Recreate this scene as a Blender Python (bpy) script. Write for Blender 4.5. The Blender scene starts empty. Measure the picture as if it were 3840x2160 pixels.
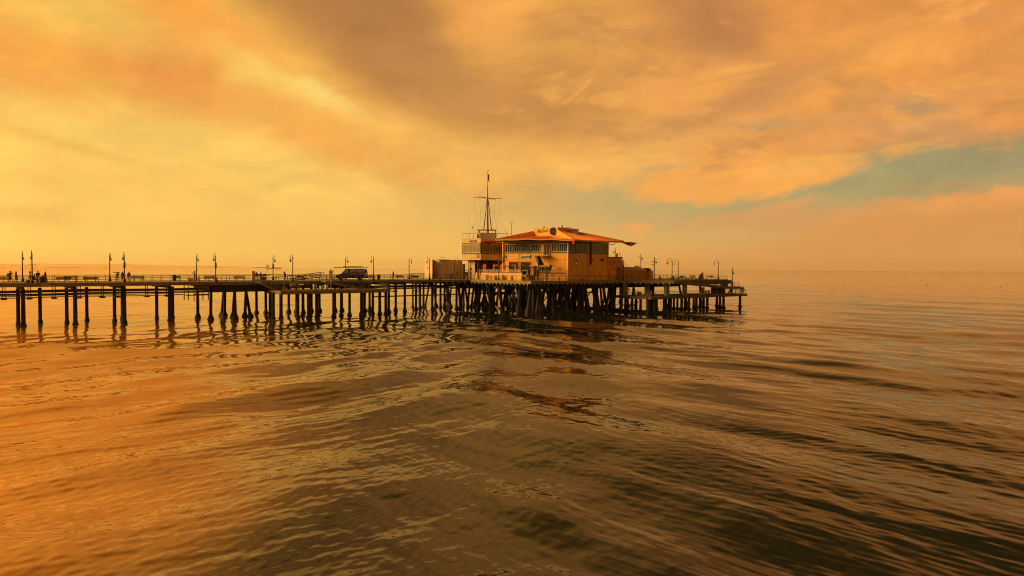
import bpy, bmesh, math, random
import numpy as np
from mathutils import Vector, Matrix
random.seed(7)
R = math.radians
scene = bpy.context.scene
COL = scene.collection

# ------------------------------------------------------------------ camera
F = 2561.0                       # focal length in pixels of a 3840 px wide frame
CAMH = 9.0
cam_d = bpy.data.cameras.new('camera')
cam_d.sensor_width = 36.0
cam_d.lens = 36.0 * F / 3840.0
cam_d.clip_start = 0.3
cam_d.clip_end = 60000
cam = bpy.data.objects.new('camera', cam_d)
COL.objects.link(cam)
PITCH, ROLL = math.atan(73 / F), 0.0042
cam_M = (Matrix.Translation((0, 0, CAMH)) @ Matrix.Rotation(math.pi / 2 - PITCH, 4, 'X')
         @ Matrix.Rotation(ROLL, 4, 'Z'))
cam.matrix_world = cam_M
scene.camera = cam
CAM_I = cam_M.inverted()

def proj(p):
    q = CAM_I @ Vector(p)
    return 1920 + F * q.x / -q.z, 1080 - F * q.y / -q.z

# ------------------------------------------------------------------ pier coordinates: u along, v across (away), z up
TH = R(39.0)
DX, DY = math.cos(TH), math.sin(TH)
OX, OY = -72.4, 100.8
DECK = 6.5
def W(u, v, z=0.0):
    return Vector((OX + u * DX - v * DY, OY + u * DY + v * DX, z))
def UofPX(px, v, z=DECK):
    lo, hi = -60.0, 220.0
    for _ in range(50):
        m = (lo + hi) / 2
        if proj(W(m, v, z))[0] < px: lo = m
        else: hi = m
    return (lo + hi) / 2
def VofPX(px, u, z=DECK):                 # v grows towards the left of the picture
    lo, hi = -60.0, 60.0
    for _ in range(50):
        m = (lo + hi) / 2
        if proj(W(u, m, z))[0] > px: lo = m
        else: hi = m
    return (lo + hi) / 2
def ZofPY(py, u, v):
    lo, hi = -20.0, 80.0
    for _ in range(50):
        m = (lo + hi) / 2
        if proj(W(u, v, m))[1] > py: lo = m
        else: hi = m
    return (lo + hi) / 2

# ------------------------------------------------------------------ colours and materials
def lin(c):
    out = []
    for v in c:
        v /= 255.0
        out.append(v / 12.92 if v <= 0.04045 else ((v + 0.055) / 1.055) ** 2.4)
    return (out[0], out[1], out[2], 1.0)

def nd(nt, t, **kw):
    n = nt.nodes.new(t)
    for k, v in kw.items():
        setattr(n, k, v)
    return n

MATS = {}
def mat(name, col, rough=0.7, var=0.25, scale=3.0, metal=0.0, bump=0.0, col2=None, stretch=(1, 1, 1), planks=None, spec=0.5, emit=None, trans=0.0):
    """painted, wooden or metal surface: base colour broken up by two noises, optional plank lines"""
    if name in MATS: return MATS[name]
    m = bpy.data.materials.new(name); m.use_nodes = True
    nt = m.node_tree; L = nt.links.new
    b = nt.nodes['Principled BSDF']
    b.inputs['Roughness'].default_value = rough
    b.inputs['Metallic'].default_value = metal
    b.inputs['Specular IOR Level'].default_value = spec
    if trans: b.inputs['Transmission Weight'].default_value = trans
    tc = nd(nt, 'ShaderNodeTexCoord')
    mp = nd(nt, 'ShaderNodeMapping'); mp.inputs['Scale'].default_value = stretch
    L(tc.outputs['Object'], mp.inputs['Vector'])
    n1 = nd(nt, 'ShaderNodeTexNoise'); n1.inputs['Scale'].default_value = scale; n1.inputs['Detail'].default_value = 6
    n1.inputs['Roughness'].default_value = 0.65
    L(mp.outputs['Vector'], n1.inputs['Vector'])
    ramp = nd(nt, 'ShaderNodeMapRange'); ramp.inputs['From Min'].default_value = 0.3; ramp.inputs['From Max'].default_value = 0.7
    L(n1.outputs['Fac'], ramp.inputs['Value'])
    mx = nd(nt, 'ShaderNodeMix', data_type='RGBA')
    c = list(col) + [1.0] if len(col) == 3 else list(col)
    d = [x * (1 - var) for x in c[:3]] + [1.0]
    e = [min(1, x * (1 + var)) for x in c[:3]] + [1.0] if col2 is None else list(col2)[:3] + [1.0]
    mx.inputs[6].default_value = d; mx.inputs[7].default_value = e
    L(ramp.outputs['Result'], mx.inputs[0])
    out = mx.outputs[2]
    if planks:
        axis, pitch = planks
        sx = nd(nt, 'ShaderNodeSeparateXYZ'); L(tc.outputs['Object'], sx.inputs[0])
        mu = nd(nt, 'ShaderNodeMath', operation='MULTIPLY'); mu.inputs[1].default_value = 1.0 / pitch
        L(sx.outputs['XYZ'.index(axis)], mu.inputs[0])
        fr = nd(nt, 'ShaderNodeMath', operation='FRACT'); L(mu.outputs[0], fr.inputs[0])
        gt = nd(nt, 'ShaderNodeMath', operation='GREATER_THAN'); gt.inputs[1].default_value = 0.9
        L(fr.outputs[0], gt.inputs[0])
        fl = nd(nt, 'ShaderNodeMath', operation='FLOOR'); L(mu.outputs[0], fl.inputs[0])
        wn = nd(nt, 'ShaderNodeTexWhiteNoise', noise_dimensions='1D'); L(fl.outputs[0], wn.inputs['W'])
        mr = nd(nt, 'ShaderNodeMapRange'); mr.inputs['To Min'].default_value = 0.7; mr.inputs['To Max'].default_value = 1.15
        L(wn.outputs['Value'], mr.inputs['Value'])
        m2 = nd(nt, 'ShaderNodeMix', data_type='RGBA', blend_type='MULTIPLY'); m2.inputs[0].default_value = 1.0
        L(out, m2.inputs[6]); L(mr.outputs['Result'], m2.inputs[7])
        m3 = nd(nt, 'ShaderNodeMix', data_type='RGBA'); L(gt.outputs[0], m3.inputs[0])
        L(m2.outputs[2], m3.inputs[6]); m3.inputs[7].default_value = [x * 0.3 for x in c[:3]] + [1]
        out = m3.outputs[2]
    L(out, b.inputs['Base Color'])
    if bump:
        bp = nd(nt, 'ShaderNodeBump'); bp.inputs['Strength'].default_value = bump; bp.inputs['Distance'].default_value = 0.03
        L(n1.outputs['Fac'], bp.inputs['Height']); L(bp.outputs['Normal'], b.inputs['Normal'])
    if emit:
        b.inputs['Emission Color'].default_value = list(emit[:3]) + [1]; b.inputs['Emission Strength'].default_value = emit[3]
    MATS[name] = m
    return m

# ------------------------------------------------------------------ world: clouded golden sky
world = bpy.data.worlds.new('World'); scene.world = world; world.use_nodes = True
SUN_AZ, SUN_EL = R(-97), R(20)
def build_world():
    nt = world.node_tree; L = nt.links.new
    for n in list(nt.nodes): nt.nodes.remove(n)
    def math_(op, a, b=None, c=None):
        n = nd(nt, 'ShaderNodeMath', operation=op)
        for i, x in enumerate((a, b, c)):
            if x is None: continue
            if isinstance(x, (int, float)): n.inputs[i].default_value = x
            else: L(x, n.inputs[i])
        return n.outputs[0]
    def gate(v, a, b):
        r = nd(nt, 'ShaderNodeMapRange', interpolation_type='SMOOTHSTEP'); L(v, r.inputs['Value']); r.inputs['From Min'].default_value = a; r.inputs['From Max'].default_value = b
        return r.outputs[0]
    tc = nd(nt, 'ShaderNodeTexCoord')
    sx = nd(nt, 'ShaderNodeSeparateXYZ'); L(tc.outputs['Generated'], sx.inputs[0])
    x, y, z = sx.outputs
    az = math_('ARCTAN2', x, y)
    hyp = math_('SQRT', math_('ADD', math_('MULTIPLY', x, x), math_('MULTIPLY', y, y)))
    el = math_('ARCTAN2', z, hyp)
    cv = nd(nt, 'ShaderNodeCombineXYZ'); L(az, cv.inputs[0]); L(el, cv.inputs[1])
    P = cv.outputs[0]
    def noise(vec, scale, detail, rough=0.55, sc=(1, 1, 1), loc=(0, 0, 0), dist=0.0):
        mp = nd(nt, 'ShaderNodeMapping'); mp.inputs['Scale'].default_value = sc; mp.inputs['Location'].default_value = loc
        L(vec, mp.inputs['Vector'])
        n = nd(nt, 'ShaderNodeTexNoise'); n.inputs['Scale'].default_value = scale; n.inputs['Detail'].default_value = detail
        n.inputs['Roughness'].default_value = rough; n.inputs['Distortion'].default_value = dist
        L(mp.outputs['Vector'], n.inputs['Vector'])
        return n
    def warp(vec, n, amp):
        s = nd(nt, 'ShaderNodeVectorMath', operation='SUBTRACT'); L(n.outputs['Color'], s.inputs[0]); s.inputs[1].default_value = (.5, .5, .5)
        m = nd(nt, 'ShaderNodeVectorMath', operation='MULTIPLY'); L(s.outputs[0], m.inputs[0]); m.inputs[1].default_value = amp
        a = nd(nt, 'ShaderNodeVectorMath', operation='ADD'); L(vec, a.inputs[0]); L(m.outputs[0], a.inputs[1])
        return a.outputs[0]
    # noise is sampled on the direction itself so it has no seam
    Pw1 = warp(P, noise(tc.outputs['Generated'], 3.2, 3, 0.5, (1, 1, 2.2)), (.06, .026, 0))
    Pw = warp(Pw1, noise(tc.outputs['Generated'], 13, 5, 0.62, (1, 1, 2.4), (3, 1, 2)), (.055, .030, 0))
    Pw3 = warp(Pw, noise(tc.outputs['Generated'], 42, 4, 0.62, (1, 1, 1.7), (1, 5, 2)), (.024, .016, 0))

    # base: elevation ramp for the sunward (left) and the far (right) side
    def ramp(stops, fac):
        r = nd(nt, 'ShaderNodeValToRGB')
        e = r.color_ramp.elements
        while len(e) > 1: e.remove(e[-1])
        e[0].position = stops[0][0]; e[0].color = lin(stops[0][1])
        for p, c in stops[1:]:
            k = e.new(p); k.color = lin(c)
        L(fac, r.inputs[0])
        return r.outputs[0]
    sp = nd(nt, 'ShaderNodeSeparateXYZ'); L(Pw1, sp.inputs[0])
    elw = math_('MULTIPLY', math_('MAXIMUM', sp.outputs[1], 0.0), 1 / 1.57)
    k = lambda y: math.atan((1007 - y) / F) / 1.57
    left = ramp(SKY_LEFT and [(k(y), c) if y is not None else (p, c) for (y, p, c) in SKY_LEFT], elw)
    right = ramp([(k(y), c) if y is not None else (p, c) for (y, p, c) in SKY_RIGHT], elw)
    mr = nd(nt, 'ShaderNodeMapRange', interpolation_type='SMOOTHSTEP')
    L(math_('COSINE', math_('ADD', sp.outputs[0], R(55))), mr.inputs['Value'])      # 1 towards az -55, falling round the sky
    mr.inputs['From Min'].default_value = 0.16; mr.inputs['From Max'].default_value = 0.94
    mx = nd(nt, 'ShaderNodeMix', data_type='RGBA'); L(mr.outputs[0], mx.inputs[0]); L(right, mx.inputs[6]); L(left, mx.inputs[7])
    col = mx.outputs[2]
    # behind the viewer the sky is a dull brown
    mb = nd(nt, 'ShaderNodeMapRange', interpolation_type='SMOOTHSTEP'); L(y, mb.inputs['Value'])
    mb.inputs['From Min'].default_value = 0.35; mb.inputs['From Max'].default_value = -0.5
    mb.inputs['To Max'].default_value = 0.8
    mx = nd(nt, 'ShaderNodeMix', data_type='RGBA'); L(mb.outputs[0], mx.inputs[0]); L(col, mx.inputs[6]); mx.inputs[7].default_value = lin(SKY_BACK)
    col = mx.outputs[2]
    for (px, py, rx, ry, rot, c, s, soft, wp) in BLOBS:
        a = math.atan((px - 1920) / F); e = math.atan((1007 + 0.0042 * (px - 1920) - py) / F * math.cos(a))
        mp = nd(nt, 'ShaderNodeMapping', vector_type='TEXTURE')
        mp.inputs['Location'].default_value = (a, e, 0)
        mp.inputs['Rotation'].default_value = (0, 0, R(rot))
        mp.inputs['Scale'].default_value = (rx / F * math.cos(a) ** 1.0, ry / F * math.cos(a), 1)
        L((P, Pw1, Pw, Pw3)[wp], mp.inputs['Vector'])
        ln = nd(nt, 'ShaderNodeVectorMath', operation='LENGTH'); L(mp.outputs[0], ln.inputs[0])
        mr = nd(nt, 'ShaderNodeMapRange', interpolation_type='SMOOTHSTEP'); L(ln.outputs['Value'], mr.inputs['Value'])
        mr.inputs['From Min'].default_value = 1 + soft; mr.inputs['From Max'].default_value = max(0.0, 1 - soft)
        mr.inputs['To Min'].default_value = 0.0; mr.inputs['To Max'].default_value = s
        mx = nd(nt, 'ShaderNodeMix', data_type='RGBA'); L(mr.outputs[0], mx.inputs[0]); L(col, mx.inputs[6]); mx.inputs[7].default_value = lin(c)
        col = mx.outputs[2]
    # puffy light and shade within the cloud deck on the right
    npf = noise(tc.outputs['Generated'], 6.5, 7, 0.6, (1, 1, 2.7), (2, 9, 4), 0.5)
    rg = math_('MULTIPLY', gate(az, -.12, .12), math_('MULTIPLY', gate(el, .10, .16), gate(el, .55, .38)))
    for lo_, hi_, c, st in ((.52, .64, (254, 178, 84), .55), (.46, .34, (196, 136, 78), .5)):
        g = math_('MULTIPLY', gate(npf.outputs['Fac'], lo_, hi_), math_('MULTIPLY', rg, st))
        mx = nd(nt, 'ShaderNodeMix', data_type='RGBA'); L(g, mx.inputs[0]); L(col, mx.inputs[6]); mx.inputs[7].default_value = lin(c); col = mx.outputs[2]
    # fine cloud texture
    nf = noise(tc.outputs['Generated'], 10, 8, 0.64, (1, 1, 2.4), (7, 2, 1), 0.4)
    mr = nd(nt, 'ShaderNodeMapRange'); L(nf.outputs['Fac'], mr.inputs['Value'])
    mr.inputs['From Min'].default_value = .25; mr.inputs['From Max'].default_value = .75
    mr.inputs['To Min'].default_value = 0.85; mr.inputs['To Max'].default_value = 1.14
    fade = nd(nt, 'ShaderNodeMapRange'); L(el, fade.inputs['Value']); fade.inputs['From Min'].default_value = 0.02; fade.inputs['From Max'].default_value = 0.12
    tex = nd(nt, 'ShaderNodeMix', data_type='FLOAT'); L(fade.outputs[0], tex.inputs[0]); tex.inputs[2].default_value = 1.0; L(mr.outputs[0], tex.inputs[3])
    vm = nd(nt, 'ShaderNodeVectorMath', operation='SCALE'); L(col, vm.inputs[0]); L(tex.outputs[0], vm.inputs['Scale'])
    bg = nd(nt, 'ShaderNodeBackground'); L(vm.outputs[0], bg.inputs['Color']); bg.inputs['Strength'].default_value = 1.0
    sky = nd(nt, 'ShaderNodeTexSky', sky_type='NISHITA', sun_disc=False, sun_elevation=SUN_EL, sun_rotation=SUN_AZ)
    bs = nd(nt, 'ShaderNodeBackground'); L(sky.outputs[0], bs.inputs['Color']); bs.inputs['Strength'].default_value = 0.06
    ms = nd(nt, 'ShaderNodeMixShader'); ms.inputs[0].default_value = 0.03
    L(bg.outputs[0], ms.inputs[1]); L(bs.outputs[0], ms.inputs[2])
    o = nd(nt, 'ShaderNodeOutputWorld'); L(ms.outputs[0], o.inputs['Surface'])

# (pixel row or None, ramp position, sRGB)
SKY_LEFT = [(1010, 0, (253, 190, 90)), (940, 0, (255, 204, 97)), (800, 0, (255, 200, 98)), (600, 0, (254, 198, 96)), (300, 0, (253, 184, 80)),
            (0, 0, (252, 188, 84)), (None, .30, (255, 190, 86)), (None, .42, (170, 116, 48)), (None, .55, (104, 76, 38)), (None, 1, (80, 62, 36))]
SKY_RIGHT = [(1010, 0, (222, 152, 82)), (900, 0, (224, 160, 90)), (760, 0, (222, 164, 94)), (560, 0, (230, 160, 86)), (420, 0, (238, 158, 80)), (200, 0, (236, 154, 74)),
             (0, 0, (230, 148, 70)), (None, .30, (136, 94, 52)), (None, .40, (72, 55, 34)), (None, 1, (52, 44, 32))]
SKY_BACK = (168, 118, 58)
# px, py, rx, ry, rotation(deg), colour, strength, softness, warp level (0 none .. 3 fine)
BLOBS = [
 # added sun glow, unseen beyond the left edge, brightening the left water and facades
 (-3650, 300, 1950, 1300, 0, (400, 300, 118), .95, .9, 1),
 # right hand clear patches
 (2500, 760, 760, 130, 1, (206, 172, 106), .8, .7, 2),
 (3560, 620, 640, 130, 9, (160, 151, 106), .92, .5, 3),
 (3230, 725, 520, 75, 0, (172, 156, 104), .92, .6, 3),
 (2830, 780, 620, 50, -2, (190, 164, 104), .85, .7, 3),
 (2480, 600, 170, 60, 15, (192, 160, 104), .8, .7, 3),
 (2200, 680, 240, 50, 6, (206, 170, 104), .7, .7, 3),
 (2720, 500, 210, 26, 5, (176, 150, 104), .8, .7, 3),
 (3390, 385, 130, 34, -15, (180, 142, 98), .8, .7, 3),
 (3700, 85, 80, 40, -10, (170, 126, 90), .85, .7, 3),
 # cloud puffs over the clear patches
 (2770, 680, 400, 70, 4, (250, 170, 80), 1.0, .22, 3),
 (2990, 640, 150, 40, 8, (252, 178, 86), .9, .4, 3),
 (2560, 715, 150, 30, 8, (244, 170, 84), .8, .5, 3),
 (2860, 560, 330, 60, 6, (248, 168, 80), .95, .35, 3),
 (3120, 530, 260, 60, -2, (236, 158, 84), .85, .45, 3),
 (2620, 540, 200, 60, 10, (250, 172, 84), .8, .5, 3),
 (2180, 600, 300, 80, 4, (252, 182, 88), .9, .6, 3),
 (2300, 660, 120, 30, 12, (248, 180, 90), .8, .5, 3),
 (3600, 800, 460, 72, 5, (232, 156, 86), .95, .35, 3),
 (3760, 752, 240, 40, 3, (240, 162, 86), .9, .4, 3),
 (3560, 700, 170, 12, 2, (196, 150, 98), .6, .7, 3),
 (3000, 820, 420, 34, 0, (222, 158, 92), .8, .55, 3),
 (2980, 772, 120, 24, 6, (226, 158, 94), .7, .6, 3),
 (3640, 860, 560, 80, 3, (220, 150, 80), .85, .6, 2),
 (2390, 850, 46, 20, 8, (244, 168, 92), .9, .45, 3),
 (3760, 440, 220, 70, 10, (242, 158, 78), .9, .5, 3),
 (3500, 500, 260, 40, -10, (204, 146, 92), .7, .7, 3),
 # upper right soft clouds
 (2700, 150, 300, 120, -30, (196, 130, 76), .85, .9, 1),
 (2620, 60, 180, 90, 0, (192, 128, 74), .6, .9, 2),
 (2950, 330, 560, 46, 16, (206, 142, 82), .8, .8, 2),
 (3450, 300, 560, 46, 20, (212, 146, 84), .6, .8, 2),
 (3230, 270, 250, 80, 20, (250, 168, 74), .8, .8, 2),
 (3100, 110, 190, 70, 10, (248, 164, 74), .7, .8, 2),
 (3300, 30, 300, 60, 5, (216, 142, 72), .6, .9, 2),
 (2450, 330, 330, 60, 6, (240, 164, 80), .8, .8, 2),
 (3560, 230, 230, 60, 25, (246, 158, 72), .6, .8, 2),
 (3600, 120, 300, 120, 20, (242, 158, 72), .5, .9, 2),
 # great brown cloud
 (1500, 120, 720, 190, -24, (204, 140, 66), .95, .55, 1),
 (1330, 30, 420, 160, -10, (192, 132, 68), .75, .8, 1),
 (1480, 150, 300, 190, -35, (180, 122, 68), .9, .9, 1),
 (1850, 345, 420, 130, -12, (202, 140, 74), .95, .65, 1),
 (2080, 290, 180, 60, -5, (200, 138, 74), .7, .8, 2),
 (1850, 110, 190, 110, -30, (248, 172, 80), .95, .8, 2),
 (1760, 90, 70, 60, 0, (242, 162, 78), .7, .8, 3),
 (2180, 180, 260, 160, 20, (214, 148, 76), .6, .9, 1),
 # left hand golds and oranges
 (0, 300, 230, 120, -10, (243, 146, 58), .95, .8, 2),
 (330, 240, 440, 110, 4, (252, 172, 70), .85, .8, 2),
 (630, 280, 230, 130, -20, (238, 154, 70), .95, .8, 2),
 (720, 60, 300, 90, -34, (252, 166, 68), .9, .8, 2),
 (1090, 335, 250, 50, -26, (255, 208, 102), .85, .85, 3),
 (1210, 365, 110, 40, -28, (252, 216, 116), .6, .8, 3),
 (880, 285, 70, 35, -10, (255, 208, 102), .7, .9, 3),
 (1200, 510, 320, 80, -20, (246, 170, 76), .9, .8, 2),
 (1600, 620, 360, 80, -14, (248, 178, 84), .75, .8, 2),
 (180, 450, 280, 70, -20, (255, 208, 102), .8, .9, 2),
 (250, 540, 190, 26, -14, (240, 184, 84), .6, .8, 3),
 (860, 590, 440, 80, -16, (255, 208, 102), .7, .9, 2),
 (330, 85, 260, 70, -10, (250, 200, 92), .7, .9, 2),
 (100, 810, 160, 40, -5, (242, 184, 88), .6, .8, 3),
 (1500, 900, 700, 60, 0, (250, 186, 92), .5, .9, 1),
]
build_world()

sun_d = bpy.data.lights.new('sun', 'SUN'); sun_d.energy = 5.0; sun_d.angle = R(28); sun_d.color = (1.0, 0.62, 0.22)
sun = bpy.data.objects.new('sun', sun_d); COL.objects.link(sun)
sv = Vector((math.sin(SUN_AZ) * math.cos(SUN_EL), math.cos(SUN_AZ) * math.cos(SUN_EL), math.sin(SUN_EL)))
sun.rotation_euler = sv.to_track_quat('Z', 'Y').to_euler()
sun.location = (-60, 40, 60)

scene.view_settings.view_transform = 'Standard'
scene.view_settings.look = 'None'
scene.view_settings.exposure = 0
scene.view_settings.gamma = 1
scene.render.engine = 'CYCLES'
scene.cycles.use_denoising = True
scene.cycles.max_bounces = 5
scene.cycles.pixel_filter_type = 'BLACKMAN_HARRIS'
scene.cycles.filter_width = 1.1
scene.cycles.adaptive_threshold = .03
scene.cycles.caustics_reflective = False
scene.cycles.caustics_refractive = False

# ------------------------------------------------------------------ water
def wave_height(X, Y, cell):
    """height field in metres; cell = local mesh spacing, waves shorter than it can carry are faded out"""
    rng = np.random.RandomState(11)
    H = np.zeros_like(X); 
    base = math.atan2(-DY, -DX)          # swell runs in towards the shore along the pier
    # long swell with bunched crests; its phase is bent by slow noise so crests are not straight
    bend = 4.0 * np.sin(X * .021 + Y * .013 + 1.0) + 3.0 * np.sin(-X * .017 + Y * .031 + 2.2) + 1.6 * np.sin(X * .06 + Y * .045)
    sd = X * DX + Y * DY
    q = 2 * math.pi / 17.2 * (sd - 28.6 + .30 * bend)
    env = (.35 + .65 * np.exp(-((X - 8) / 26.0) ** 2)) * (.35 + .65 * np.clip((sd - 14) / 18, 0, 1))
    H += .50 * env * (((1 + np.cos(q)) / 2) ** 1.5 - .42)
    for lam, amp, dth, ph, sharp in ((38, .22, -.10, 0.6, 2.0), (23, .10, .22, 2.4, 1.7), (10.3, .05, .55, 1.1, 1.3), (8.2, .04, -.75, 3.1, 1.3)):
        th = base + dth; k = 2 * math.pi / lam
        q = k * (X * math.cos(th) + Y * math.sin(th) + bend) + ph
        env = 0.65 + 0.35 * np.sin(X * .019 * (1 + dth) - Y * .024 + ph * 3)
        sw = ((1 + np.sin(q)) / 2) ** sharp
        H += amp * env * 2 * (sw - .42)
    # two wind-wave systems: crests along the pier on the left, across it on the right
    wl = 1 / (1 + np.exp((X + 2 + .05 * (Y - 60)) / 7.0))
    for sysm in (0, 1):
        cen = R(140) if sysm == 0 else R(43)
        W_ = wl if sysm == 0 else (1 - .72 * wl)
        for lam, amp, sh in ((13.5, .34 if sysm == 0 else .08, 1.4), (9.0, .20 if sysm == 0 else .07, 1.3), (6.2, .11 if sysm == 0 else .06, 1.2)):
            th = cen + rng.normal(0, .14); k = 2 * math.pi / lam
            q = k * (X * math.cos(th) + Y * math.sin(th)) + 1.3 * np.sin(X * .10 - Y * .06 + lam) + .6 * np.sin(X * .23 + Y * .19) + rng.uniform(0, 6)
            en = np.clip(.30 + .9 * np.sin(X * .085 + Y * .035 + lam) * np.sin(-X * .05 + Y * .10 + 2 * lam), .08, 1.0)
            near = np.clip((105 - Y) / 45, .25, 1) if sysm == 0 else 1.0
            H += amp * W_ * near * en * 2 * (((1 + np.sin(q)) / 2) ** sh - .42)
        for i in range(40):
            lam = 6.0 * (0.05 ** (i / 39.0)) * rng.uniform(.85, 1.15)
            th = cen + rng.normal(0, .30)
            k = 2 * math.pi / lam
            amp = (.0040 if lam > 1.5 else .0050) * lam * rng.uniform(.5, 1.3)
            w = np.clip((lam / cell - 2.2) / 3.0, 0, 1)
            pz = np.sin(X * rng.uniform(.03, .16) + Y * rng.uniform(-.16, .16) + rng.uniform(0, 6)) * np.sin(X * rng.uniform(-.13, .13) + Y * rng.uniform(.03, .13) + rng.uniform(0, 6))
            patch = np.clip(.38 + 1.1 * pz, .10, 1.3)
            patch = patch * (1 + .9 * np.exp(-((X - 6) / 24.0) ** 2 - ((Y - 105) / 28.0) ** 2) - .6 * np.exp(-((X - 3) / 13.0) ** 2 - ((Y - 62) / 26.0) ** 2))
            wob = 0.8 * np.sin(X * .35 / lam + Y * .5 / lam + i)
            H += w * W_ * amp * patch * np.sin(k * (X * math.cos(th) + Y * math.sin(th)) + rng.uniform(0, 6.28) + wob)
    return H

PILE_POS = []
def make_water():
    # polar sheet centred on the origin: depression steps give even detail from the shore side to the horizon
    dep = np.concatenate([np.linspace(1.2, .50, 14, endpoint=False), np.linspace(.50, .004, 760, endpoint=False), np.geomspace(.004, .00062, 26)])
    rad = CAMH / np.tan(dep)
    az = np.concatenate([np.linspace(-180, -54, 30, endpoint=False), np.linspace(-54, -44, 40, endpoint=False), np.linspace(-44, 44, 900, endpoint=False), np.linspace(44, 54, 40, endpoint=False), np.linspace(54, 180, 30, endpoint=False)])
    az = np.radians(az)
    A, Rr = np.meshgrid(az, rad)
    X = Rr * np.sin(A); Y = Rr * np.cos(A)
    cell = np.gradient(rad)[:, None] * .75 + np.zeros_like(X)
    daz = np.gradient(az)[None, :]
    cell = np.maximum(cell, Rr * daz * .8)
    Z = wave_height(X, Y, cell)
    fade = np.clip((3000 - Rr) / 2000, 0, 1)
    Z *= fade
    nr, na = X.shape
    co = np.stack([X, Y, Z], -1).reshape(-1, 3)
    i = np.arange(nr - 1)[:, None]; j = np.arange(na)[None, :]; j2 = (j + 1) % na
    quads = np.stack([i * na + j2, (i + 1) * na + j2, (i + 1) * na + j, i * na + j], -1).reshape(-1, 4)
    me = bpy.data.meshes.new('water')
    cap = nr * na
    co = np.vstack([co, [[0, 0, 0]]])
    tris = np.stack([np.full(na, cap), (np.arange(na) + 1) % na, np.arange(na)], -1)
    me.vertices.add(len(co)); me.vertices.foreach_set('co', co.ravel())
    loops = np.concatenate([quads.ravel(), tris.ravel()])
    me.loops.add(len(loops)); me.loops.foreach_set('vertex_index', loops.astype(np.int32))
    starts = np.concatenate([np.arange(len(quads)) * 4, len(quads) * 4 + np.arange(na) * 3])
    me.polygons.add(len(starts)); me.polygons.foreach_set('loop_start', starts.astype(np.int32))
    me.update(calc_edges=True); me.validate()
    me.polygons.foreach_set('use_smooth', np.ones(len(me.polygons), dtype=bool))
    fx, fy = X - 2.0, Y - 83.0
    al = fx * .63 - fy * .777; ac = fx * .777 + fy * .63 + 1.2 * np.sin(al * .35) + .5 * np.sin(al * 1.1)
    foam = np.exp(-(al / 13.0) ** 2) * np.exp(-(ac / 3.4) ** 2)
    for px_, py_ in PILE_POS:
        w_ = (np.abs(X - px_) < 2.2) & (np.abs(Y - py_) < 2.2)
        if w_.any():
            r_ = np.hypot(X[w_] - px_, Y[w_] - py_); foam[w_] = np.maximum(foam[w_], .85 * np.exp(-((r_ - .42) / .42) ** 2))
    at_ = me.attributes.new('foam', 'FLOAT', 'POINT'); at_.data.foreach_set('value', np.append(foam.ravel(), 0).astype(np.float32))
    ob = bpy.data.objects.new('water', me); COL.objects.link(ob)
    ob['kind'] = 'structure'; ob['label'] = 'dark rippled sea water reflecting the golden sky'; ob['category'] = 'sea'
    m = bpy.data.materials.new('sea_water'); m.use_nodes = True
    nt = m.node_tree; L = nt.links.new; b = nt.nodes['Principled BSDF']
    tc = nd(nt, 'ShaderNodeTexCoord')
    def noise(scale, det, st, rot, rough=.6):
        mp = nd(nt, 'ShaderNodeMapping'); mp.inputs['Rotation'].default_value = (0, 0, rot); mp.inputs['Scale'].default_value = st
        L(tc.outputs['Object'], mp.inputs['Vector'])
        n = nd(nt, 'ShaderNodeTexNoise'); n.inputs['Scale'].default_value = scale; n.inputs['Detail'].default_value = det; n.inputs['Roughness'].default_value = rough
        L(mp.outputs[0], n.inputs['Vector']); return n
    def math_(op, a, bb=None):
        n = nd(nt, 'ShaderNodeMath', operation=op)
        for i, x in enumerate((a, bb)):
            if x is None: continue
            if isinstance(x, (int, float)): n.inputs[i].default_value = x
            else: L(x, n.inputs[i])
        return n.outputs[0]
    # clear olive water to seaward; silty shore side (left) has golden light painted in as orange
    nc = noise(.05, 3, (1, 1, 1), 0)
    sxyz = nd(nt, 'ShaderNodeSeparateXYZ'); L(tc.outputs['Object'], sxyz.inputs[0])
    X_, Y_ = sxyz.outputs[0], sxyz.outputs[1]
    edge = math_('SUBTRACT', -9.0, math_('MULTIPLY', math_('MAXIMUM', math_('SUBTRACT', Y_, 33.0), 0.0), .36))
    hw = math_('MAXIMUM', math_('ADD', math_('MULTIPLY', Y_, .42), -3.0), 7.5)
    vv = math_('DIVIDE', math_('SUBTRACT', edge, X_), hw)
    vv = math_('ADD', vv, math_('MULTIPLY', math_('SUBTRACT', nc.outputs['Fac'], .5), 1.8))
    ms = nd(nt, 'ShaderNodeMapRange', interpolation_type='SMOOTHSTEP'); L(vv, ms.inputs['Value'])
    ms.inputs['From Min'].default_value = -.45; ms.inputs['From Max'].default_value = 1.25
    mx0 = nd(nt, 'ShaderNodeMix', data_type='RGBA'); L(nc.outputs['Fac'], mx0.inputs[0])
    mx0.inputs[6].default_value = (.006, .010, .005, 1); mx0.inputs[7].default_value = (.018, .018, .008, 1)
    mx = nd(nt, 'ShaderNodeMix', data_type='RGBA'); L(ms.outputs[0], mx.inputs[0]); L(mx0.outputs[2], mx.inputs[6]); mx.inputs[7].default_value = (.60, .25, .036, 1)  # bright orange base stands in for golden light on the left water
    # thin streaks of old foam
    nfo = noise(.16, 7, (1, 2.2, 1), R(20), .72)
    m1 = math_('MULTIPLY', nfo.outputs['Fac'], nc.outputs['Fac'])
    mr = nd(nt, 'ShaderNodeMapRange'); L(m1, mr.inputs['Value']); mr.inputs['From Min'].default_value = .395; mr.inputs['From Max'].default_value = .46; mr.inputs['To Max'].default_value = .4
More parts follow.
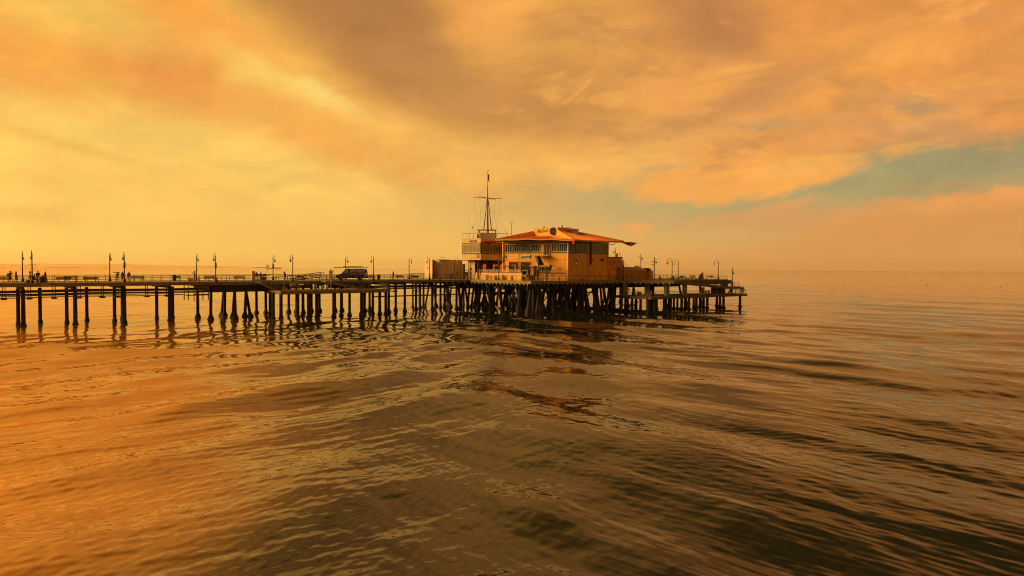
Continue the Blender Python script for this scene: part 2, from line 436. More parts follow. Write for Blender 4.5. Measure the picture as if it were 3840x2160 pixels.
    m2 = nd(nt, 'ShaderNodeMix', data_type='RGBA'); L(mr.outputs[0], m2.inputs[0]); L(mx.outputs[2], m2.inputs[6]); m2.inputs[7].default_value = (.5, .34, .2, 1)
    n1 = noise(.8, 2, (.8, .6, 1), R(10), .5); n2 = noise(4.5, 2, (1, .6, 1), R(20), .5)
    b1 = nd(nt, 'ShaderNodeBump'); b1.inputs['Distance'].default_value = .11; L(n1.outputs['Fac'], b1.inputs['Height'])
    b2 = nd(nt, 'ShaderNodeBump'); b2.inputs['Strength'].default_value = .4; b2.inputs['Distance'].default_value = .012; L(n2.outputs['Fac'], b2.inputs['Height']); L(b1.outputs[0], b2.inputs['Normal'])
    nst = noise(.11, 2, (1, 1.6, 1), R(15), .5)
    bst = nd(nt, 'ShaderNodeMapRange'); L(nst.outputs['Fac'], bst.inputs['Value']); bst.inputs['From Min'].default_value = .33; bst.inputs['From Max'].default_value = .66; bst.inputs['To Min'].default_value = .22; bst.inputs['To Max'].default_value = 1.0
    L(bst.outputs[0], b1.inputs['Strength'])
    fa = nd(nt, 'ShaderNodeAttribute', attribute_name='foam')
    nfz = noise(1.3, 6, (1, .7, 1), R(40), .75)
    fz = math_('MULTIPLY', fa.outputs['Fac'], nfz.outputs['Fac'])
    fm = nd(nt, 'ShaderNodeMapRange'); L(fz, fm.inputs['Value']); fm.inputs['From Min'].default_value = .26; fm.inputs['From Max'].default_value = .62; fm.inputs['To Max'].default_value = .75
    m3 = nd(nt, 'ShaderNodeMix', data_type='RGBA'); L(fm.outputs[0], m3.inputs[0]); L(m2.outputs[2], m3.inputs[6]); m3.inputs[7].default_value = (.52, .36, .22, 1)
    m2 = m3
    fr = nd(nt, 'ShaderNodeFresnel'); L(b2.outputs[0], fr.inputs['Normal'])
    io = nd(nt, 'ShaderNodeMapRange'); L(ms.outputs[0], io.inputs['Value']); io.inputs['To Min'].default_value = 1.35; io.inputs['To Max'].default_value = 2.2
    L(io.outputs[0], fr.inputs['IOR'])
    tint = nd(nt, 'ShaderNodeMix', data_type='RGBA'); L(ms.outputs[0], tint.inputs[0]); tint.inputs[6].default_value = (1, .93, .86, 1); tint.inputs[7].default_value = (1, .68, .42, 1)  # warmer reflection tint on the left, part of the painted golden light
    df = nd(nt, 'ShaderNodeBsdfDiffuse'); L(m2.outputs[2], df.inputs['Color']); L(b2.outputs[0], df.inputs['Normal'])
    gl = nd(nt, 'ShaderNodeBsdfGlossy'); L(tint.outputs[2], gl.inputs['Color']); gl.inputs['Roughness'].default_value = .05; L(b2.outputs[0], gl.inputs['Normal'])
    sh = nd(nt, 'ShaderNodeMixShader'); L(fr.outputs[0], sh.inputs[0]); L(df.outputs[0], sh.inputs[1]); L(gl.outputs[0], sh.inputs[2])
    nt.nodes.remove(b); L(sh.outputs[0], nt.nodes['Material Output'].inputs['Surface'])
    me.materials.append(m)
    return ob

# ================================================================== object helpers
class MB:
    """collects faces for ONE mesh object"""
    def __init__(s): s.v = []; s.f = []; s.mi = []; s.cur = 0
    def face(s, *idx): s.f.append(idx); s.mi.append(s.cur)
    def pt(s, p): s.v.append(Vector(p)); return len(s.v) - 1
    def box(s, c, d, rz=0.0, bev=0.0):
        hx, hy, hz = d[0] / 2, d[1] / 2, d[2] / 2
        rot = Matrix.Rotation(rz, 3, 'Z'); c = Vector(c)
        if bev <= 0:
            k = [s.pt(c + rot @ Vector((x * hx, y * hy, z * hz))) for z in (-1, 1) for y in (-1, 1) for x in (-1, 1)]
            for q in ((0, 2, 3, 1), (4, 5, 7, 6), (0, 1, 5, 4), (2, 6, 7, 3), (0, 4, 6, 2), (1, 3, 7, 5)): s.face(*[k[i] for i in q])
        else:
            b = min(bev, hx * .9, hy * .9, hz * .9)
            rings = []
            for z, ins in ((-hz, b), (-hz + b, 0), (hz - b, 0), (hz, b)):
                x, y = hx - ins, hy - ins
                o = b if not ins else 0
                pts = [(-x + o, -y), (x - o, -y), (x, -y + o), (x, y - o), (x - o, y), (-x + o, y), (-x, y - o), (-x, -y + o)] if o else \
                      [(-x + b * .3, -y), (x - b * .3, -y), (x, -y + b * .3), (x, y - b * .3), (x - b * .3, y), (-x + b * .3, y), (-x, y - b * .3), (-x, -y + b * .3)]
                rings.append([s.pt(c + rot @ Vector((px, py, z))) for px, py in pts])
            for a, bb in zip(rings, rings[1:]):
                for i in range(8): s.face(a[i], a[(i + 1) % 8], bb[(i + 1) % 8], bb[i])
            s.face(*rings[0][::-1]); s.face(*rings[-1])
        return s
    def tube(s, pts, r, n=8, cap=True):
        """tube through points; r a number or a list"""
        pts = [Vector(p) for p in pts]; rs = r if isinstance(r, (list, tuple)) else [r] * len(pts)
        rings = []; up = Vector((0, 0, 1))
        prev = None
        for i, p in enumerate(pts):
            t = (pts[min(i + 1, len(pts) - 1)] - pts[max(i - 1, 0)])
            t = t.normalized() if t.length > 1e-9 else Vector((0, 0, 1))
            if prev is None:
                a = t.cross(up)
                if a.length < 1e-3: a = t.cross(Vector((1, 0, 0)))
            else: a = prev - t * prev.dot(t)
            if a.length < 1e-6: a = t.orthogonal()
            a.normalize(); prev = a; b = t.cross(a)
            rings.append([s.pt(p + (a * math.cos(2 * math.pi * k / n) + b * math.sin(2 * math.pi * k / n)) * rs[i]) for k in range(n)])
        for a, b in zip(rings, rings[1:]):
            for k in range(n): s.face(a[k], a[(k + 1) % n], b[(k + 1) % n], b[k])
        if cap: s.face(*rings[0][::-1]); s.face(*rings[-1])
        return s
    def beam(s, p, q, w, h):
        """rectangular bar from p to q, w wide, h high (upright section)"""
        p, q = Vector(p), Vector(q); t = (q - p).normalized()
        side = t.cross(Vector((0, 0, 1)))
        side = Vector((1, 0, 0)) if side.length < 1e-4 else side.normalized()
        up = side.cross(t).normalized()
        k = []
        for e in (p, q):
            for a, b in ((-1, -1), (1, -1), (1, 1), (-1, 1)): k.append(s.pt(e + side * a * w / 2 + up * b * h / 2))
        for i in range(4): s.face(k[i], k[(i + 1) % 4], k[4 + (i + 1) % 4], k[4 + i])
        s.face(k[3], k[2], k[1], k[0]); s.face(k[4], k[5], k[6], k[7])
        return s
    def lathe(s, prof, c=(0, 0, 0), n=12, wob=0.0, rng=None, sx=1.0, sy=1.0):
        c = Vector(c); rings = []
        for r, z in prof:
            rings.append([s.pt(c + Vector((r * sx * math.cos(2 * math.pi * k / n) * (1 + (rng.uniform(-wob, wob) if wob else 0)),
                                           r * sy * math.sin(2 * math.pi * k / n) * (1 + (rng.uniform(-wob, wob) if wob else 0)), z))) for k in range(n)])
        for a, b in zip(rings, rings[1:]):
            for k in range(n): s.face(a[k], a[(k + 1) % n], b[(k + 1) % n], b[k])
        s.face(*rings[0][::-1]); s.face(*rings[-1])
        return s
    def prism(s, poly, z0, z1):
        n = len(poly)
        a = [s.pt((p[0], p[1], z0)) for p in poly]; b = [s.pt((p[0], p[1], z1)) for p in poly]
        for i in range(n): s.face(a[i], a[(i + 1) % n], b[(i + 1) % n], b[i])
        s.face(*a[::-1]); s.face(*b); return s
    def slab(s, quad, th):
        """thin solid from a planar polygon, thickened along minus its normal"""
        q = [Vector(p) for p in quad]; nrm = (q[1] - q[0]).cross(q[2] - q[0]).normalized()
        a = [s.pt(p) for p in q]; b = [s.pt(p - nrm * th) for p in q]; n = len(q)
        s.face(*a); s.face(*b[::-1])
        for i in range(n): s.face(a[i], b[i], b[(i + 1) % n], a[(i + 1) % n])
        return s
    def build(s, name, mats, parent=None, world=False, smooth=False, loc=None):
        me = bpy.data.meshes.new(name)
        v = s.v
        if world and parent is not None:
            inv = WM(parent).inverted(); v = [inv @ p for p in s.v]
        me.from_pydata([tuple(p) for p in v], [], s.f)
        ms = mats if isinstance(mats, (list, tuple)) else [mats]
        for m in ms: me.materials.append(m)
        if len(ms) > 1: me.polygons.foreach_set('material_index', s.mi)
        bm = bmesh.new(); bm.from_mesh(me); bmesh.ops.recalc_face_normals(bm, faces=bm.faces); bm.to_mesh(me); bm.free()
        if smooth:
            me.polygons.foreach_set('use_smooth', [True] * len(me.polygons))
            try: me.set_sharp_from_angle(angle=R(40))
            except Exception: pass
        o = bpy.data.objects.new(name, me); COL.objects.link(o)
        if parent is not None: o.parent = parent
        if loc is not None: o.location = loc
        return o

def LM(o): return Matrix.Translation(o.location) @ o.rotation_euler.to_matrix().to_4x4() @ Matrix.Diagonal(tuple(o.scale) + (1,))
def WM(o): return LM(o) if o.parent is None else WM(o.parent) @ LM(o)
USED_LABELS = {}
def tag(o, label, cat, group=None):
    o['label'] = label; o['category'] = cat
    if group: o['group'] = group
    if label in USED_LABELS and not group: print('DUP LABEL', label)
    USED_LABELS[label] = 1
    return o
def thing(name, label, cat, loc=(0, 0, 0), rz=0.0, group=None):
    o = bpy.data.objects.new(name, None); COL.objects.link(o)
    o.empty_display_size = .3
    o.location = loc; o.rotation_euler = (0, 0, rz)
    return tag(o, label, cat, group)
KIDS = {}
def kids(o): return [c for c in bpy.data.objects if c.parent == o]
def dup(root, loc, rz=0.0, label=None, group=None, skip=(), scale=None):
    """copy of a thing with copies of its parts and sub-parts, sharing mesh data"""
    if root.name not in KIDS:
        KIDS[root.name] = [(c, kids(c)) for c in kids(root)]
    r = root.copy(); COL.objects.link(r); r.location = loc; r.rotation_euler = (0, 0, rz)
    if scale: r.scale = (scale,) * 3
    if label: r['label'] = label; USED_LABELS[label] = 1
    if group: r['group'] = group
    for c, gs in KIDS[root.name]:
        if c.name.split('.')[0] in skip: continue
        d = c.copy(); COL.objects.link(d); d.parent = r
        for g in gs:
            e = g.copy(); COL.objects.link(e); e.parent = d
    return r
def once(root, state):          # first use moves the original, later uses copy it
    pass

FONT_CACHE = {}
def text_mesh(name, body, size, mat_, parent, M, ext=.02, shear=0.0, weight=0.0, sx=1.0):
    """raised lettering as a mesh; M places local x along the text and z out of the wall"""
    cu = bpy.data.curves.new('lettering', 'FONT'); cu.body = body; cu.size = size; cu.extrude = ext; cu.shear = shear; cu.offset = weight
    cu.align_x = 'CENTER'; cu.align_y = 'CENTER'; cu.resolution_u = 3
    to = bpy.data.objects.new('lettering', cu); COL.objects.link(to)
    dg = bpy.context.evaluated_depsgraph_get(); dg.update()
    me = bpy.data.meshes.new_from_object(to.evaluated_get(dg))
    bpy.data.objects.remove(to); bpy.data.curves.remove(cu)
    me.name = name
    me.transform(M @ Matrix.Diagonal((sx, 1, 1, 1)))
    if parent is not None: me.transform(WM(parent).inverted())
    me.materials.clear(); me.materials.append(mat_)
    o = bpy.data.objects.new(name, me); COL.objects.link(o)
    o.parent = parent
    return o
def wall_matrix(p, along, out):
    """matrix with x along the wall, y up, z out of the wall"""
    a = Vector(along).normalized(); o = Vector(out).normalized(); u = o.cross(a)
    return Matrix(((a.x, u.x, o.x, p[0]), (a.y, u.y, o.y, p[1]), (a.z, u.z, o.z, p[2]), (0, 0, 0, 1)))

# ------------------------------------------------------------------ materials
WOOD_DARK = mat('tarred_timber', (.016, .012, .009), .8, .5, 2.5, bump=.5, stretch=(1, 1, .25))
WOOD_PILE = mat('weathered_piling', (.017, .013, .010), .85, .5, 3.0, bump=.6, stretch=(2, 2, .3))
CONC_PILE = mat('grey_concrete_piling', (.055, .044, .033), .85, .35, 2.0, bump=.3, stretch=(1, 1, .4))
MUSSEL = mat('black_mussel_growth', (.014, .012, .010), .75, .6, 14, bump=1.0)
BEAM = mat('weathered_edge_beam', (.20, .155, .062), .85, .40, 1.6, bump=.4, stretch=(.35, .35, 1.5))
DECKM = mat('deck_planks', (.26, .19, .13), .8, .3, 1.5, planks=('X', .2), bump=.2)
DECK2 = mat('lower_deck_planks', (.20, .135, .08), .8, .3, 1.5, planks=('X', .2), bump=.2)
PIPEM = mat('dark_pipe', (.05, .045, .045), .6, .4, 3)
RAILM = mat('grey_green_railing', (.075, .072, .062), .5, .3, 8, metal=.3)
RAILP = mat('pale_railing', (.20, .19, .16), .5, .3, 8, metal=.2)
LAMPM = mat('purple_brown_lamp_metal', (.060, .040, .042), .45, .3, 6, metal=.4)
GLASSM = mat('milky_lamp_globe', (.62, .50, .38), .25, .1, 4)
WHITE = mat('white_paint', (.72, .68, .60), .5, .12, 3)
PALE = mat('pale_concrete', (.48, .43, .35), .8, .2, 4, bump=.2)
CONC = mat('grey_concrete_post', (.28, .235, .18), .85, .3, 1.4, bump=.2, stretch=(1, 1, .3))
BENCHW = mat('bench_planks', (.10, .075, .055), .7, .35, 3, stretch=(.3, 2, 2))
BLACK = mat('black_matt', (.014, .013, .013), .6, .4, 4)
DARKM = mat('dark_metal', (.045, .042, .042), .45, .3, 5, metal=.5)

# ================================================================== the pier
PIERT = thing('pier', 'long timber pier walkway on tarred pilings running out from the left', 'pier', W(0, 0), TH)
HEADT = thing('pier_platform', 'broad end of the pier on crowded leaning pilings under the orange restaurant', 'pier', W(0, 0), TH)
FISHT = thing('landing_stage', 'low boarded fishing stage with stairs and ramp in front of the walkway', 'landing stage', W(0, 0), TH)
ENDT = thing('fishing_platform', 'low dark fishing platform with concrete posts at the seaward end', 'fishing platform', W(0, 0), TH)
PW = 13.6
U0 = -34
# --- decks
m = MB(); m.prism([(U0, .02), (80.98, .02), (80.98, PW), (U0, PW)], DECK - .26, DECK); m.build('deck', DECKM, PIERT)
HEADPOLY = [(81, -21), (107, -21), (113, -31), (116, -31), (116, -26), (141, -26), (150.5, -14), (150.5, 6), (147, 17), (75, 17), (75, PW + .02), (81, PW + .02)]
m = MB(); m.prism(HEADPOLY, DECK - .26, DECK); m.build('deck', DECKM, HEADT)
# --- edge beams of the walkway: three lengths, one a little lower, with a pale end block
def seg_beam(par, a, b, z0, z1, th=.34, out=0.0, material=BEAM, name='edge_beam'):
    a2, b2 = Vector((a[0], a[1], 0)), Vector((b[0], b[1], 0)); t = (b2 - a2).normalized(); nrm = Vector((t.y, -t.x, 0))
    m = MB()
    L_ = (b2 - a2).length; k = max(1, int(L_ / 4.2))
    for i in range(k):                       # butted planks with hair gaps
        p = a2 + t * (L_ * i / k + .01); q = a2 + t * (L_ * (i + 1) / k - .01)
        dz = random.uniform(-.025, .025); do = random.uniform(0, .03)
        c = [p + nrm * (out + do), q + nrm * (out + do), q + nrm * (out + do - th), p + nrm * (out + do - th)]
        m.prism([(v.x, v.y) for v in c], z0 + dz, z1 + dz * .4)
    return m.build(name, material, par)
def lerp(a, b, t): return a + (b - a) * t
ub1 = UofPX(163, 0); ub2 = UofPX(873, 0); ub3 = UofPX(970, 0)
seg_beam(PIERT, (U0, 0), (ub1 - .35, 0), 5.98, 6.55)
o = seg_beam(PIERT, (ub1 - .33, 0), (ub1 + .75, 0), 5.93, 6.53, out=.06, material=mat('pale_new_timber', (.36, .25, .10), .8, .3, 2)); o['label'] = 'pale newer timber block'
seg_beam(PIERT, (ub1 + .78, 0), (ub2, 0), 5.96, 6.52)
seg_beam(PIERT, (ub2 + .02, 0), (ub3, 0), 5.90, 6.50, out=.08)
seg_beam(PIERT, (ub3 + .02, 0), (80.6, 0), 6.02, 6.52)
seg_beam(PIERT, (80.9, PW), (U0, PW), 5.95, 6.52)
for i in range(len(HEADPOLY)):
    a, b = HEADPOLY[i], HEADPOLY[(i + 1) % len(HEADPOLY)]
    if i in (9, 10): continue
    if i == 11: a, b = (81, PW), (81, -0.2); 
    if i == 11:
        seg_beam(HEADT, (81, -.2), (81, -20.9), 5.93, 6.55); continue
    seg_beam(HEADT, a, b, 5.93, 6.55)
# pale brackets under the head's beam
brk = None
def bracket_row(par, a, b, n, z=5.78):
    global brk
    for i in range(n):
        t = (i + .5 + random.uniform(-.12, .12)) / n
        p = Vector((lerp(a[0], b[0], t), lerp(a[1], b[1], t), z))
        if brk is None:
            m = MB(); m.box((0, 0, 0), (.16, .16, .34), bev=.02); m.box((0, 0, .2), (.24, .24, .06)); brk = m.build('bracket', PALE, par, loc=p)
        else:
            o = brk.copy(); COL.objects.link(o); o.parent = par; o.location = p
bracket_row(PIERT, (66, .1), (80.5, .1), 9)
bracket_row(HEADT, (80.9, -.4), (80.9, -20.8), 16)
bracket_row(HEADT, (81.3, -20.9), (107, -20.9), 20)
bracket_row(HEADT, (107.2, -21.3), (112.8, -30.8), 9)

# --- pilings
rng = random.Random(3)
PILES = {}
def piling_mesh(kind):
    r = random.Random(hash(kind) % 1000 + 5)
    m = MB(); H = 7.1
    rad = {'tar': .26, 'fat': .29, 'conc': .31, 'slim': .20}[kind[0]]
    prof = []
    for i in range(9):
        z = -1.4 + H * i / 8
        prof.append((rad * (1.04 - .09 * i / 8) * r.uniform(.97, 1.03), z))
    m.lathe(prof, n=12, wob=.02, rng=r)
    c = MB()
    big = {0: .9, 1: 1.15, 2: 1.35}[kind[1]]
    cp = [(rad * 1.0, -1.3), (rad * 1.6 * big, -.7), (rad * 1.6 * big, -.2), (rad * 1.55 * big, .12), (rad * 1.32 * max(1, big * .9), .34 * big), (rad * 1.1, .55 * big), (rad * .98, .68 * big)]
    c.lathe(cp, n=14, wob=.14, rng=r)
    return m, c
def piling(par, u, v, top=5.62, kind=('tar', 0), lean=(0, 0), rs=1.0):
    """foot at (u, v) in the water; lean moves the head"""
    key = (kind, rng.randrange(2))
    if key not in PILES:
        m, c = piling_mesh(kind)
        po = m.build('piling', {'tar': WOOD_PILE, 'fat': WOOD_PILE, 'conc': CONC_PILE, 'slim': WOOD_DARK}[kind[0]], par, smooth=True)
        co = c.build('barnacle_collar', MUSSEL, po, smooth=True)
        PILES[key] = (po, co)
    else:
        p0, c0 = PILES[key]
        po = p0.copy(); COL.objects.link(po); po.parent = par
        co = c0.copy(); COL.objects.link(co); co.parent = po
    h = top + 1.4
    d = Vector((lean[0], lean[1], h)); s = d.length / 7.1
    po.location = (u + lean[0] * 1.4 / h, v + lean[1] * 1.4 / h, 0)
    q = Vector((0, 0, 1)).rotation_difference(d.normalized())
    e = q.to_euler(); e2 = (q.to_matrix() @ Matrix.Rotation(rng.uniform(0, 6.28), 3, 'Z')).to_euler()
    po.rotation_euler = e2
    pw = W(u, v); PILE_POS.append((pw.x, pw.y))
    po.scale = (rs, rs, s)
    return po
def pile_px(par, px, v, **k):
    return piling(par, UofPX(px, v, 0.3), v, **k)
BENTS = []
front = [(-110, .7), (88, .7), (283, .5), (467, .6), (637, .6)]
for px, v in [(69, 4.9), (88, .7), (151, 8.2), (251, 4.6), (283, .4), (326, 8.8), (430, 4.4), (459, 10.5), (467, .4), (588, 5.0), (637, .4), (648, 5.6)]:
    pile_px(PIERT, px, v, kind=('fat', 0) if v < 2 else ('tar', 0))
for px, v, ln in [(742, 6, (0, 0)), (790, .8, (.1, 0)), (829, 10.2, (.5, -.4)), (841, 8.8, (.2, 0)), (871, 5.0, (.5, 0)), (884, .5, (-.15, .1)), (917, 4.0, (.4, .2)), (944, 3.4, (-1.1, .2)), (962, 10.2, (0, 0)),
                  (997, 9.0, (0, 0)), (1014, 4.6, (0, 0)), (1083, 9.6, (0, 0)), (1112, 10.5, (0, 0)), (1137, 5.6, (0, 0)), (1168, 10, (0, 0)), (1198, 10.5, (0, 0)), (1256, 9.5, (0, 0)), (1282, 8.5, (0, 0)),
                  (1366, 9.5, (-.1, 0)), (1386, 8.4, (0, 0)), (1366, 5.2, (.2, 0))]:
    pile_px(PIERT, px, v, kind=('tar', 2 if px > 735 else 1), lean=ln)
for px, v, ln, k in [(1458, .8, (0, 0), 'tar'), (1484, 4.8, (0, 0), 'tar'), (1518, .5, (0, 0), 'tar'), (1548, 12, (0, 0), 'slim'), (1560, 4.2, (0, 0), 'tar'), (1575, 7.5, (0, 0), 'tar'), (1590, 11.5, (1.5, 0), 'slim'), (1588, 12, (0, 0), 'tar'),
                     (1621, .5, (0, 0), 'tar'), (1640, 12.4, (-1.2, .2), 'tar'), (1632, 9, (.2, 0), 'tar'), (1652, 5, (0, 0), 'tar'), (1667, 9.5, (0, 0), 'tar'), (1694, 8.6, (-1.3, 0), 'tar'), (1683, 12, (.8, 0), 'slim'), (1712, .8, (0, 0), 'tar'),
                     (1724, 12, (1.1, 0), 'tar'), (1758, 6, (-1.2, 0), 'tar'), (1764, 5.6, (1.1, 0), 'tar'), (1752, 10.5, (.8, 0), 'tar'), (1796, 1.2, (0, 0), 'tar'), (1781, 9, (1.0, 0), 'tar')]:
    pile_px(PIERT, px, v, kind=(k, 1), lean=ln)
for u in (-30, -23, -16, -9):
    for v in (.5, 5, 9.5): piling(PIERT, u, v)
# pile caps and stringers of the walkway
for u in [-30, -23, -16, -9] + [UofPX(px, .5, 0) for px in (88, 283, 467, 637, 790, 884, 1000, 1110, 1240, 1360, 1458, 1518, 1621, 1712)]:
    m = MB(); m.box((u, PW / 2, 5.72), (.36, PW - .5, .42)); m.build('pile_cap', WOOD_DARK, PIERT)
for v in (1.2, 4.2, 7.2, 10.2, 12.9):
    m = MB(); m.box(((U0 + 81) / 2, v, 6.08), (81 - U0 - .4, .22, .32)); m.build('stringer', WOOD_DARK, PIERT)
# deep dark girders near the stairs and under the head
m = MB()
for v in (.55, 3, 6, 9, 12): m.box(((UofPX(800, 0) + 40) / 2, v, 5.3), (40 - UofPX(800, 0), .3, 1.15))
m.build('girder', WOOD_DARK, PIERT)
# pipes slung under the walkway
for (v, z, r, ua, ub) in ((1.1, 5.32, .2, U0, UofPX(800, 1)), (1.5, 4.88, .11, U0, UofPX(860, 1)), (.9, 4.62, .06, U0, UofPX(640, 1)), (2.2, 4.34, .07, U0, UofPX(700, 1)),
                          (10.6, 5.0, .22, U0, 79), (10.9, 4.45, .09, U0, 79), (2.0, 4.75, .12, UofPX(1455, 0), 80), (5, 5.1, .25, 52, 80.5)):
    m = MB(); n = 24
    m.tube([(lerp(ua, ub, i / n), v + .05 * math.sin(i * 1.3), z + .04 * math.sin(i * .9 + z) - .05 * math.sin(math.pi * ((i * 3 / n) % 1))) for i in range(n + 1)], r, 8)
    m.build('pipe', PIPEM, PIERT, smooth=True)
m = MB()
for dv in (-.16, .16): m.box((dv, 1.2, 5.1), (.1, .12, 1.9))
m.box((0, 1.3, 4.18), (.75, 1.6, .16), bev=.03); m.box((0, 1.3, 4.08), (.5, .8, .08))
h0 = m.build('pipe_hanger', DARKM, PIERT)
for i, px in enumerate((14, 110, 203, 297, 384, 440, 550, 628, 1480, 1560, 1680)):
    o = h0
    if i: o = h0.copy(); COL.objects.link(o); o.parent = PIERT
    o.location.x = UofPX(px, 1.2, 5)
# --- pilings of the head: bents with raking pairs
count = 0
for ui, u in enumerate([83.5, 88, 92.5, 97, 101.5, 106, 111, 117, 124, 131, 138, 145]):
    for vi, v in enumerate([-19.6, -14.5, -9.5, -4.5, .8, 6.5, 12.5]):
        if u > 107 and v < -15: v += 4
        du, dv = rng.uniform(-.6, .6), rng.uniform(-.5, .5)
        if u > 112 and vi in (1, 3, 5): continue
        kind = ('fat', 1) if rng.random() < .6 else ('tar', 1)
        piling(HEADT, u + du, v + dv, kind=kind, lean=(rng.choice((0, 0, .7, -.7)), rng.choice((0, 0, .9, -.9))))
        count += 1
        if u < 109 and vi in (0, 1, 3):
            sgn = rng.choice((-1, 1))
            piling(HEADT, u + du + sgn * 1.5, v + dv + .4, kind=('tar', 1), lean=(-sgn * 1.35, .2)); count += 1
for u in [83.5, 88, 92.5, 97, 101.5, 106]:
    m = MB(); m.box((u, -2, 5.6), (.45, 37.4, .6)); m.build('pile_cap', WOOD_DARK, HEADT)
for u in (111, 117, 124, 131, 138, 145):
    v0 = -25.5 if u < 142 else -13
    m = MB(); m.box((u, (v0 + 16) / 2, 5.6), (.45, 16 - v0, .6)); m.build('pile_cap', WOOD_DARK, HEADT)
for v in (-20, -17, -12, -7, -2, 3, 8, 13):
    m = MB(); m.box((94.5, v, 6.07), (26, .28, .34)); m.box((130, max(v, -16), 6.07), (34, .28, .34)); m.build('stringer', WOOD_DARK, HEADT)
for (v, z, r) in ((-8, 4.9, .22), (2, 5.0, .3), (-16, 5.05, .12), (9, 4.4, .18)):
    m = MB(); m.tube([(82, v, z), (95, v + .4, z - .05), (110, v, z + .05)], r, 8); m.build('pipe', PIPEM, HEADT, smooth=True)
for v in (-19.2, -15.6, -11.2, -5.8, -.4, 5.2, 10.5):
    m = MB(); m.box((94, v, 5.05 + rng.uniform(-.15, .15)), (25, .3, rng.uniform(.5, 1.0))); m.build('girder', WOOD_DARK, HEADT)
    m = MB(); m.box((123, max(v, -17 + .3 * v / 10) if v > -12 else v * .3 - 10, 5.05), (24, .3, .8)); m.build('girder', WOOD_DARK, HEADT)
m = MB()
for k in range(70):
    u, v = rng.uniform(83, 112), rng.uniform(-19, 14); s_ = rng.choice((-1, 1)); m.tube([(u, v, -.8), (u + s_ * 1.4, v + rng.uniform(-1, 1), 5.4)], [.3, .25], 8)
    m.lathe([(.3, -.6), (.44, -.1), (.4, .3), (.27, .7)], (u + s_ * .1, v, 0), n=9)
o = m.build('raking_piling', WOOD_DARK, HEADT); o['kind'] = 'stuff'
for k in range(9):
    u, v = rng.uniform(84, 106), rng.uniform(-19, 6); m = MB(); m.beam((u - 2.2, v, 1.4), (u + 2.2, v + .3, 4.6), .14, .2); m.build('cross_brace', WOOD_DARK, HEADT)
print('HEAD PILES', count)
# horizontal walers between the pilings
for (u0, v0, u1, v1, z) in ((64, 13, 82, 13.4, 2.6), (82, 13.4, 104, 13.0, 2.7), (84, -4, 106, -4.3, 3.3), (90, 6, 118, 6.2, 3.2), (95, -14.5, 106, -14.4, 3.6)):
    m = MB(); m.tube([(u0, v0, z), ((u0 + u1) / 2, (v0 + v1) / 2, z + .04), (u1, v1, z + .06)], .14, 8); m.build('waler', WOOD_DARK, HEADT, smooth=True)

# --- landing stage in front of the walkway (lower fishing deck)
SZ = 4.92
SU0, SU1, SV = 36.0, 57.4, -7.0
m = MB(); m.prism([(SU0, SV), (SU1, SV), (SU1, .3), (SU0, .3)], SZ - .2, SZ); m.build('deck', DECK2, FISHT)
seg_beam(FISHT, (SU0, SV), (SU1, SV), SZ - .55, SZ + .03); seg_beam(FISHT, (SU1, SV), (SU1, .3), SZ - .55, SZ + .03); seg_beam(FISHT, (SU0, .3), (SU0, SV), SZ - .55, SZ + .03)
m = MB()
for v in (-5.8, -3.2, -.6): m.box(((SU0 + SU1) / 2, v, SZ - .45), (SU1 - SU0 - .8, .25, .4))
m.build('stringer', WOOD_DARK, FISHT)
for px, v in [(1025, -6.3), (1054, -6.3), (1117, -6.4), (1157, -6.4), (1188, -5.2), (1252, -6.3), (1280, -4.4), (1311, -4.2), (1356, -6.2), (1398, -4.2), (1424, -5.6), (1447, -6.2), (1013, -2.5), (1136, -2.2), (1160, -1.2), (1355, -2.0)]:
    pile_px(FISHT, px, v, top=SZ - .55, kind=('fat' if v < -5 else 'tar', 1))
# stairs from the walkway down to the stage
SS0, SS1 = UofPX(966, -1.6, 6.5), SU0 + .6
n = 11
m = MB()
for i in range(n):
    t = (i + .5) / n
    m.box((lerp(SS0, SS1, t), -1.9, lerp(DECK - .06, SZ + .06, t)), ((SS1 - SS0) / n + .05, 2.6, .07))
    m.box((lerp(SS0, SS1, (i + 1) / n), -1.9, lerp(DECK - .16, SZ - .04, t)), (.04, 2.56, .15))
m.build('stair_flight', mat('stair_planks', (.14, .105, .065), .8, .3, 3), FISHT)
for v in (-3.25, -.55):
    m = MB(); m.beam((SS0, v, DECK - .22), (SS1, v, SZ - .1), .1, .42); m.build('stringer_board', BEAM, FISHT)
m = MB(); m.box(((SS0 + SU0) / 2 - .4, -.6, 5.25), (SU0 - SS0 + 2.2, .2, 1.1)); m.build('skirt_board', WOOD_DARK, FISHT)
for k, v in enumerate((-3.25, -.55)):
    for j in range(5):
        dz = .3 + .2 * j
        m = MB(); m.tube([(SS0 - .2, v, DECK + dz), (SS0 + .2, v, DECK + dz), (SS1, v, SZ + dz), (SS1 + 1.2, v, SZ + dz)], .028, 6); m.build('handrail', RAILP, FISHT, smooth=True)
    for t in (0, .33, .66, 1):
        m = MB(); p = Vector((lerp(SS0, SS1, t), v, lerp(DECK, SZ, t))); m.tube([p, p + Vector((0, 0, 1.15))], .035, 6); m.build('handrail_post', RAILP, FISHT)
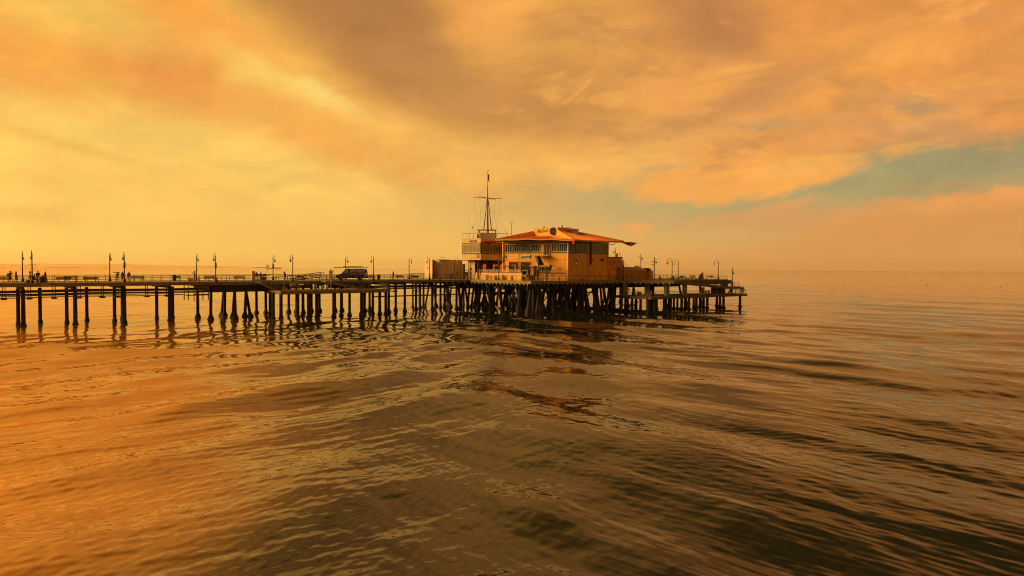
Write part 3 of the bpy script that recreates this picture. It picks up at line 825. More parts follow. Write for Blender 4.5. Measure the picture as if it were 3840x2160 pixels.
# ramp from the walkway down to the far end of the stage
RU0, RU1 = UofPX(1215, -1.5, 6.5), SU1 - 2.2
m = MB(); m.slab([(RU0, -2.2, DECK), (RU1, -2.2, SZ + .05), (RU1, -.3, SZ + .05), (RU0, -.3, DECK)], .22); m.build('ramp', DECK2, FISHT)
m = MB(); m.beam((RU0, -2.3, DECK - .2), (RU1, -2.3, SZ - .15), .12, .4); m.build('ramp_beam', BEAM, FISHT)
for v in (-2.3, -.35):
    for dz in (.45, .75, 1.05):
        m = MB(); m.tube([(RU0, v, DECK + dz), (RU1, v, SZ + .05 + dz)], .026, 6); m.build('handrail', RAILM, FISHT)
    for i in range(9):
        t = i / 8; p = Vector((lerp(RU0, RU1, t), v, lerp(DECK, SZ, t))); m = MB(); m.tube([p, p + Vector((0, 0, 1.08))], .03, 6); m.build('handrail_post', RAILM, FISHT)
m = MB()
for v in (-5.2,): m.box(((SU0 + SU1) / 2 + 2, .15, 5.55), (SU1 - SU0 - 5, .16, .55))
m.build('back_board', WOOD_DARK, FISHT)

# --- seaward fishing platform and the ramp above it
EZ = 3.1
EPOLY = [(106.5, -18.5), (105.6, -31), (141.3, -31.2), (141.3, -24.0), (113, -19)]
m = MB(); m.prism(EPOLY, EZ - .2, EZ); m.build('deck', DECK2, ENDT)
ENDB = mat('dark_rusty_edge_beam', (.10, .060, .032), .85, .45, 1.6, bump=.4, stretch=(.35, .35, 1.5))
for i in (0, 1, 2): seg_beam(ENDT, EPOLY[i], EPOLY[i + 1], EZ - .5, EZ + .04, material=ENDB)
m = MB()
for v in (-29.8, -27, -24.5): m.box((123.4, v, EZ - .4), (34.6, .25, .36))
m.build('stringer', WOOD_DARK, ENDT)
for px, v, k in [(2345, -20.5, 'fat'), (2385, -21.5, 'fat'), (2370, -25, 'fat'), (2427, -29.9, 'conc'), (2436, -28.0, 'fat'), (2462, -26, 'fat'), (2490, -30, 'fat'), (2497, -25, 'fat'), (2515, -30, 'conc'), (2527, -25.4, 'tar'), (2540, -26.5, 'tar'), (2556, -29.5, 'conc'), (2569, -27.5, 'conc'),
                (2583, -30.2, 'conc'), (2601, -26, 'tar'), (2611, -28.4, 'conc'), (2625, -25.2, 'conc'), (2638, -27.8, 'conc'), (2652, -30.4, 'conc'), (2688, -26.0, 'conc'), (2700, -28.2, 'conc'), (2713, -30.4, 'conc'), (2775, -30.6, 'conc'), (2455, -30.3, 'fat'), (2402, -27, 'fat')]:
    pile_px(ENDT, px, v, top=EZ - .5, kind=(k, 1))
# square concrete posts that carry the head over the low platform
for px, v, w in ((2345, -21.6, 1.25), (2427, -24.6, 1.35), (2500, -28.5, 1.2), (2568, -30.4, 1.15), (2634, -30.2, 1.05)):
    u = UofPX(px, v, 5); m = MB(); top = 5.9 if px < 2520 else 5.9 - (u - 113) * .085
    m.box((u, v, (EZ + top) / 2), (w * .9, .6, top - EZ), bev=.04); m.build('post', CONC, ENDT)
# ramp: from the head at u=113 down to a landing at u=135
RZ1 = 4.95
m = MB(); m.slab([(113.05, -31.0, DECK - .01), (134.4, -31.0, RZ1), (134.4, -28.4, RZ1), (113.05, -28.4, DECK - .01)], .3)
m.box((136.3, -29.7, RZ1 - .15), (3.7, 2.6, .3)); m.build('ramp', DECKM, ENDT)
m = MB(); m.beam((113.0, -31.12, DECK - .33), (134.4, -31.12, RZ1 - .3), .2, .62); m.beam((134.42, -31.12, RZ1 - .28), (138.2, -31.12, RZ1 - .28), .2, .58); m.build('ramp_beam', mat('dark_olive_beam', (.13, .095, .04), .85, .4, 1.6, bump=.4), ENDT)
m = MB(); m.beam((126, -25.9, 5.9), (143, -25.9, 5.9), .3, .9); m.box((139.6, -25.9, 4.9), (2.6, .4, 1.4)); m.build('back_wall', mat('dark_skirting', (.06, .05, .035), .85, .3, 2), ENDT)
for px, v in ((2700, -30.2), (2744, -30.6)):
    u = UofPX(px, v, 4); m = MB(); m.box((u, v, (EZ + RZ1 - .3) / 2), (.3, .3, RZ1 - .3 - EZ)); m.build('prop', WOOD_DARK, ENDT)
m = MB(); m.box((UofPX(2700, -27, 4), -26.5, 4.0), (5.5, .3, 1.7)); m.build('shelter_wall', WOOD_DARK, ENDT)

# ================================================================== railings
POSTS = {}
def railing(label, path, z_off=0, h=1.08, n=4, gap=1.5, material=RAILM, r=.027, post=.04):
    base = W(path[0][0], path[0][1], path[0][2])
    t = thing('railing', label, 'railing', base, TH, 'metal railings along the deck edges')
    o0 = Vector(path[0])
    P = [Vector(p) - o0 for p in path]
    for k in range(n):
        z = h * (1 - k / n * .98)
        m = MB(); m.tube([p + Vector((0, 0, z)) for p in P], r * (1.35 if k == 0 else 1), 6); m.build('rail', material, t)
    key = (round(h, 2), material.name, post)
    for a, b in zip(P, P[1:]):
        L_ = (b - a).length; c = max(1, round(L_ / gap))
        for i in range(c + (1 if b is P[-1] else 0)):
            p = a + (b - a) * (i / c)
            if key not in POSTS:
                m = MB(); m.tube([(0, 0, -.03), (0, 0, h + .02)], post, 6); m.box((0, 0, .02), (.16, .16, .05))
                POSTS[key] = m.build('post', material, t, loc=p)
            else:
                q = POSTS[key].copy(); COL.objects.link(q); q.parent = t; q.location = p
    return t
D = DECK
railing('near railing of the walkway from the left edge to the wooden stairs', [(-14, .15, D), (SS0 - .3, .15, D)])
railing('far railing of the walkway behind people and benches at the left', [(-20, PW - .2, D), (38, PW - .2, D)])
railing('far railing of the walkway behind the black van', [(38.2, PW - .2, D), (74.6, PW - .2, D)])
railing('near railing of the walkway in front of the black van', [(UofPX(1080, 0), .15, D), (66, .15, D)])
railing('near railing of the walkway before the beige concrete shed', [(66.2, .15, D), (80.7, .15, D)])
railing('railing before the terrace, from the inner deck corner towards the flowerpots', [(81.2, 0, D), (81.2, -20.8, D)], material=RAILM)
railing('railing in front of the tall blank orange wall', [(81.4, -20.85, D), (107, -20.85, D)])
railing('railing slanting past the orange sheds beside the restaurant', [(107.1, -21, D), (113, -30.8, D)])
railing('railing that slopes down along the ramp at the seaward end', [(113.3, -30.9, D), (134.4, -30.9, RZ1), (138, -30.9, RZ1)])
railing('inner railing of the seaward ramp, behind its sloping outer one', [(114, -28.5, D - .05), (134.4, -28.5, RZ1)], gap=2.2)
railing('far railing at the very end of the upper deck behind the dark fin', [(119, 16.4, D), (146.8, 16.4, D), (150.2, 5.8, D), (150.2, -13.8, D), (141, -25.8, D)])
railing('railing along the low dark fishing platform', [(106.0, -22, EZ), (105.8, -30.8, EZ), (141.1, -31.0, EZ), (141.1, -25, EZ)])
railing('railing along the low boarded stage below the van', [(SU0 + 2, SV + .15, SZ), (SU1 - .15, SV + .15, SZ), (SU1 - .15, -3, SZ)])
railing('back railing of the deck behind the beige concrete shed', [(75.4, 16.7, D), (88, 16.7, D)])

# ================================================================== street lamps
def make_lamp():
    t = thing('street_lamp', 'proto', 'street lamp', (0, 0, 0), 0, 'gooseneck lamps along the pier')
    m = MB(); m.lathe([(.30, -.02), (.30, .12), (.24, .16), (.22, .34), (.25, .38), (.17, .5), (.13, .78), (.115, .86)], n=10); m.build('base', LAMPM, t, smooth=True)
    m = MB(); m.tube([(0, 0, .8), (0, 0, 2.4), (0, 0, 4.32)], [.095, .085, .07], 10); m.lathe([(.1, 4.2), (.11, 4.26), (.1, 4.36), (.05, 4.44), (.02, 4.5)], n=8); m.build('pole', LAMPM, t, smooth=True)
    pts = [(0, 0, 4.3)] + [(.53 - .53 * math.cos(a), 0, 4.42 + .5 * math.sin(a)) for a in [math.pi * i / 12 for i in range(13)]] + [(1.06, 0, 4.1)]
    m = MB(); m.tube(pts, .036, 8); m.build('arm', LAMPM, t, smooth=True)
    pts = [(.05, 0, 4.02), (.3, 0, 4.28), (.55, 0, 4.32), (.8, 0, 4.16), (.72, 0, 4.08), (.66, 0, 4.14)]
    m = MB(); m.tube(pts, .016, 6); m.tube([(.04, 0, 4.12), (.2, 0, 4.12), (.3, 0, 4.28)], .014, 6); m.build('scroll_brace', LAMPM, t, smooth=True)
    m = MB(); m.lathe([(.04, 4.16), (.06, 4.06), (.07, 3.98), (.15, 3.9), (.21, 3.8), (.2, 3.78)][::-1], (1.06, 0, 0), n=12); m.build('lamp_shade', LAMPM, t, smooth=True)
    m = MB(); m.lathe([(.02, 3.53), (.1, 3.56), (.155, 3.66), (.16, 3.74), (.13, 3.8)], (1.06, 0, 0), n=12); m.build('globe', GLASSM, t, smooth=True)
    return t
LAMP0 = make_lamp(); lamp_used = False
GL = 'gooseneck lamps along the pier'
def place_lamp(px, v, ang, label, z=DECK, u=None, scale=1.0):
    """ang: direction of the arm in pier coordinates (0 = out to sea along the pier, 90 = away from the viewer)"""
    global lamp_used
    if u is None: u = UofPX(px, v, z)
    loc = W(u, v, z); rz = TH + R(ang)
    if not lamp_used:
        lamp_used = True; LAMP0.location = loc; LAMP0.rotation_euler = (0, 0, rz); LAMP0['label'] = label; LAMP0.scale = (scale,) * 3; return LAMP0
    return dup(LAMP0, loc, rz, label, GL, scale=scale)
la = []
la.append(place_lamp(121, .45, 90, 'lamp post at the left whose foot is hidden by the parked scooter'))
la.append(place_lamp(85, PW - .8, -90, 'leftmost lamp post, on the far side between red hooded person and scooter'))
la.append(place_lamp(467, .45, 90, 'lamp post with two boxes on its pole between two dark hooded people'))
la.append(place_lamp(412, PW - .8, -90, 'far lamp post beside the person looking out with a flat board'))
la.append(place_lamp(809, .45, 90, 'lamp post with two boxes on its pole right of a bench'))
la.append(place_lamp(737, PW - 1.6, -90, 'lamp post behind the man in a pale shirt raising his arm'))
la.append(place_lamp(1098, .45, 90, 'plain lamp post standing right of the lone hunched walker'))
la.append(place_lamp(1024, PW - .8, -90, 'far lamp post with two pale boxes, behind the head of the stairs'))
la.append(place_lamp(1401, .45, 90, 'lamp post just behind the rear bumper of the black van'))
la.append(place_lamp(1296, PW - .8, -90, 'lamp post whose top sticks up behind the roof of the black van'))
la.append(place_lamp(1534, PW - 1.0, -90, 'lamp post with a small dark plate, left of the beige shed'))
la.append(place_lamp(1611, .45, 90, 'lamp post in front of the left edge of the beige shed'))
la.append(place_lamp(1649, 3.2, -40, 'lamp post carrying the blue notice before the beige shed'))
la.append(place_lamp(1765, 0, -25, 'lamp post with a dark box at the left corner of the harbour office', u=83.2))
la.append(place_lamp(1870, 0, 0, 'lamp post in front of the terrace wall with orange parasols', u=82.0, scale=1.05))
la[-1].location = W(82.0, VofPX(1870, 82.0), DECK)
la[-2].location = W(83.2, VofPX(1765, 83.2), DECK)
la.append(place_lamp(2182, -20.3, 125, 'lamp post in front of the blank orange wall of the restaurant'))
la.append(place_lamp(2337, -20.6, 125, 'lamp post before the small orange annex with the grey roof'))
la.append(place_lamp(2520, -25.2, 125, 'left one of the two close lamp posts on the seaward deck'))
la.append(place_lamp(2543, -14, 125, 'right one of the two close lamp posts on the seaward deck'))
la.append(place_lamp(2693, -25.4, 100, 'lamp post alone at the far right end, beside the dark fin'))
la.append(place_lamp(1704, 21, -60, 'lamp post whose arc alone shows over the beige shed roof', u=83.5))
la[-1].location = W(82.0, 16.2, DECK); la[-1].location = W(82.0, VofPX(1704, 82.0), DECK)
# boxes and plates mounted on lamp poles (parts of those lamps)
BOXD = mat('dark_notice_board', (.05, .042, .045), .6, .3, 4); BOXL = mat('grey_box', (.22, .19, .17), .6, .25, 4)
m = MB(); m.box((0, 0, 2.55), (.34, .3, .42), bev=.03); b1 = m.build('speaker_box', BOXD, la[2])
m = MB(); m.box((0, 0, 3.02), (.42, .3, .42), bev=.02); b2 = m.build('notice_plate', BOXL, la[2])
for l, c in ((la[4], 0), (la[7], 1)):
    for b in (b1, b2):
        o = b.copy(); COL.objects.link(o); o.parent = l
m = MB(); m.box((0, 0, 2.9), (.55, .08, .26), bev=.02); m.build('notice_plate', BOXD, la[10])
m = MB(); m.box((.02, 0, 2.35), (.38, .32, .55), bev=.03); m.box((0, 0, 1.3), (.34, .3, .9), bev=.03); m.build('speaker_box', BOXD, la[13])
# blue notice: own sheet with pale lines
BLUE = mat('blue_sign', (.11, .11, .28), .5, .15, 5)
t = la[12]
m = MB(); a = -TH + R(40)
m.box((0, 0, 2.62), (.08, .62, 1.0), rz=0, bev=.01); bs = m.build('notice_plate', BLUE, t); bs.rotation_euler = (0, 0, R(-53)); bs['label'] = 'blue notice with pale blocks of text'
m = MB()
for zz in (2.28, 2.5, 2.72, 2.94):
    for y in (-.15, .13): m.box((.046, y, zz), (.012, .2, .12)); m.box((-.046, y, zz), (.012, .2, .12))
pl = m.build('pale_panel', WHITE, bs)

# ================================================================== benches
def make_bench():
    t = thing('bench', 'proto', 'bench', (0, 0, 0), 0, 'plank benches along the pier')
    for x in (-.72, .72):
        m = MB(); m.box((x, 0, .2), (.12, .46, .4), bev=.02); m.box((x, .2, .6), (.1, .09, .5), bev=.02); m.box((x, .06, .04), (.2, .6, .08), bev=.02); m.build('leg', PALE, t)
    m = MB()
    for k in range(3): m.box((0, -.17 + k * .16, .44), (2.1, .14, .06), bev=.012)
    m.build('seat', BENCHW, t)
    m = MB()
    for k in range(2): m.box((0, .25 + k * .02, .6 + k * .2), (2.1, .05, .16), bev=.012)
    m.build('backrest', BENCHW, t)
    return t
BN0 = make_bench(); bench_used = False
def place_bench(px, v, ang, label, z=DECK):
    global bench_used
    loc = W(UofPX(px, v, z), v, z); rz = TH + R(ang)
    if not bench_used:
        bench_used = True; BN0.location = loc; BN0.rotation_euler = (0, 0, rz); BN0['label'] = label; return BN0
    return dup(BN0, loc, rz, label, 'plank benches along the pier')
place_bench(10, 11.5, 180, 'plank bench at the left edge behind the walker with a backpack')
place_bench(238, 5.5, 180, 'near one of the two overlapping plank benches right of the drum bin')
place_bench(268, 12.2, 0, 'far one of the two overlapping plank benches right of the drum bin')
place_bench(338, 5.0, 180, 'plank bench standing just before the far lamp post and board watcher')
place_bench(518, 11.8, 0, 'plank bench right of the two dark hooded people')
place_bench(788, 11.2, 0, 'plank bench left of a lamp post with two boxes')
place_bench(898, 10.8, 0, 'plank bench between the lamp post and the head of the stairs')
place_bench(1128, 9.8, 20, 'plank bench right of the hunched walker, behind slanted rails')
place_bench(1392, 11, 0, 'plank bench half hidden behind the tail of the black van')
place_bench(1500, 9, 10, 'plank bench right of the two people standing close together')
place_bench(1106, -3.4, 180, 'plank bench on the low stage under the seated people', z=SZ)
place_bench(1307, -3.4, 180, 'plank bench on the low stage below the black van', z=SZ)
place_bench(2562, -20, 0, 'left plank bench on the seaward deck between lamp and dark fin')
place_bench(2600, -16, 0, 'dark plank bench on the seaward deck just left of the fin')
place_bench(2668, -18, 0, 'plank bench on the seaward deck just right of the fin')
place_bench(2478, -22, 30, 'plank bench on the seaward deck beside the tall floodlight pole')
place_bench(2650, -27, 180, 'plank bench on the low fishing platform under the sloping ramp', z=EZ)

# ================================================================== bins, boxes and other furniture
BINW = mat('dark_green_slats', (.045, .045, .028), .7, .35, 5, stretch=(3, 3, .4))
def make_bin():
    t = thing('trash_can', 'proto', 'trash can', (0, 0, 0), 0, 'slatted bins along the pier')
    m = MB()
    for k in range(14):
        a = 2 * math.pi * k / 14; m.box((.33 * math.cos(a), .33 * math.sin(a), .5), (.03, .12, .9), rz=a)
    m.build('slats', BINW, t)
    m = MB(); m.lathe([(.3, .04), (.31, .92), (.27, .93), (.27, .3)], n=14); m.build('liner', BLACK, t)
    m = MB(); m.lathe([(.36, .92), (.38, .97), (.3, 1.06), (.16, 1.12), (.15, 1.1)], n=14); m.build('lid', DARKM, t, smooth=True)
    return t
BI0 = make_bin(); bin_used = False
def place_bin(px, v, label, z=DECK, s=1.0, skip=()):
    global bin_used
    loc = W(UofPX(px, v, z), v, z)
    if not bin_used:
        bin_used = True; BI0.location = loc; BI0['label'] = label; BI0.scale = (s, s, 1); return BI0
    o = dup(BI0, loc, .3, label, 'slatted bins along the pier', skip=skip); o.scale = (s, s, 1)
    return o
place_bin(654, 10.5, 'slatted bin standing left of the small grill at the far railing')
o = place_bin(160, .75, 'wide dark drum bin hung on the railing beside the people', s=1.45, skip=('lid',)); o.location.z += .02
place_bin(1420, 4.5, 'slatted bin right of the lamp post behind the van')
place_bin(1626, 2.2, 'slatted bin between the two lamp posts before the beige shed')
place_bin(1692, 10.0, 'slatted bin in front of the pale door of the beige shed')

YELL = mat('yellow_paint', (.62, .36, .04), .5, .2, 4); ORANGEP = mat('orange_plastic', (.75, .22, .04), .45, .15, 4)
t = thing('storage_box', 'low yellow storage box beside the lamp and the man in shorts', 'box', W(UofPX(713, 5), 5, DECK), TH)
m = MB(); m.box((0, 0, .27), (1.0, .55, .46), bev=.03); m.build('body', YELL, t)
m = MB(); m.box((0, 0, .53), (1.06, .6, .07), bev=.02); m.build('lid', YELL, t)
t = thing('canister', 'small orange canister at the foot of a lamp post', 'canister', W(UofPX(745, 6), 6, DECK), TH)
m = MB(); m.lathe([(.17, 0), (.19, .05), (.19, .62), (.12, .72), (.06, .75)], n=12); m.build('body', ORANGEP, t, smooth=True)
m = MB(); m.tube([(-.12, 0, .68), (-.1, 0, .86), (.1, 0, .86), (.12, 0, .68)], .02, 6); m.build('handle', ORANGEP, t)
t = thing('standing_grill', 'small dark standing grill beside the slatted bin', 'grill', W(UofPX(668, 10.5), 10.5, DECK), TH)
m = MB(); m.tube([(0, 0, 0), (0, 0, .55)], .04, 8); m.lathe([(.15, 0), (.15, .04)], n=10); m.build('stand', DARKM, t)
m = MB(); m.box((0, 0, .7), (.5, .4, .3), bev=.05); m.build('fire_box', DARKM, t)
m = MB(); m.beam((-.2, -.2, .86), (.2, -.2, .95), .03, .03); m.build('handle', DARKM, t)
t = thing('locker', 'tall yellow cabinet beside the two people at the stairhead', 'cabinet', W(UofPX(949, 7.5), 7.5, DECK), TH)
m = MB(); m.box((0, 0, .95), (.55, .5, 1.8), bev=.02); m.build('body', YELL, t)
m = MB(); m.box((0, -.27, .98), (.46, .03, 1.6), bev=.005); m.build('door', YELL, t)
m = MB(); m.box((0, 0, .03), (.6, .55, .06)); m.build('base', DARKM, t)
# dark notice frames at the head of the stairs
GREENB = mat('dark_green_board', (.05, .055, .04), .6, .3, 4)
t = thing('notice_stand', 'dark green double notice stand at the head of the stairs', 'notice stand', W(UofPX(975, .9), .9, DECK), TH)
for x in (-1.05, 0, 1.05):
    m = MB(); m.box((x, 0, .6), (.1, .1, 1.2)); m.build('post', GREENB, t)
m = MB(); m.box((0, 0, 1.12), (2.3, .14, .34), bev=.02); m.build('board', GREENB, t)
m = MB(); m.box((.55, 0, .5), (.95, .06, .7), bev=.01); m.box((-.55, 0, .25), (.95, .06, .2)); m.build('panel', GREENB, t)
# slanted rails of the upper access ramp (behind the stage)
t = thing('access_ramp', 'sloping dark access ramp with tube rails behind the hunched walker', 'ramp', W(UofPX(1000, 9), 9, DECK), TH)
Lr = UofPX(1215, 9) - UofPX(1000, 9)
m = MB(); m.slab([(0, 0, .02), (Lr * .52, 0, .12), (Lr * .52, 1.6, .12), (0, 1.6, .02)], .08); m.slab([(Lr * .52, 0, .12), (Lr, 0, .66), (Lr, 1.6, .66), (Lr * .52, 1.6, .12)], .1); m.build('ramp_deck', WOOD_DARK, t)
for y in (0, 1.6):
    for dz in (.35, .65, .95):
        m = MB(); m.tube([(0, y, .3 + dz), (Lr * .5, y, -.1 + dz), (Lr, y, .66 + dz)], .04, 6); m.build('handrail', DARKM, t)
    for x in (0, .2, .4, .6, .8, 1):
        m = MB(); zb = .05 if x < .52 else .12 + (x - .52) / .48 * .54
        m.tube([(Lr * x, y, zb), (Lr * x, y, zb + .95)], .045, 6); m.build('handrail_post', DARKM, t)
# white boxes on the low stage
for px, v, d, lab in ((1181, -5.2, (.62, .5, .95), 'pale cabinet on the low stage, left of two white boxes'), (1205, -4.6, (.5, .5, .62), 'middle white fish-cleaning box on the low stage'), (1224, -4.4, (.55, .5, .8), 'white box on the low stage next to the double sign pole')):
    t = thing('cabinet', lab, 'cabinet', W(UofPX(px, v, SZ), v, SZ), TH, 'white boxes on the low stage')
    m = MB(); m.box((0, 0, d[2] / 2 + .12), d, bev=.03); m.build('body', WHITE if px > 1190 else PALE, t)
    m = MB(); m.box((0, 0, d[2] + .14), (d[0] + .1, d[1] + .1, .05), bev=.01); m.build('lid', WHITE, t)
    for x in (-1, 1): m = MB(); m.box((x * d[0] * .4, 0, .06), (.07, d[1] * .8, .12)); m.build('leg', DARKM, t)
# sign poles with two boards back to back
def board_pole(px, v, z, h, label, zc, bh, bw, gap, pm=RAILP):
    t = thing('sign_pole', label, 'sign', W(UofPX(px, v, z), v, z), 0)
    m = MB(); m.tube([(0, 0, -.4), (0, 0, h)], .06, 8); m.build('pole', pm, t)
    for s in (-1, 1):
        m = MB(); m.box((s * (bw / 2 + gap), 0, zc), (bw, .06, bh), bev=.01); m.build('board', mat('pale_sign_board', (.38, .34, .27), .7, .2, 3), t)
    m = MB(); m.box((0, .05, zc + bh * .3), (bw * 2, .04, .06)); m.box((0, .05, zc - bh * .3), (bw * 2, .04, .06)); m.build('bracket', DARKM, t)
    return t
board_pole(1240.5, -6.6, SZ, 3.9, 'sign pole with two tall pale boards left of the black van', 2.6, 2.0, .28, .03)
board_pole(2019, -19.6, DECK, 4.6, 'dark pole with two white boards before the restaurant stairs', 2.6, .85, .24, .05, DARKM)
t = thing('post_with_cap', 'thin dark post with a small pale cap beside the tall sign boards', 'post', W(UofPX(1249, 2, DECK), 2, DECK), 0)
m = MB(); m.tube([(0, 0, 0), (0, 0, 1.8)], .05, 8); m.build('pole', DARKM, t)
m = MB(); m.lathe([(.18, 1.8), (.2, 1.86), (.05, 2.0)], n=10); m.build('cap', PALE, t)
# orange work scaffold hung under the walkway
SCAF = mat('orange_brown_scaffold', (.22, .085, .03), .7, .35, 4)
us0, us1 = UofPX(698, -.4, 5), UofPX(782, -.4, 5)
t = thing('hanging_scaffold', 'orange brown work scaffold hung below the walkway', 'scaffold', W(us0, 0, 0), TH)
ls = us1 - us0
for x in (0, ls * .18, ls * .35, ls * .65, ls * .84, ls):
    for y in ((-.35,) if x in (ls * .35, ls) else (.9,)):
        m = MB(); m.box((x, y, 4.85), (.13, .13, 2.9 if x != ls * .35 else 3.1)); m.build('upright', SCAF, t)
for z in (5.6, 5.15, 4.75, 4.4):
    m = MB(); m.beam((ls * .35, -.35, z), (ls, -.35, z), .1, .13); m.build('rail', SCAF, t)
m = MB(); m.box((ls * .6, .3, 4.25), (ls * 1.1, 1.5, .12)); m.build('platform', WOOD_DARK, t)
m = MB(); m.beam((ls * .35, -.32, 4.4), (ls, -.32, 5.6), .06, .08); m.build('brace', SCAF, t)
# ladder between pilings
t = thing('ladder', 'pale ladder hanging from the pier between slim pilings', 'ladder', W(UofPX(1566, 6, 3), 6, 1.2), TH)
for x in (-.22, .22): m = MB(); m.tube([(x, 0, 0), (x, 0, 4.2)], .03, 6); m.build('rail', RAILP, t)
for k in range(11): m = MB(); m.tube([(-.22, 0, .3 + k * .36), (.22, 0, .3 + k * .36)], .022, 6); m.build('rung', RAILP, t)
# tower viewers at the edge of the head
VIEW = mat('pale_green_viewer', (.42, .45, .34), .4, .2, 5, metal=.2)
v0 = None
for px, v, lab in ((2044, -20.2, 'left one of the two pale coin viewers before the stairs'), (2061, -20.2, 'right one of the two pale coin viewers before the stairs')):
    loc = W(UofPX(px, v), v, DECK)
    if v0 is None:
        t = v0 = thing('tower_viewer', lab, 'coin viewer', loc, TH - R(90), 'coin viewers at the railing')
        m = MB(); m.lathe([(.24, 0), (.22, .12), (.09, .3), (.07, .95), (.1, 1.0)], n=12); m.build('stand', VIEW, t, smooth=True)
        m = MB(); m.box((0, 0, 1.22), (.42, .36, .4), bev=.12); m.build('head', VIEW, t, smooth=True)
        for y in (-.09, .09): m = MB(); m.tube([(.18, y, 1.26), (.34, y, 1.26)], .06, 8); m.build('eyepiece', DARKM, t)
    else: dup(v0, loc, TH - R(70), lab, 'coin viewers at the railing')
# dark fin, cones, blue bin and drums on the seaward deck
FINM = mat('dark_grey_fin', (.075, .06, .045), .7, .35, 2)
t = thing('fin_shelter', 'dark curved fin-shaped structure on the seaward deck', 'fin structure', W(UofPX(2630, -22), -22, DECK), 0)
m = MB(); prof = [(-.75, 0), (-.68, .5), (-.45, 1.05), (-.05, 1.5), (.5, 1.85), (.42, 1.2), (.46, .5), (.6, 0)]
for s in (-1, 1): pass
n_ = len(prof)
a = [m.pt((x, -.22 * (1 - z / 2.2), z)) for x, z in prof]; b = [m.pt((x, .22 * (1 - z / 2.2), z)) for x, z in prof]
m.face(*a); m.face(*b[::-1])
for i in range(n_): m.face(a[i], b[i], b[(i + 1) % n_], a[(i + 1) % n_])
m.build('fin', FINM, t)
m = MB(); m.box((-.05, 0, .05), (1.7, .8, .1), bev=.03); m.build('base', FINM, t)
BLUEP = mat('blue_plastic', (.03, .11, .26), .5, .2, 4); REDP = mat('red_plastic', (.5, .06, .05), .5, .2, 4)
for px, v, c, lab in ((2627, -19, ORANGEP, 'orange drum left of the dark fin'), (2648.5, -23, ORANGEP, 'orange drum right of the dark fin'), (2525, -22, BLUEP, 'blue barrel beside two close lamp posts'), (2595, -18, REDP, 'faded red drum by the far railing of the seaward deck')):
    t = thing('drum', lab, 'drum', W(UofPX(px, v), v, DECK), 0, 'drums on the seaward deck')
    m = MB(); m.lathe([(.24, 0), (.26, .05), (.25, .3), (.265, .33), (.25, .36), (.25, .78), (.26, .82), (.22, .85)], n=14); m.build('body', c, t, smooth=True)
    m = MB(); m.lathe([(.2, .845), (.2, .88), (.05, .9)], n=12); m.build('lid', DARKM, t)
for px, lab in ((2397, 'brown crate on the low platform behind its railing'), ):
    t = thing('crate', lab, 'crate', W(UofPX(px, -24, EZ), -24, EZ), TH)
    m = MB(); m.box((0, 0, .42), (.85, .7, .8), bev=.02); m.build('body', mat('crate_wood', (.26, .16, .085), .8, .3, 3, planks=('Z', .16)), t)
    m = MB(); m.box((0, 0, .85), (.92, .76, .06)); m.build('lid', BEAM, t)
# floodlight and loudspeaker poles
GREYP = mat('grey_pole', (.20, .18, .15), .5, .3, 5, metal=.3)
def flood_pole(px, v, z, h, label, heads, r=.085, pm=GREYP, u=None):
    u = UofPX(px, v, z) if u is None else u
    t = thing('floodlight_pole', label, 'floodlight pole', W(u, v, z), 0)
    m = MB(); m.tube([(0, 0, -.1), (0, 0, h)], r, 10); m.lathe([(.22, -.02), (.22, .06), (.1, .12)], n=8); m.build('pole', pm, t)
    for (x, zz, kind) in heads:
        if kind == 'flat':
            m = MB(); m.box((x * .5, 0, zz), (abs(x), .05, .05)); m.box((x, 0, zz), (.45, .3, .13), bev=.03); m.build('floodlight', DARKM, t)
        elif kind == 'round':
            m = MB(); m.box((x * .5, 0, zz + .08), (abs(x), .05, .05)); m.lathe([(.06, -.2), (.18, -.12), (.21, .02), (.16, .14), (.06, .2)], (x, 0, zz), n=12); m.build('horn', DARKM, t, smooth=True)
        elif kind == 'arm':
            m = MB(); m.box((x * .5, 0, zz), (abs(x), .05, .06)); m.build('bracket_arm', pm, t)
        elif kind == 'box':
            m = MB(); m.box((x, 0, zz), (.42, .34, .9), bev=.04); m.build('control_box', DARKM, t)
    return t
flood_pole(2453, -25.6, DECK, 5.15, 'tall grey floodlight pole between annex sheds and lamp posts', [(-.45, 4.25, 'flat'), (-.4, 3.5, 'flat'), (.42, 4.0, 'round'), (.75, 4.75, 'arm')], r=.12)
flood_pole(2402, -12, DECK, 6.3, 'dark loudspeaker pole rising behind the annex shed roofs', [(-.4, 5.7, 'flat'), (.3, 5.2, 'round'), (.26, 4.7, 'flat')])
FP = flood_pole(2745.5, -30.4, RZ1, 4.1, 'last pale lamp pole at the end of the ramp with a bird', [(.6, 3.75, 'arm'), (.22, 3.15, 'round'), (.4, 3.45, 'arm'), (.02, .55, 'box')], r=.12)
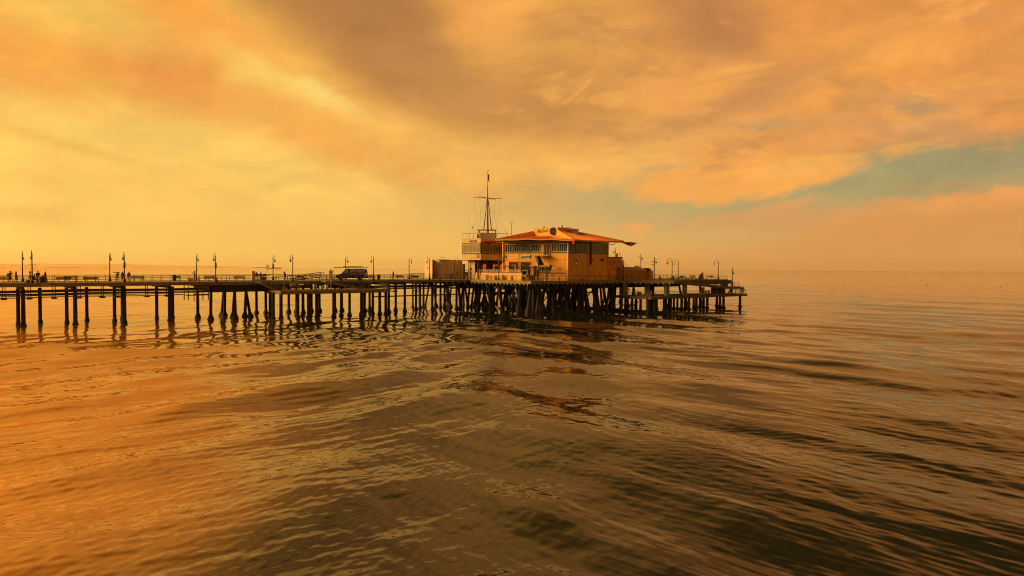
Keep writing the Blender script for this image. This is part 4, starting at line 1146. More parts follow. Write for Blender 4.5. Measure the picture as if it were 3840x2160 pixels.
# birds
def bird(loc, label, rz=0.0):
    t = thing('bird', label, 'bird', loc, rz)
    m = MB(); m.tube([(-.2, 0, .14), (-.12, 0, .17), (.02, 0, .2), (.12, 0, .24), (.17, 0, .33), (.22, 0, .36), (.28, 0, .35), (.34, 0, .335)], [.02, .055, .085, .075, .045, .05, .03, .008], 8)
    for y in (-.03, .03): m.tube([(0, y, .14), (.0, y, 0)], .01, 5); m.tube([(0, y, .005), (.06, y, .005)], .01, 5)
    m.build('body', mat('gull_feathers', (.30, .24, .19), .8, .3, 8), t, smooth=True)
    m = MB(); m.tube([(.08, .07, .23), (-.1, .08, .19), (-.26, .03, .15)], [.03, .05, .01], 6); m.build('wing', mat('grey_wing', (.16, .14, .13), .8, .3, 8), t, smooth=True)
    m = MB(); m.tube([(.08, -.07, .23), (-.1, -.08, .19), (-.26, -.03, .15)], [.03, .05, .01], 6); m.build('wing', mat('grey_wing', (.16, .14, .13)), t, smooth=True)
    return t
bird(W(UofPX(2745.5, -30.4, RZ1), -30.4, RZ1 + 4.12), 'gull perched on the last pole at the ramp end', R(200))

# ================================================================== the van
t = VAN = thing('van', 'black work van with painted side and ladders on its roof', 'van', W(UofPX(1317, 3.2), 3.2, DECK), TH - R(17))
VAN.scale = (1, 1, 1.09)
VBL = mat('black_van_paint', (.014, .012, .014), .18, .3, 3)
# side outline, x from nose (-) to tail (+)
sec = [(-3.15, .55, .62, .85), (-3.1, .45, .95, .9), (-2.5, .42, 1.12, .95), (-2.0, .42, 1.2, .97), (-1.95, .42, 1.24, .97), (-1.2, .42, 2.02, .93), (-.95, .42, 2.1, .93), (0, .42, 2.14, .95), (2.2, .42, 2.14, .95), (2.9, .42, 2.08, .94), (3.1, .45, 1.75, .93), (3.15, .55, .9, .92)]
m = MB(); rings = []
for x, zb, zt, w in sec:
    wt = w if zt < 1.3 else w * .82
    zm = min(zt, 1.25)
    r = [(x, -w * .96, zb), (x, -w, (zb + zm) / 2), (x, -w * .98 if zt > 1.3 else -w * .9, zm), (x, -wt, zt - .06), (x, -wt + .15, zt), (x, wt - .15, zt), (x, wt, zt - .06), (x, w * .98 if zt > 1.3 else w * .9, zm), (x, w, (zb + zm) / 2), (x, w * .96, zb)]
    rings.append([m.pt(p) for p in r])
for a, b in zip(rings, rings[1:]):
    for k in range(10): m.face(a[k], a[(k + 1) % 10], b[(k + 1) % 10], b[k])
m.face(*rings[0][::-1]); m.face(*rings[-1])
m.build('body', VBL, VAN, smooth=True)
GLS = mat('van_glass_painted_sky', (.26, .20, .12), .06, .3, 2, spec=.8)  # pale base colour stands in for sky showing in the glass
m = MB(); m.slab([(-1.9, -.82, 1.3), (-1.9, .82, 1.3), (-1.2, .74, 2.0), (-1.2, -.74, 2.0)], .03)
o = m.build('windscreen', GLS, VAN); o.location.x = -.03; o.location.z = .03
for s in (-1, 1):
    q = [(-1.72, s * .945, 1.32), (-.75, s * .955, 1.32), (-.75, s * .83, 1.98), (-1.2, s * .81, 1.96)]
    m = MB(); m.slab(q if s > 0 else q[::-1], .02); o = m.build('side_window', GLS, VAN); o.location.y = s * .025
TYRE = mat('tyre_rubber', (.015, .014, .013), .8, .3, 8)
for x in (-2.05, 1.75):
    for s in (-1, 1):
        e = MB(); e.tube([(x, s * .7, .37), (x, s * .97, .37)], .37, 18); w = e.build('wheel', TYRE, VAN, smooth=True)
        e = MB(); e.tube([(x, s * .93, .37), (x, s * .985, .37)], .2, 14); e.build('rim', mat('dull_rim', (.22, .2, .18), .4, .2, 6, metal=.6), w, smooth=True)
m = MB(); m.box((-3.22, 0, .5), (.16, 1.86, .2), bev=.04); m.build('bumper', mat('pale_bumper', (.36, .30, .23), .4, .2, 4), VAN)
m = MB(); m.box((3.2, 0, .52), (.16, 1.8, .18), bev=.04); m.build('bumper', DARKM, VAN)
for s in (-1, 1):
    m = MB(); m.box((-3.06, s * .66, .84), (.2, .34, .2), bev=.04); m.build('headlight', mat('amber_lamp_glass', (.55, .33, .16), .15, .1, 5), VAN)
    m = MB(); m.box((3.13, s * .8, 1.05), (.06, .14, .4), bev=.02); m.build('tail_light', mat('red_lamp_glass', (.3, .02, .02), .2, .1, 5), VAN)
    m = MB(); m.box((-1.5, s * 1.08, 1.38), (.1, .2, .24), bev=.03); m.build('mirror', VBL, VAN)
for x in (-.6, 1.6):
    m = MB(); m.box((x, 0, 2.3), (.05, 1.6, .05)); m.box((x, -.75, 2.2), (.05, .05, .2)); m.box((x, .75, 2.2), (.05, .05, .2)); m.build('roof_rack', DARKM, VAN)
# lettering and painted panels on the near side (facing -y)
VM = WM(VAN); ax = VM.to_3x3() @ Vector((1, 0, 0)); oy = VM.to_3x3() @ Vector((0, -1, 0))
PBLUE = mat('pale_blue_lettering', (.50, .64, .72), .5, .15, 4); PRED = mat('red_stripe', (.34, .04, .04), .5, .2, 4)
slope = Vector((0, .13 / .85, 0))
def on_side(x, z):
    y = -.985 + max(0, (z - 1.25)) * .185
    return VM @ Vector((x, y, z))
up_side = (on_side(0, 2.0) - on_side(0, 1.3)).normalized(); out_side = ax.cross(up_side).normalized()
text_mesh('lettering', 'SPOTLESS', .74, PBLUE, VAN, wall_matrix(on_side(1.12, 1.74) + out_side * .01, ax, out_side), .008, shear=.2, weight=.016, sx=.93)
m = MB(); p0, p1, p2, p3 = [on_side(x, z) + out_side * .012 for x, z in ((-.45, 1.38), (2.75, 1.38), (2.75, 1.47), (-.45, 1.47))]; m.slab([p0, p1, p2, p3], .01); m.build('stripe', PRED, VAN, world=True)
m = MB()
for k in range(11):
    if k == 5: continue
    x = -.35 + k * .235
    q = [on_side(xx, zz) + out_side * .012 for xx, zz in ((x, 1.06), (x + .17, 1.06), (x + .19, 1.29), (x + .02, 1.29))]; m.slab(q, .01)
m.build('painted_blocks', mat('dull_gold_lettering', (.34, .29, .16), .6, .2, 6), VAN, world=True)
m = MB(); c = on_side(2.62, 1.08) + out_side * .01
poly = [c + ax * (.30 * math.cos(a)) + up_side * (.42 * math.sin(a)) for a in [2 * math.pi * k / 18 for k in range(18)]]
m.slab(poly, .01); m.build('emblem', mat('teal_emblem', (.10, .34, .32), .5, .2, 6), VAN, world=True)
m = MB(); c = on_side(2.86, 1.05) + out_side * .016
poly = [c + ax * (.13 * math.cos(a)) + up_side * (.36 * math.sin(a)) for a in [2 * math.pi * k / 14 for k in range(14)]]
m.slab(poly, .01); m.build('emblem', WHITE, VAN, world=True)
t = thing('ladder', 'long ladder lying flat on the roof rack of the black van', 'ladder', VAN.location + Vector((0, 0, 2.58)), TH - R(17))
for y in (-.42, .42): m = MB(); m.beam((-3.35, y, .0), (3.35, y, -.06), .06, .13); m.build('rail', mat('weathered_ladder', (.16, .11, .075), .7, .3, 5), t)
for k in range(20): m = MB(); m.tube([(-3.2 + k * .337, -.42, 0), (-3.2 + k * .337, .42, 0)], .022, 6); m.build('rung', mat('weathered_ladder', (.16, .11, .075)), t)
t = thing('ladder', 'shorter upper ladder lying on top of the longer one on the van', 'ladder', VAN.location + Vector((.4, 0, 2.72)), TH - R(17))
for y in (-.36, .36): m = MB(); m.beam((-1.9, y, .04), (1.9, y, .04), .06, .12); m.build('rail', mat('weathered_ladder', (.16, .11, .075)), t)
for k in range(11): m = MB(); m.tube([(-1.75 + k * .35, -.36, .04), (-1.75 + k * .35, .36, .04)], .022, 6); m.build('rung', mat('weathered_ladder', (.16, .11, .075)), t)

# ================================================================== people
def clothm(name, c): return mat('cloth_' + name, c, .85, .25, 12)
SKIN = mat('skin', (.36, .20, .13), .6, .12, 9)
HAIRD = mat('dark_hair', (.02, .015, .012), .7, .3, 14)
NAVY = clothm('navy', (.028, .028, .045)); OLIVE = clothm('olive', (.075, .062, .035)); RED = clothm('red', (.34, .03, .025)); PLUM = clothm('plum', (.09, .04, .045))
CREAM = clothm('cream', (.46, .38, .28)); TAN = clothm('tan', (.30, .17, .075)); DGREY = clothm('dark_grey', (.04, .036, .036)); PINK = clothm('dull_pink', (.36, .17, .12))
JEANS = clothm('blue_grey', (.09, .09, .11)); BRR = clothm('bright_red', (.62, .03, .02)); SHOE = mat('dark_shoes', (.03, .025, .022), .6, .2, 8)
STAND = dict(pelvis=(0, 0, .95), waist=(0, 0, 1.08), chest=(0, 0, 1.28), neck=(0, 0, 1.47), head=(.02, 0, 1.61),
             shL=(0, .18, 1.40), elL=(-.03, .24, 1.13), haL=(.08, .22, .90), shR=(0, -.18, 1.40), elR=(-.03, -.24, 1.13), haR=(.08, -.22, .90),
             hipL=(0, .09, .93), knL=(.03, .1, .5), anL=(0, .1, .09), hipR=(0, -.09, .93), knR=(.03, -.1, .5), anR=(0, -.1, .09))
WALK = dict(STAND, knL=(.16, .09, .52), anL=(.26, .09, .1), knR=(-.02, -.09, .5), anR=(-.28, -.09, .14), elL=(-.14, .24, 1.14), haL=(-.12, .22, .9), elR=(.06, -.24, 1.14), haR=(.2, -.2, .95))
HUNCH = dict(STAND, chest=(.08, 0, 1.26), neck=(.16, 0, 1.42), head=(.24, 0, 1.53), shL=(.1, .18, 1.36), shR=(.1, -.18, 1.36), elL=(.12, .25, 1.1), haL=(.3, .1, 1.14), elR=(.12, -.25, 1.1), haR=(.3, -.1, 1.14), waist=(.02, 0, 1.08))
ARMUP = dict(STAND, elL=(.2, .22, 1.3), haL=(.38, .12, 1.52), elR=(.14, -.22, 1.28), haR=(.36, -.1, 1.5))
LEAN = dict(STAND, chest=(.2, 0, 1.2), neck=(.32, 0, 1.34), head=(.4, 0, 1.45), shL=(.24, .18, 1.3), shR=(.24, -.18, 1.3), elL=(.4, .2, 1.12), haL=(.58, .12, 1.12), elR=(.4, -.2, 1.12), haR=(.58, -.12, 1.12), waist=(.06, 0, 1.06))
SIT = dict(pelvis=(0, 0, .52), waist=(-.01, 0, .66), chest=(.02, 0, .86), neck=(.05, 0, 1.05), head=(.09, 0, 1.19), shL=(.04, .18, .98), elL=(.08, .24, .73), haL=(.3, .16, .66), shR=(.04, -.18, .98), elR=(.08, -.24, .73), haR=(.3, -.16, .66),
           hipL=(.02, .09, .5), knL=(.42, .11, .5), anL=(.44, .11, .09), hipR=(.02, -.09, .5), knR=(.42, -.11, .5), anR=(.44, -.11, .09))
def person(label, loc, rz, pose, top, legs, hair=HAIRD, hood=None, s=1.0, shorts=False, bulk=1.0, skirt=None, bighair=0.0, sleeves=True):
    t = thing('person', label, 'person', loc, rz)
    J = {k: Vector(v) for k, v in pose.items()}
    mats = []; segs = []
    def mi(m):
        if m not in mats: mats.append(m)
        return mats.index(m)
    def seg(a, b, ra, rb, m): segs.append((Vector(a), Vector(b), ra, rb, mi(m)))
    k = bulk
    for sd in (-1, 1):
        o = Vector((0, .06 * sd, 0))
        seg(J['pelvis'] + o, J['waist'] + o, .115 * k, .105 * k, legs); seg(J['waist'] + o, J['chest'] + o * 1.2, .108 * k, .125 * k, top); seg(J['chest'] + o, J['neck'] - Vector((0, 0, .06)) + o * .5, .12 * k, .07, top)
        S = 'L' if sd > 0 else 'R'
        arm2 = top if sleeves else SKIN
        seg(J['sh' + S], J['el' + S], .066 * k, .05 * k, top); seg(J['el' + S], J['ha' + S], .05 * k, .034, arm2)
        d = (J['ha' + S] - J['el' + S]).normalized()
        seg(J['ha' + S], J['ha' + S] + d * .09, .036, .028, SKIN)
        seg(J['hip' + S], J['kn' + S], .098 * k, .068, legs); seg(J['kn' + S], J['an' + S], .066, .045, SKIN if shorts else legs)
        fw = Vector((1, .1 * sd, 0)); seg(J['an' + S] - Vector((.04, 0, .03)), J['an' + S] + fw * .15 - Vector((0, 0, .05)), .048, .036, SHOE)
    if skirt is not None: seg(J['pelvis'] + Vector((0, 0, .05)), J['pelvis'] - Vector((0, 0, .3)), .17 * k, .2 * k, skirt)
    seg(J['chest'], J['neck'], .13 * k, .062, top); seg(J['neck'] - Vector((0, 0, .02)), J['head'], .056, .07, SKIN)
    hd = J['head']; f = Vector((1, 0, 0))
    seg(hd + Vector((.01, 0, -.06)), hd + Vector((.0, 0, .06)), .078, .09, SKIN)
    seg(hd + f * .075 + Vector((0, 0, -.01)), hd + f * .105 + Vector((0, 0, -.03)), .016, .018, SKIN)
    for sd in (-1, 1): seg(hd + Vector((-.01, .088 * sd, -.02)), hd + Vector((-.02, .096 * sd, .02)), .018, .02, SKIN)
    if hood is not None: seg(hd + Vector((-.035, 0, -.12)), hd + Vector((-.03, 0, .05)), .12, .118, hood); seg(hd + Vector((-.08, 0, -.16)), hd + Vector((-.05, 0, -.05)), .1, .11, hood)
    elif hair is not None: seg(hd + Vector((-.035, 0, -.02)), hd + Vector((-.012, 0, .065)), .088 + bighair * .4, .094 + bighair, hair)
    m = MB()
    for a, b, ra, rb, _ in segs:
        n = 10; dirv = b - a; L_ = max(dirv.length, 1e-3); dv = dirv / L_
        pts = [a - dv * ra * .95, a - dv * ra * .6, a, b, b + dv * rb * .6, b + dv * rb * .95]
        m.tube(pts, [ra * .25, ra * .8, ra, rb, rb * .8, rb * .25], n)
    me = bpy.data.meshes.new('body'); me.from_pydata([tuple(p) for p in m.v], [], m.f)
    ob = bpy.data.objects.new('tmp', me); COL.objects.link(ob)
    md = ob.modifiers.new('r', 'REMESH'); md.mode = 'VOXEL'; md.voxel_size = .024
    ms = ob.modifiers.new('s', 'SMOOTH'); ms.iterations = 2; ms.factor = .5
    dg = bpy.context.evaluated_depsgraph_get(); dg.update()
    me2 = bpy.data.meshes.new_from_object(ob.evaluated_get(dg)); bpy.data.objects.remove(ob); bpy.data.meshes.remove(me)
    n = len(me2.polygons); ce = np.zeros(n * 3); me2.polygons.foreach_get('center', ce); ce = ce.reshape(-1, 3)
    best = np.full(n, 1e9); idx = np.zeros(n, dtype=np.int32)
    for a, b, ra, rb, k_ in segs:
        A = np.array(a); B = np.array(b); ab = B - A; tt = np.clip(((ce - A) @ ab) / max(ab @ ab, 1e-9), 0, 1)
        d = np.linalg.norm(ce - (A + tt[:, None] * ab), axis=1) - (ra + (rb - ra) * tt)
        w = d < best; best[w] = d[w]; idx[w] = k_
    # fingers, thumb, eyes and mouth joined to the same mesh
    e = MB(); fm = []
    def add(pts, rr, mt):
        q = len(e.f); e.tube(pts, rr, 5); fm.extend([mi(mt)] * (len(e.f) - q))
    for S, sd in (('L', 1), ('R', -1)):
        h = J['ha' + S]; d = (h - J['el' + S]).normalized(); side = d.cross(Vector((0, 1, 0)));
        side = side.normalized() if side.length > .1 else Vector((1, 0, 0)); pal = d.cross(side).normalized()
        for q, ln in enumerate((.065, .075, .07, .055)):
            o = side * (-.025 + q * .017); st = h + d * .095 + o
            add([st - d * .02, st + d * ln * .55, st + d * ln * .9 + pal * .02], [.009, .008, .006], SKIN)
        add([h + d * .03 - side * .03, h + d * .065 - side * .055, h + d * .1 - side * .06], [.011, .009, .007], SKIN)
    for sd in (-1, 1): add([hd + Vector((.078, .032 * sd, .012)), hd + Vector((.088, .033 * sd, .012))], .011, HAIRD)
    add([hd + Vector((.075, -.025, -.062)), hd + Vector((.085, 0, -.064)), hd + Vector((.075, .025, -.062))], .007, PLUM)
    bm = bmesh.new(); bm.from_mesh(me2)
    for i_, fc in enumerate(bm.faces): fc.material_index = int(idx[i_])
    vs = [bm.verts.new(p) for p in e.v]
    for fi, fc in enumerate(e.f):
        try: g = bm.faces.new([vs[i_] for i_ in fc]); g.material_index = fm[fi]
        except ValueError: pass
    me2.materials.clear()
    for x in mats: me2.materials.append(x)
    bm.to_mesh(me2); bm.free()
    me2.polygons.foreach_set('use_smooth', [True] * len(me2.polygons))
    o = bpy.data.objects.new('body', me2); COL.objects.link(o); o.parent = t
    t.scale = (s, s, s)
    return t
def at(px, v, z=DECK): return W(UofPX(px, v, z), v, z)
RIGHT, LEFT_, CAM_, AWAY = R(5), R(180), R(-90), R(90)
P1 = person('person in olive jacket with a backpack walking right, hand at the face', at(38, 8.7), R(10), dict(WALK, elL=(.2, .2, 1.2), haL=(.22, .1, 1.5)), OLIVE, DGREY, bulk=1.2, s=1.05)
t = thing('backpack', 'dark backpack on the back of the olive jacket walker', 'backpack', P1.location + Vector((-.3, -.02, 1.0)), R(10))
m = MB(); m.box((0, 0, .18), (.24, .36, .5), bev=.09); m.build('bag', BLACK, t, smooth=True)
m = MB(); m.box((-.13, 0, .08), (.08, .26, .24), bev=.03); m.build('pocket', BLACK, t, smooth=True)
t = thing('fishing_rod', 'thin bent rod held up by the olive jacket walker', 'fishing rod', P1.location + Vector((.2, .05, 1.45)), R(10))
m = MB(); m.tube([(.02, 0, .1), (.0, 0, .28), (.12, 0, .22), (.25, 0, .05), (.28, 0, -.1)], .012, 5); m.build('rod', DARKM, t)
P2 = person('person in red hooded jacket and red trousers walking with a bag', at(61, 8.7), R(20), WALK, RED, clothm('wine_red', (.2, .025, .03)), hood=RED, bulk=1.15, s=.98, skirt=CREAM)
t = thing('handbag', 'dark shoulder bag at the hip of the red hooded person', 'bag', P2.location + Vector((.22, -.26, .72)), R(20))
m = MB(); m.box((0, 0, .12), (.3, .12, .24), bev=.04); m.build('bag', DGREY, t)
m = MB(); m.tube([(-.12, 0, .22), (-.2, .16, .66), (.12, 0, .22)], .012, 5); m.build('strap', DGREY, t)
P3 = person('person in cream shirt with big round dark hair behind the scooter', at(113, 3.4), R(30), STAND, CREAM, PLUM, bighair=.07, bulk=1.2, s=.98)
P4 = person('person seated low on the mobility scooter by the lamp post', at(127.5, 2.6) + Vector((0, 0, .12)), R(10), SIT, PLUM, DGREY, s=.95)
t = thing('mobility_scooter', 'dark mobility scooter with large wheels below the seated person', 'scooter', at(123, 2.6), R(10))
for x, y in ((-.55, -.3), (-.55, .3), (.75, 0)):
    e = MB(); e.tube([(x, y - .06, .25), (x, y + .06, .25)], .25, 16); w = e.build('wheel', TYRE, t, smooth=True)
    e = MB(); e.tube([(x, y - .075, .25), (x, y + .075, .25)], .12, 12); e.build('rim', PALE, w, smooth=True)
m = MB(); m.box((.05, 0, .3), (1.5, .5, .12), bev=.04); m.build('frame', BLACK, t)
m = MB(); m.box((.05, 0, .52), (.5, .48, .1), bev=.03); m.box((.05, 0, .42), (.12, .12, .16)); m.build('seat', DGREY, t)
m = MB(); m.box((-.28, 0, .85), (.12, .46, .6), bev=.05); m.build('backrest', DGREY, t)
m = MB(); m.tube([(.75, 0, .3), (.62, 0, .95)], .04, 8); m.tube([(.62, -.28, .98), (.62, .28, .98)], .025, 6); m.build('tiller', DARKM, t)
P5 = person('person in dark vest and tan trousers standing left of the drum bin', at(143, 3.6), R(-60), dict(STAND, elL=(.06, .22, 1.14), haL=(.2, .1, 1.1)), NAVY, TAN, hair=HAIRD, s=1.07)
P6 = person('child in cream shirt and dark cap leaning over the drum bin', at(156, 2.2), R(20), LEAN, CREAM, PINK, s=.86)
P7 = person('person in dark hooded top striding right beside the drum bin', at(171, 2.4), R(5), dict(WALK, chest=(-.02, 0, 1.28)), PLUM, NAVY, hood=PLUM, s=.99)
P8 = person('person in dark blue leaning at the railing with a flat board overhead', at(440, 3.8), AWAY, dict(HUNCH, elL=(.1, .25, 1.3), haL=(.12, .2, 1.52), elR=(.1, -.25, 1.3), haR=(.12, -.2, 1.52)), NAVY, JEANS, s=.98)
t = thing('flat_board', 'flat dark board carried over the head of the leaning watcher', 'board', P8.location + Vector((-.25, .15, 1.62)), R(12))
m = MB(); m.box((0, 0, 0), (1.05, .34, .1), bev=.03); m.build('board', PLUM, t)
P9 = person('person in a dark hood and long dark skirt left of the lamp post', at(460, 4.0), AWAY, STAND, DGREY, DGREY, hood=DGREY, skirt=DGREY, bulk=1.15, s=1.0)
P10 = person('person in a dark hooded jacket and pale trousers right of the lamp post', at(482, 3.6), AWAY, HUNCH, DGREY, CREAM, hood=DGREY, bulk=1.25, s=1.02)
P11 = person('man in a pale shirt and dark shorts raising his arm by the lamp', at(730, 7.5), LEFT_, dict(STAND, elL=(.2, .24, 1.25), haL=(.34, .2, 1.5), elR=(.0, -.26, 1.2), haR=(.1, -.3, 1.0)), CREAM, NAVY, shorts=True, s=1.08)
P12 = person('dark haired person seen above the notice stand at the stairhead', at(965, 6.2), LEFT_, dict(HUNCH, elL=(.2, .24, 1.2), haL=(.36, .12, 1.36)), PLUM, DGREY, hood=PLUM, bulk=1.2, s=1.02)
P13 = person('person in a dull pink top right of the dark figure at the stairhead', at(978, 6.0), CAM_, STAND, PINK, DGREY, s=.97)
P14 = person('lone hunched walker in dark jacket right of the slanted rails', at(1070, 5.5), LEFT_, dict(HUNCH, knL=(.12, .09, .5), anL=(.1, .09, .09)), DGREY, NAVY, hood=DGREY, bulk=1.25, s=1.05)
P15 = person('person in dark clothes seated leftmost on the low stage', at(1068, -2.6, SZ), CAM_, SIT, BLACK, TAN, s=1.1)
P16 = person('person in a cream top seated in the middle of the low stage bench', at(1093, -3.3, SZ), CAM_, SIT, CREAM, DGREY, s=1.1)
P17 = person('person in brown seated right of the cream top on the low stage', at(1106, -3.2, SZ), CAM_, SIT, TAN, DGREY, s=1.08)
P18 = person('rightmost person seated on the low stage, all in black', at(1115, -3.3, SZ), CAM_, SIT, BLACK, NAVY, s=1.1)
t = thing('low_bench', 'low plank seat under the leftmost seated person', 'seat', at(1068, -2.6, SZ), TH)
m = MB(); m.box((0, 0, .42), (.7, .5, .06), bev=.01); m.build('seat', BENCHW, t)
for x in (-.28, .28): m = MB(); m.box((x, 0, .2), (.08, .42, .4)); m.build('leg', PALE, t)
P19 = person('person in dark jacket and pale shorts standing close beside a companion', at(1477, 4.2), LEFT_, HUNCH, DGREY, DGREY, shorts=True, s=1.06, bulk=1.1)
P20 = person('person in brown facing a taller companion right of the van', at(1471.5, 4.3), RIGHT, HUNCH, TAN, PINK, s=.98)
P21 = person('person in bright red jacket and cream trousers on the low platform', at(2352, -23.2, EZ), R(20), LEAN, BRR, CREAM, hood=BRR, bulk=1.25, s=1.1)
P22 = person('taller dark figure of the pair at the end of the low platform', at(2779, -29.4, EZ), AWAY, HUNCH, DGREY, DGREY, bulk=1.2, s=1.12)
P23 = person('shorter dark figure of the pair at the end of the low platform', at(2787, -29.2, EZ), AWAY, HUNCH, BLACK, JEANS, hood=BLACK, bulk=1.15, s=1.05)
P24 = person('person in black crouching on a stool near the platform end', at(2741, -29.0, EZ), LEFT_, SIT, BLACK, BLACK, s=1.1, bulk=1.3)
t = thing('stool', 'small dark stool under the crouching person near the platform end', 'stool', at(2741, -29.0, EZ), 0)
m = MB(); m.lathe([(.2, .4), (.21, .44), (.2, .47)], n=12); m.build('seat', DGREY, t)
for k in range(4): m = MB(); a = k * math.pi / 2 + .6; m.tube([(.15 * math.cos(a), .15 * math.sin(a), .4), (.2 * math.cos(a), .2 * math.sin(a), 0)], .02, 6); m.build('leg', DARKM, t)

# ================================================================== buildings on the pier head
def HOR(px): return 1007 + .0042 * (px - 1920)
def PT(px, D, z=0.0): return Vector(((px - 1920) / F * D, D, z))
def ZP(px, py, D): return CAMH + (HOR(px) - py) * D / F
def onl(A, B, px):
    """point of the line A-B (plan) seen at picture column px"""
    lo, hi = -3.0, 4.0
    f = lambda t: proj(A + (B - A) * t)[0]
    sgn = 1 if f(1) > f(0) else -1
    for _ in range(50):
        m = (lo + hi) / 2
        if sgn * (f(m) - px) < 0: lo = m
        else: hi = m
    return A + (B - A) * lo
def outn(A, B):
    t = (B - A); t.z = 0; t.normalize(); return Vector((t.y, -t.x, 0))     # right-hand side of A->B faces the viewer
STUCCO = mat('orange_stucco', (.74, .345, .048), .9, .18, 1.3, bump=.15, stretch=(1, 1, .22))
STUCCO2 = mat('worn_orange_stucco', (.60, .26, .045), .9, .22, 1.1, bump=.15, stretch=(1, 1, .22))
TRIM = mat('bright_orange_trim', (.66, .30, .06), .7, .12, 3)
BEIGE = mat('beige_panel', (.55, .385, .18), .85, .14, 1.2, bump=.08, stretch=(1, 1, .25))
BEIGED = mat('beige_concrete', (.58, .43, .26), .9, .18, .9, bump=.15, stretch=(1, 1, .3))
GREEN = mat('dark_green_trim', (.045, .065, .05), .6, .2, 4)
CREAMP = mat('cream_frame', (.82, .72, .54), .55, .1, 4)
TILE = mat('orange_roof_tiles', (.95, .235, .016), .65, .3, 5, bump=.6, stretch=(1, 1, 1))
PANE = mat('window_pane', (.014, .012, .010), .06, .6, .9, spec=.4)
PANEB = mat('window_pane_with_blinds', (.075, .065, .05), .3, .9, 3.5, stretch=(2.5, 2.5, .05))
REDF = mat('red_fin', (.50, .022, .018), .5, .2, 3)
REDB = mat('bright_red_fin', (.80, .05, .022), .5, .1, 3)
TEAL = mat('dark_teal_lettering', (.03, .055, .065), .5, .2, 6)
TEAL2 = mat('teal_sign_lettering', (.05, .16, .17), .5, .15, 6)
WOODP = mat('glossy_orange_planks', (.78, .30, .05), .45, .3, 2.2, stretch=(.6, .6, 3))
SOFFIT = mat('roof_edge_board', (.58, .33, .10), .8, .15, 2)
def window(par, A, B, z0, z1, cols, frame=GREEN, pane=PANE, mull=CREAMP, fw=.07, off=.03):
    """framed window on the wall A-B: dark frame, panes and pale mullions"""
    A, B = Vector(A), Vector(B); n = outn(A, B); t = (B - A).normalized(); L_ = (B - A).length
    def bx(m, a, b, za, zb, o0, o1):
        p = [A + t * a, A + t * b]
        k = [m.pt(q + n * o + Vector((0, 0, z))) for z in (za, zb) for o in (o0, o1) for q in p]
        for f in ((0, 1, 5, 4), (2, 6, 7, 3), (0, 4, 6, 2), (1, 3, 7, 5), (0, 2, 3, 1), (4, 5, 7, 6)): m.face(*[k[i] for i in f])
    m = MB(); bx(m, -fw, 0, z0 - fw, z1 + fw, off, off + .1); bx(m, L_, L_ + fw, z0 - fw, z1 + fw, off, off + .1); bx(m, 0, L_, z0 - fw, z0, off, off + .1); bx(m, 0, L_, z1, z1 + fw, off, off + .1)
    w = m.build('window', frame, par, world=True)
    m = MB(); bx(m, .002, L_ - .002, z0 + .002, z1 - .002, off, off + .03); m.build('pane', pane, w, world=True)
    m = MB(); c = .042
    for k in range(cols + 1):
        x = lerp(c / 2 + .004, L_ - c / 2 - .004, k / cols); bx(m, x - c / 2, x + c / 2, z0 + .006, z1 - .006, off + .034, off + .085)
    bx(m, c + .01, L_ - c - .01, z0 + .008, z0 + .07, off + .034, off + .08); bx(m, c + .01, L_ - c - .01, z1 - .07, z1 - .008, off + .034, off + .08)
    m.build('mullion', mull, w, world=True)
    return w
def wbox(m, A, B, z0, z1, o0, o1):
    A, B = Vector(A), Vector(B); n = outn(A, B)
    k = [m.pt(Vector((q.x, q.y, z)) + n * o) for z in (z0, z1) for o in (o0, o1) for q in (A, B)]
    for f in ((0, 1, 5, 4), (2, 6, 7, 3), (0, 4, 6, 2), (1, 3, 7, 5), (0, 2, 3, 1), (4, 5, 7, 6)): m.face(*[k[i] for i in f])

# ------------------------------------------------------------------ restaurant
K0, K1, K2, K3 = PT(1887, 153.5), PT(2130, 146), PT(2203, 150), PT(2279, 154.6)
K5, K6 = Vector((14.5, 167, 0)), Vector((2, 166, 0))
REST = thing('restaurant', 'orange two-storey restaurant with wide orange tiled roof and red pointed tips', 'restaurant', (K1.x, K1.y, DECK), 0)
m = MB(); m.prism([(p.x, p.y) for p in (K0, K1, K2, K3, K5, K6)], DECK - .02, 15.05); m.build('wall', STUCCO, REST, world=True)
WZ0, WZ1 = 12.62, 14.42
m = MB()
for A, B in ((K0, K1), (K1, K2), (K2, K3)):
    A2, B2 = A + (B - A) * .012, A + (B - A) * .988
    wbox(m, A2, B2, WZ0 - .22, WZ0 - .08, .003, .09); wbox(m, A2, B2, WZ1 + .08, WZ1 + .3, .003, .09)
m.build('window_band', GREEN, REST, world=True)
for (a, b, c) in ((1894.5, 1920, 3), (1922.5, 1954, 4), (1956.5, 1988, 4), (1990.5, 2023, 4), (2068, 2092.5, 4), (2096, 2127, 4)):
    window(REST, onl(K0, K1, a), onl(K0, K1, b), WZ0, WZ1, c)
for (A, B, a, b, c) in ((K1, K2, 2135, 2159, 4), (K1, K2, 2162, 2199, 6), (K2, K3, 2207, 2227, 4), (K2, K3, 2230, 2252, 5), (K2, K3, 2255.5, 2275, 4)):
    window(REST, onl(A, B, a), onl(A, B, b), WZ0, WZ1, c, pane=mat('paler_pane', (.06, .05, .036), .12, .5, 1.5, stretch=(2, 2, .3)) if a in (2207, 2230) else PANE)  # two of the panes get a paler, streaked base colour
# corner trims
for K, w in ((K0, .32), (K1, .3), (K2, .26), (K3, .26)):
    m = MB(); m.box((K.x, K.y - .05, (DECK + 15.0) / 2), (w, w, 15.0 - DECK), rz=.6, bev=.02); m.build('corner_trim', TRIM, REST, world=True)
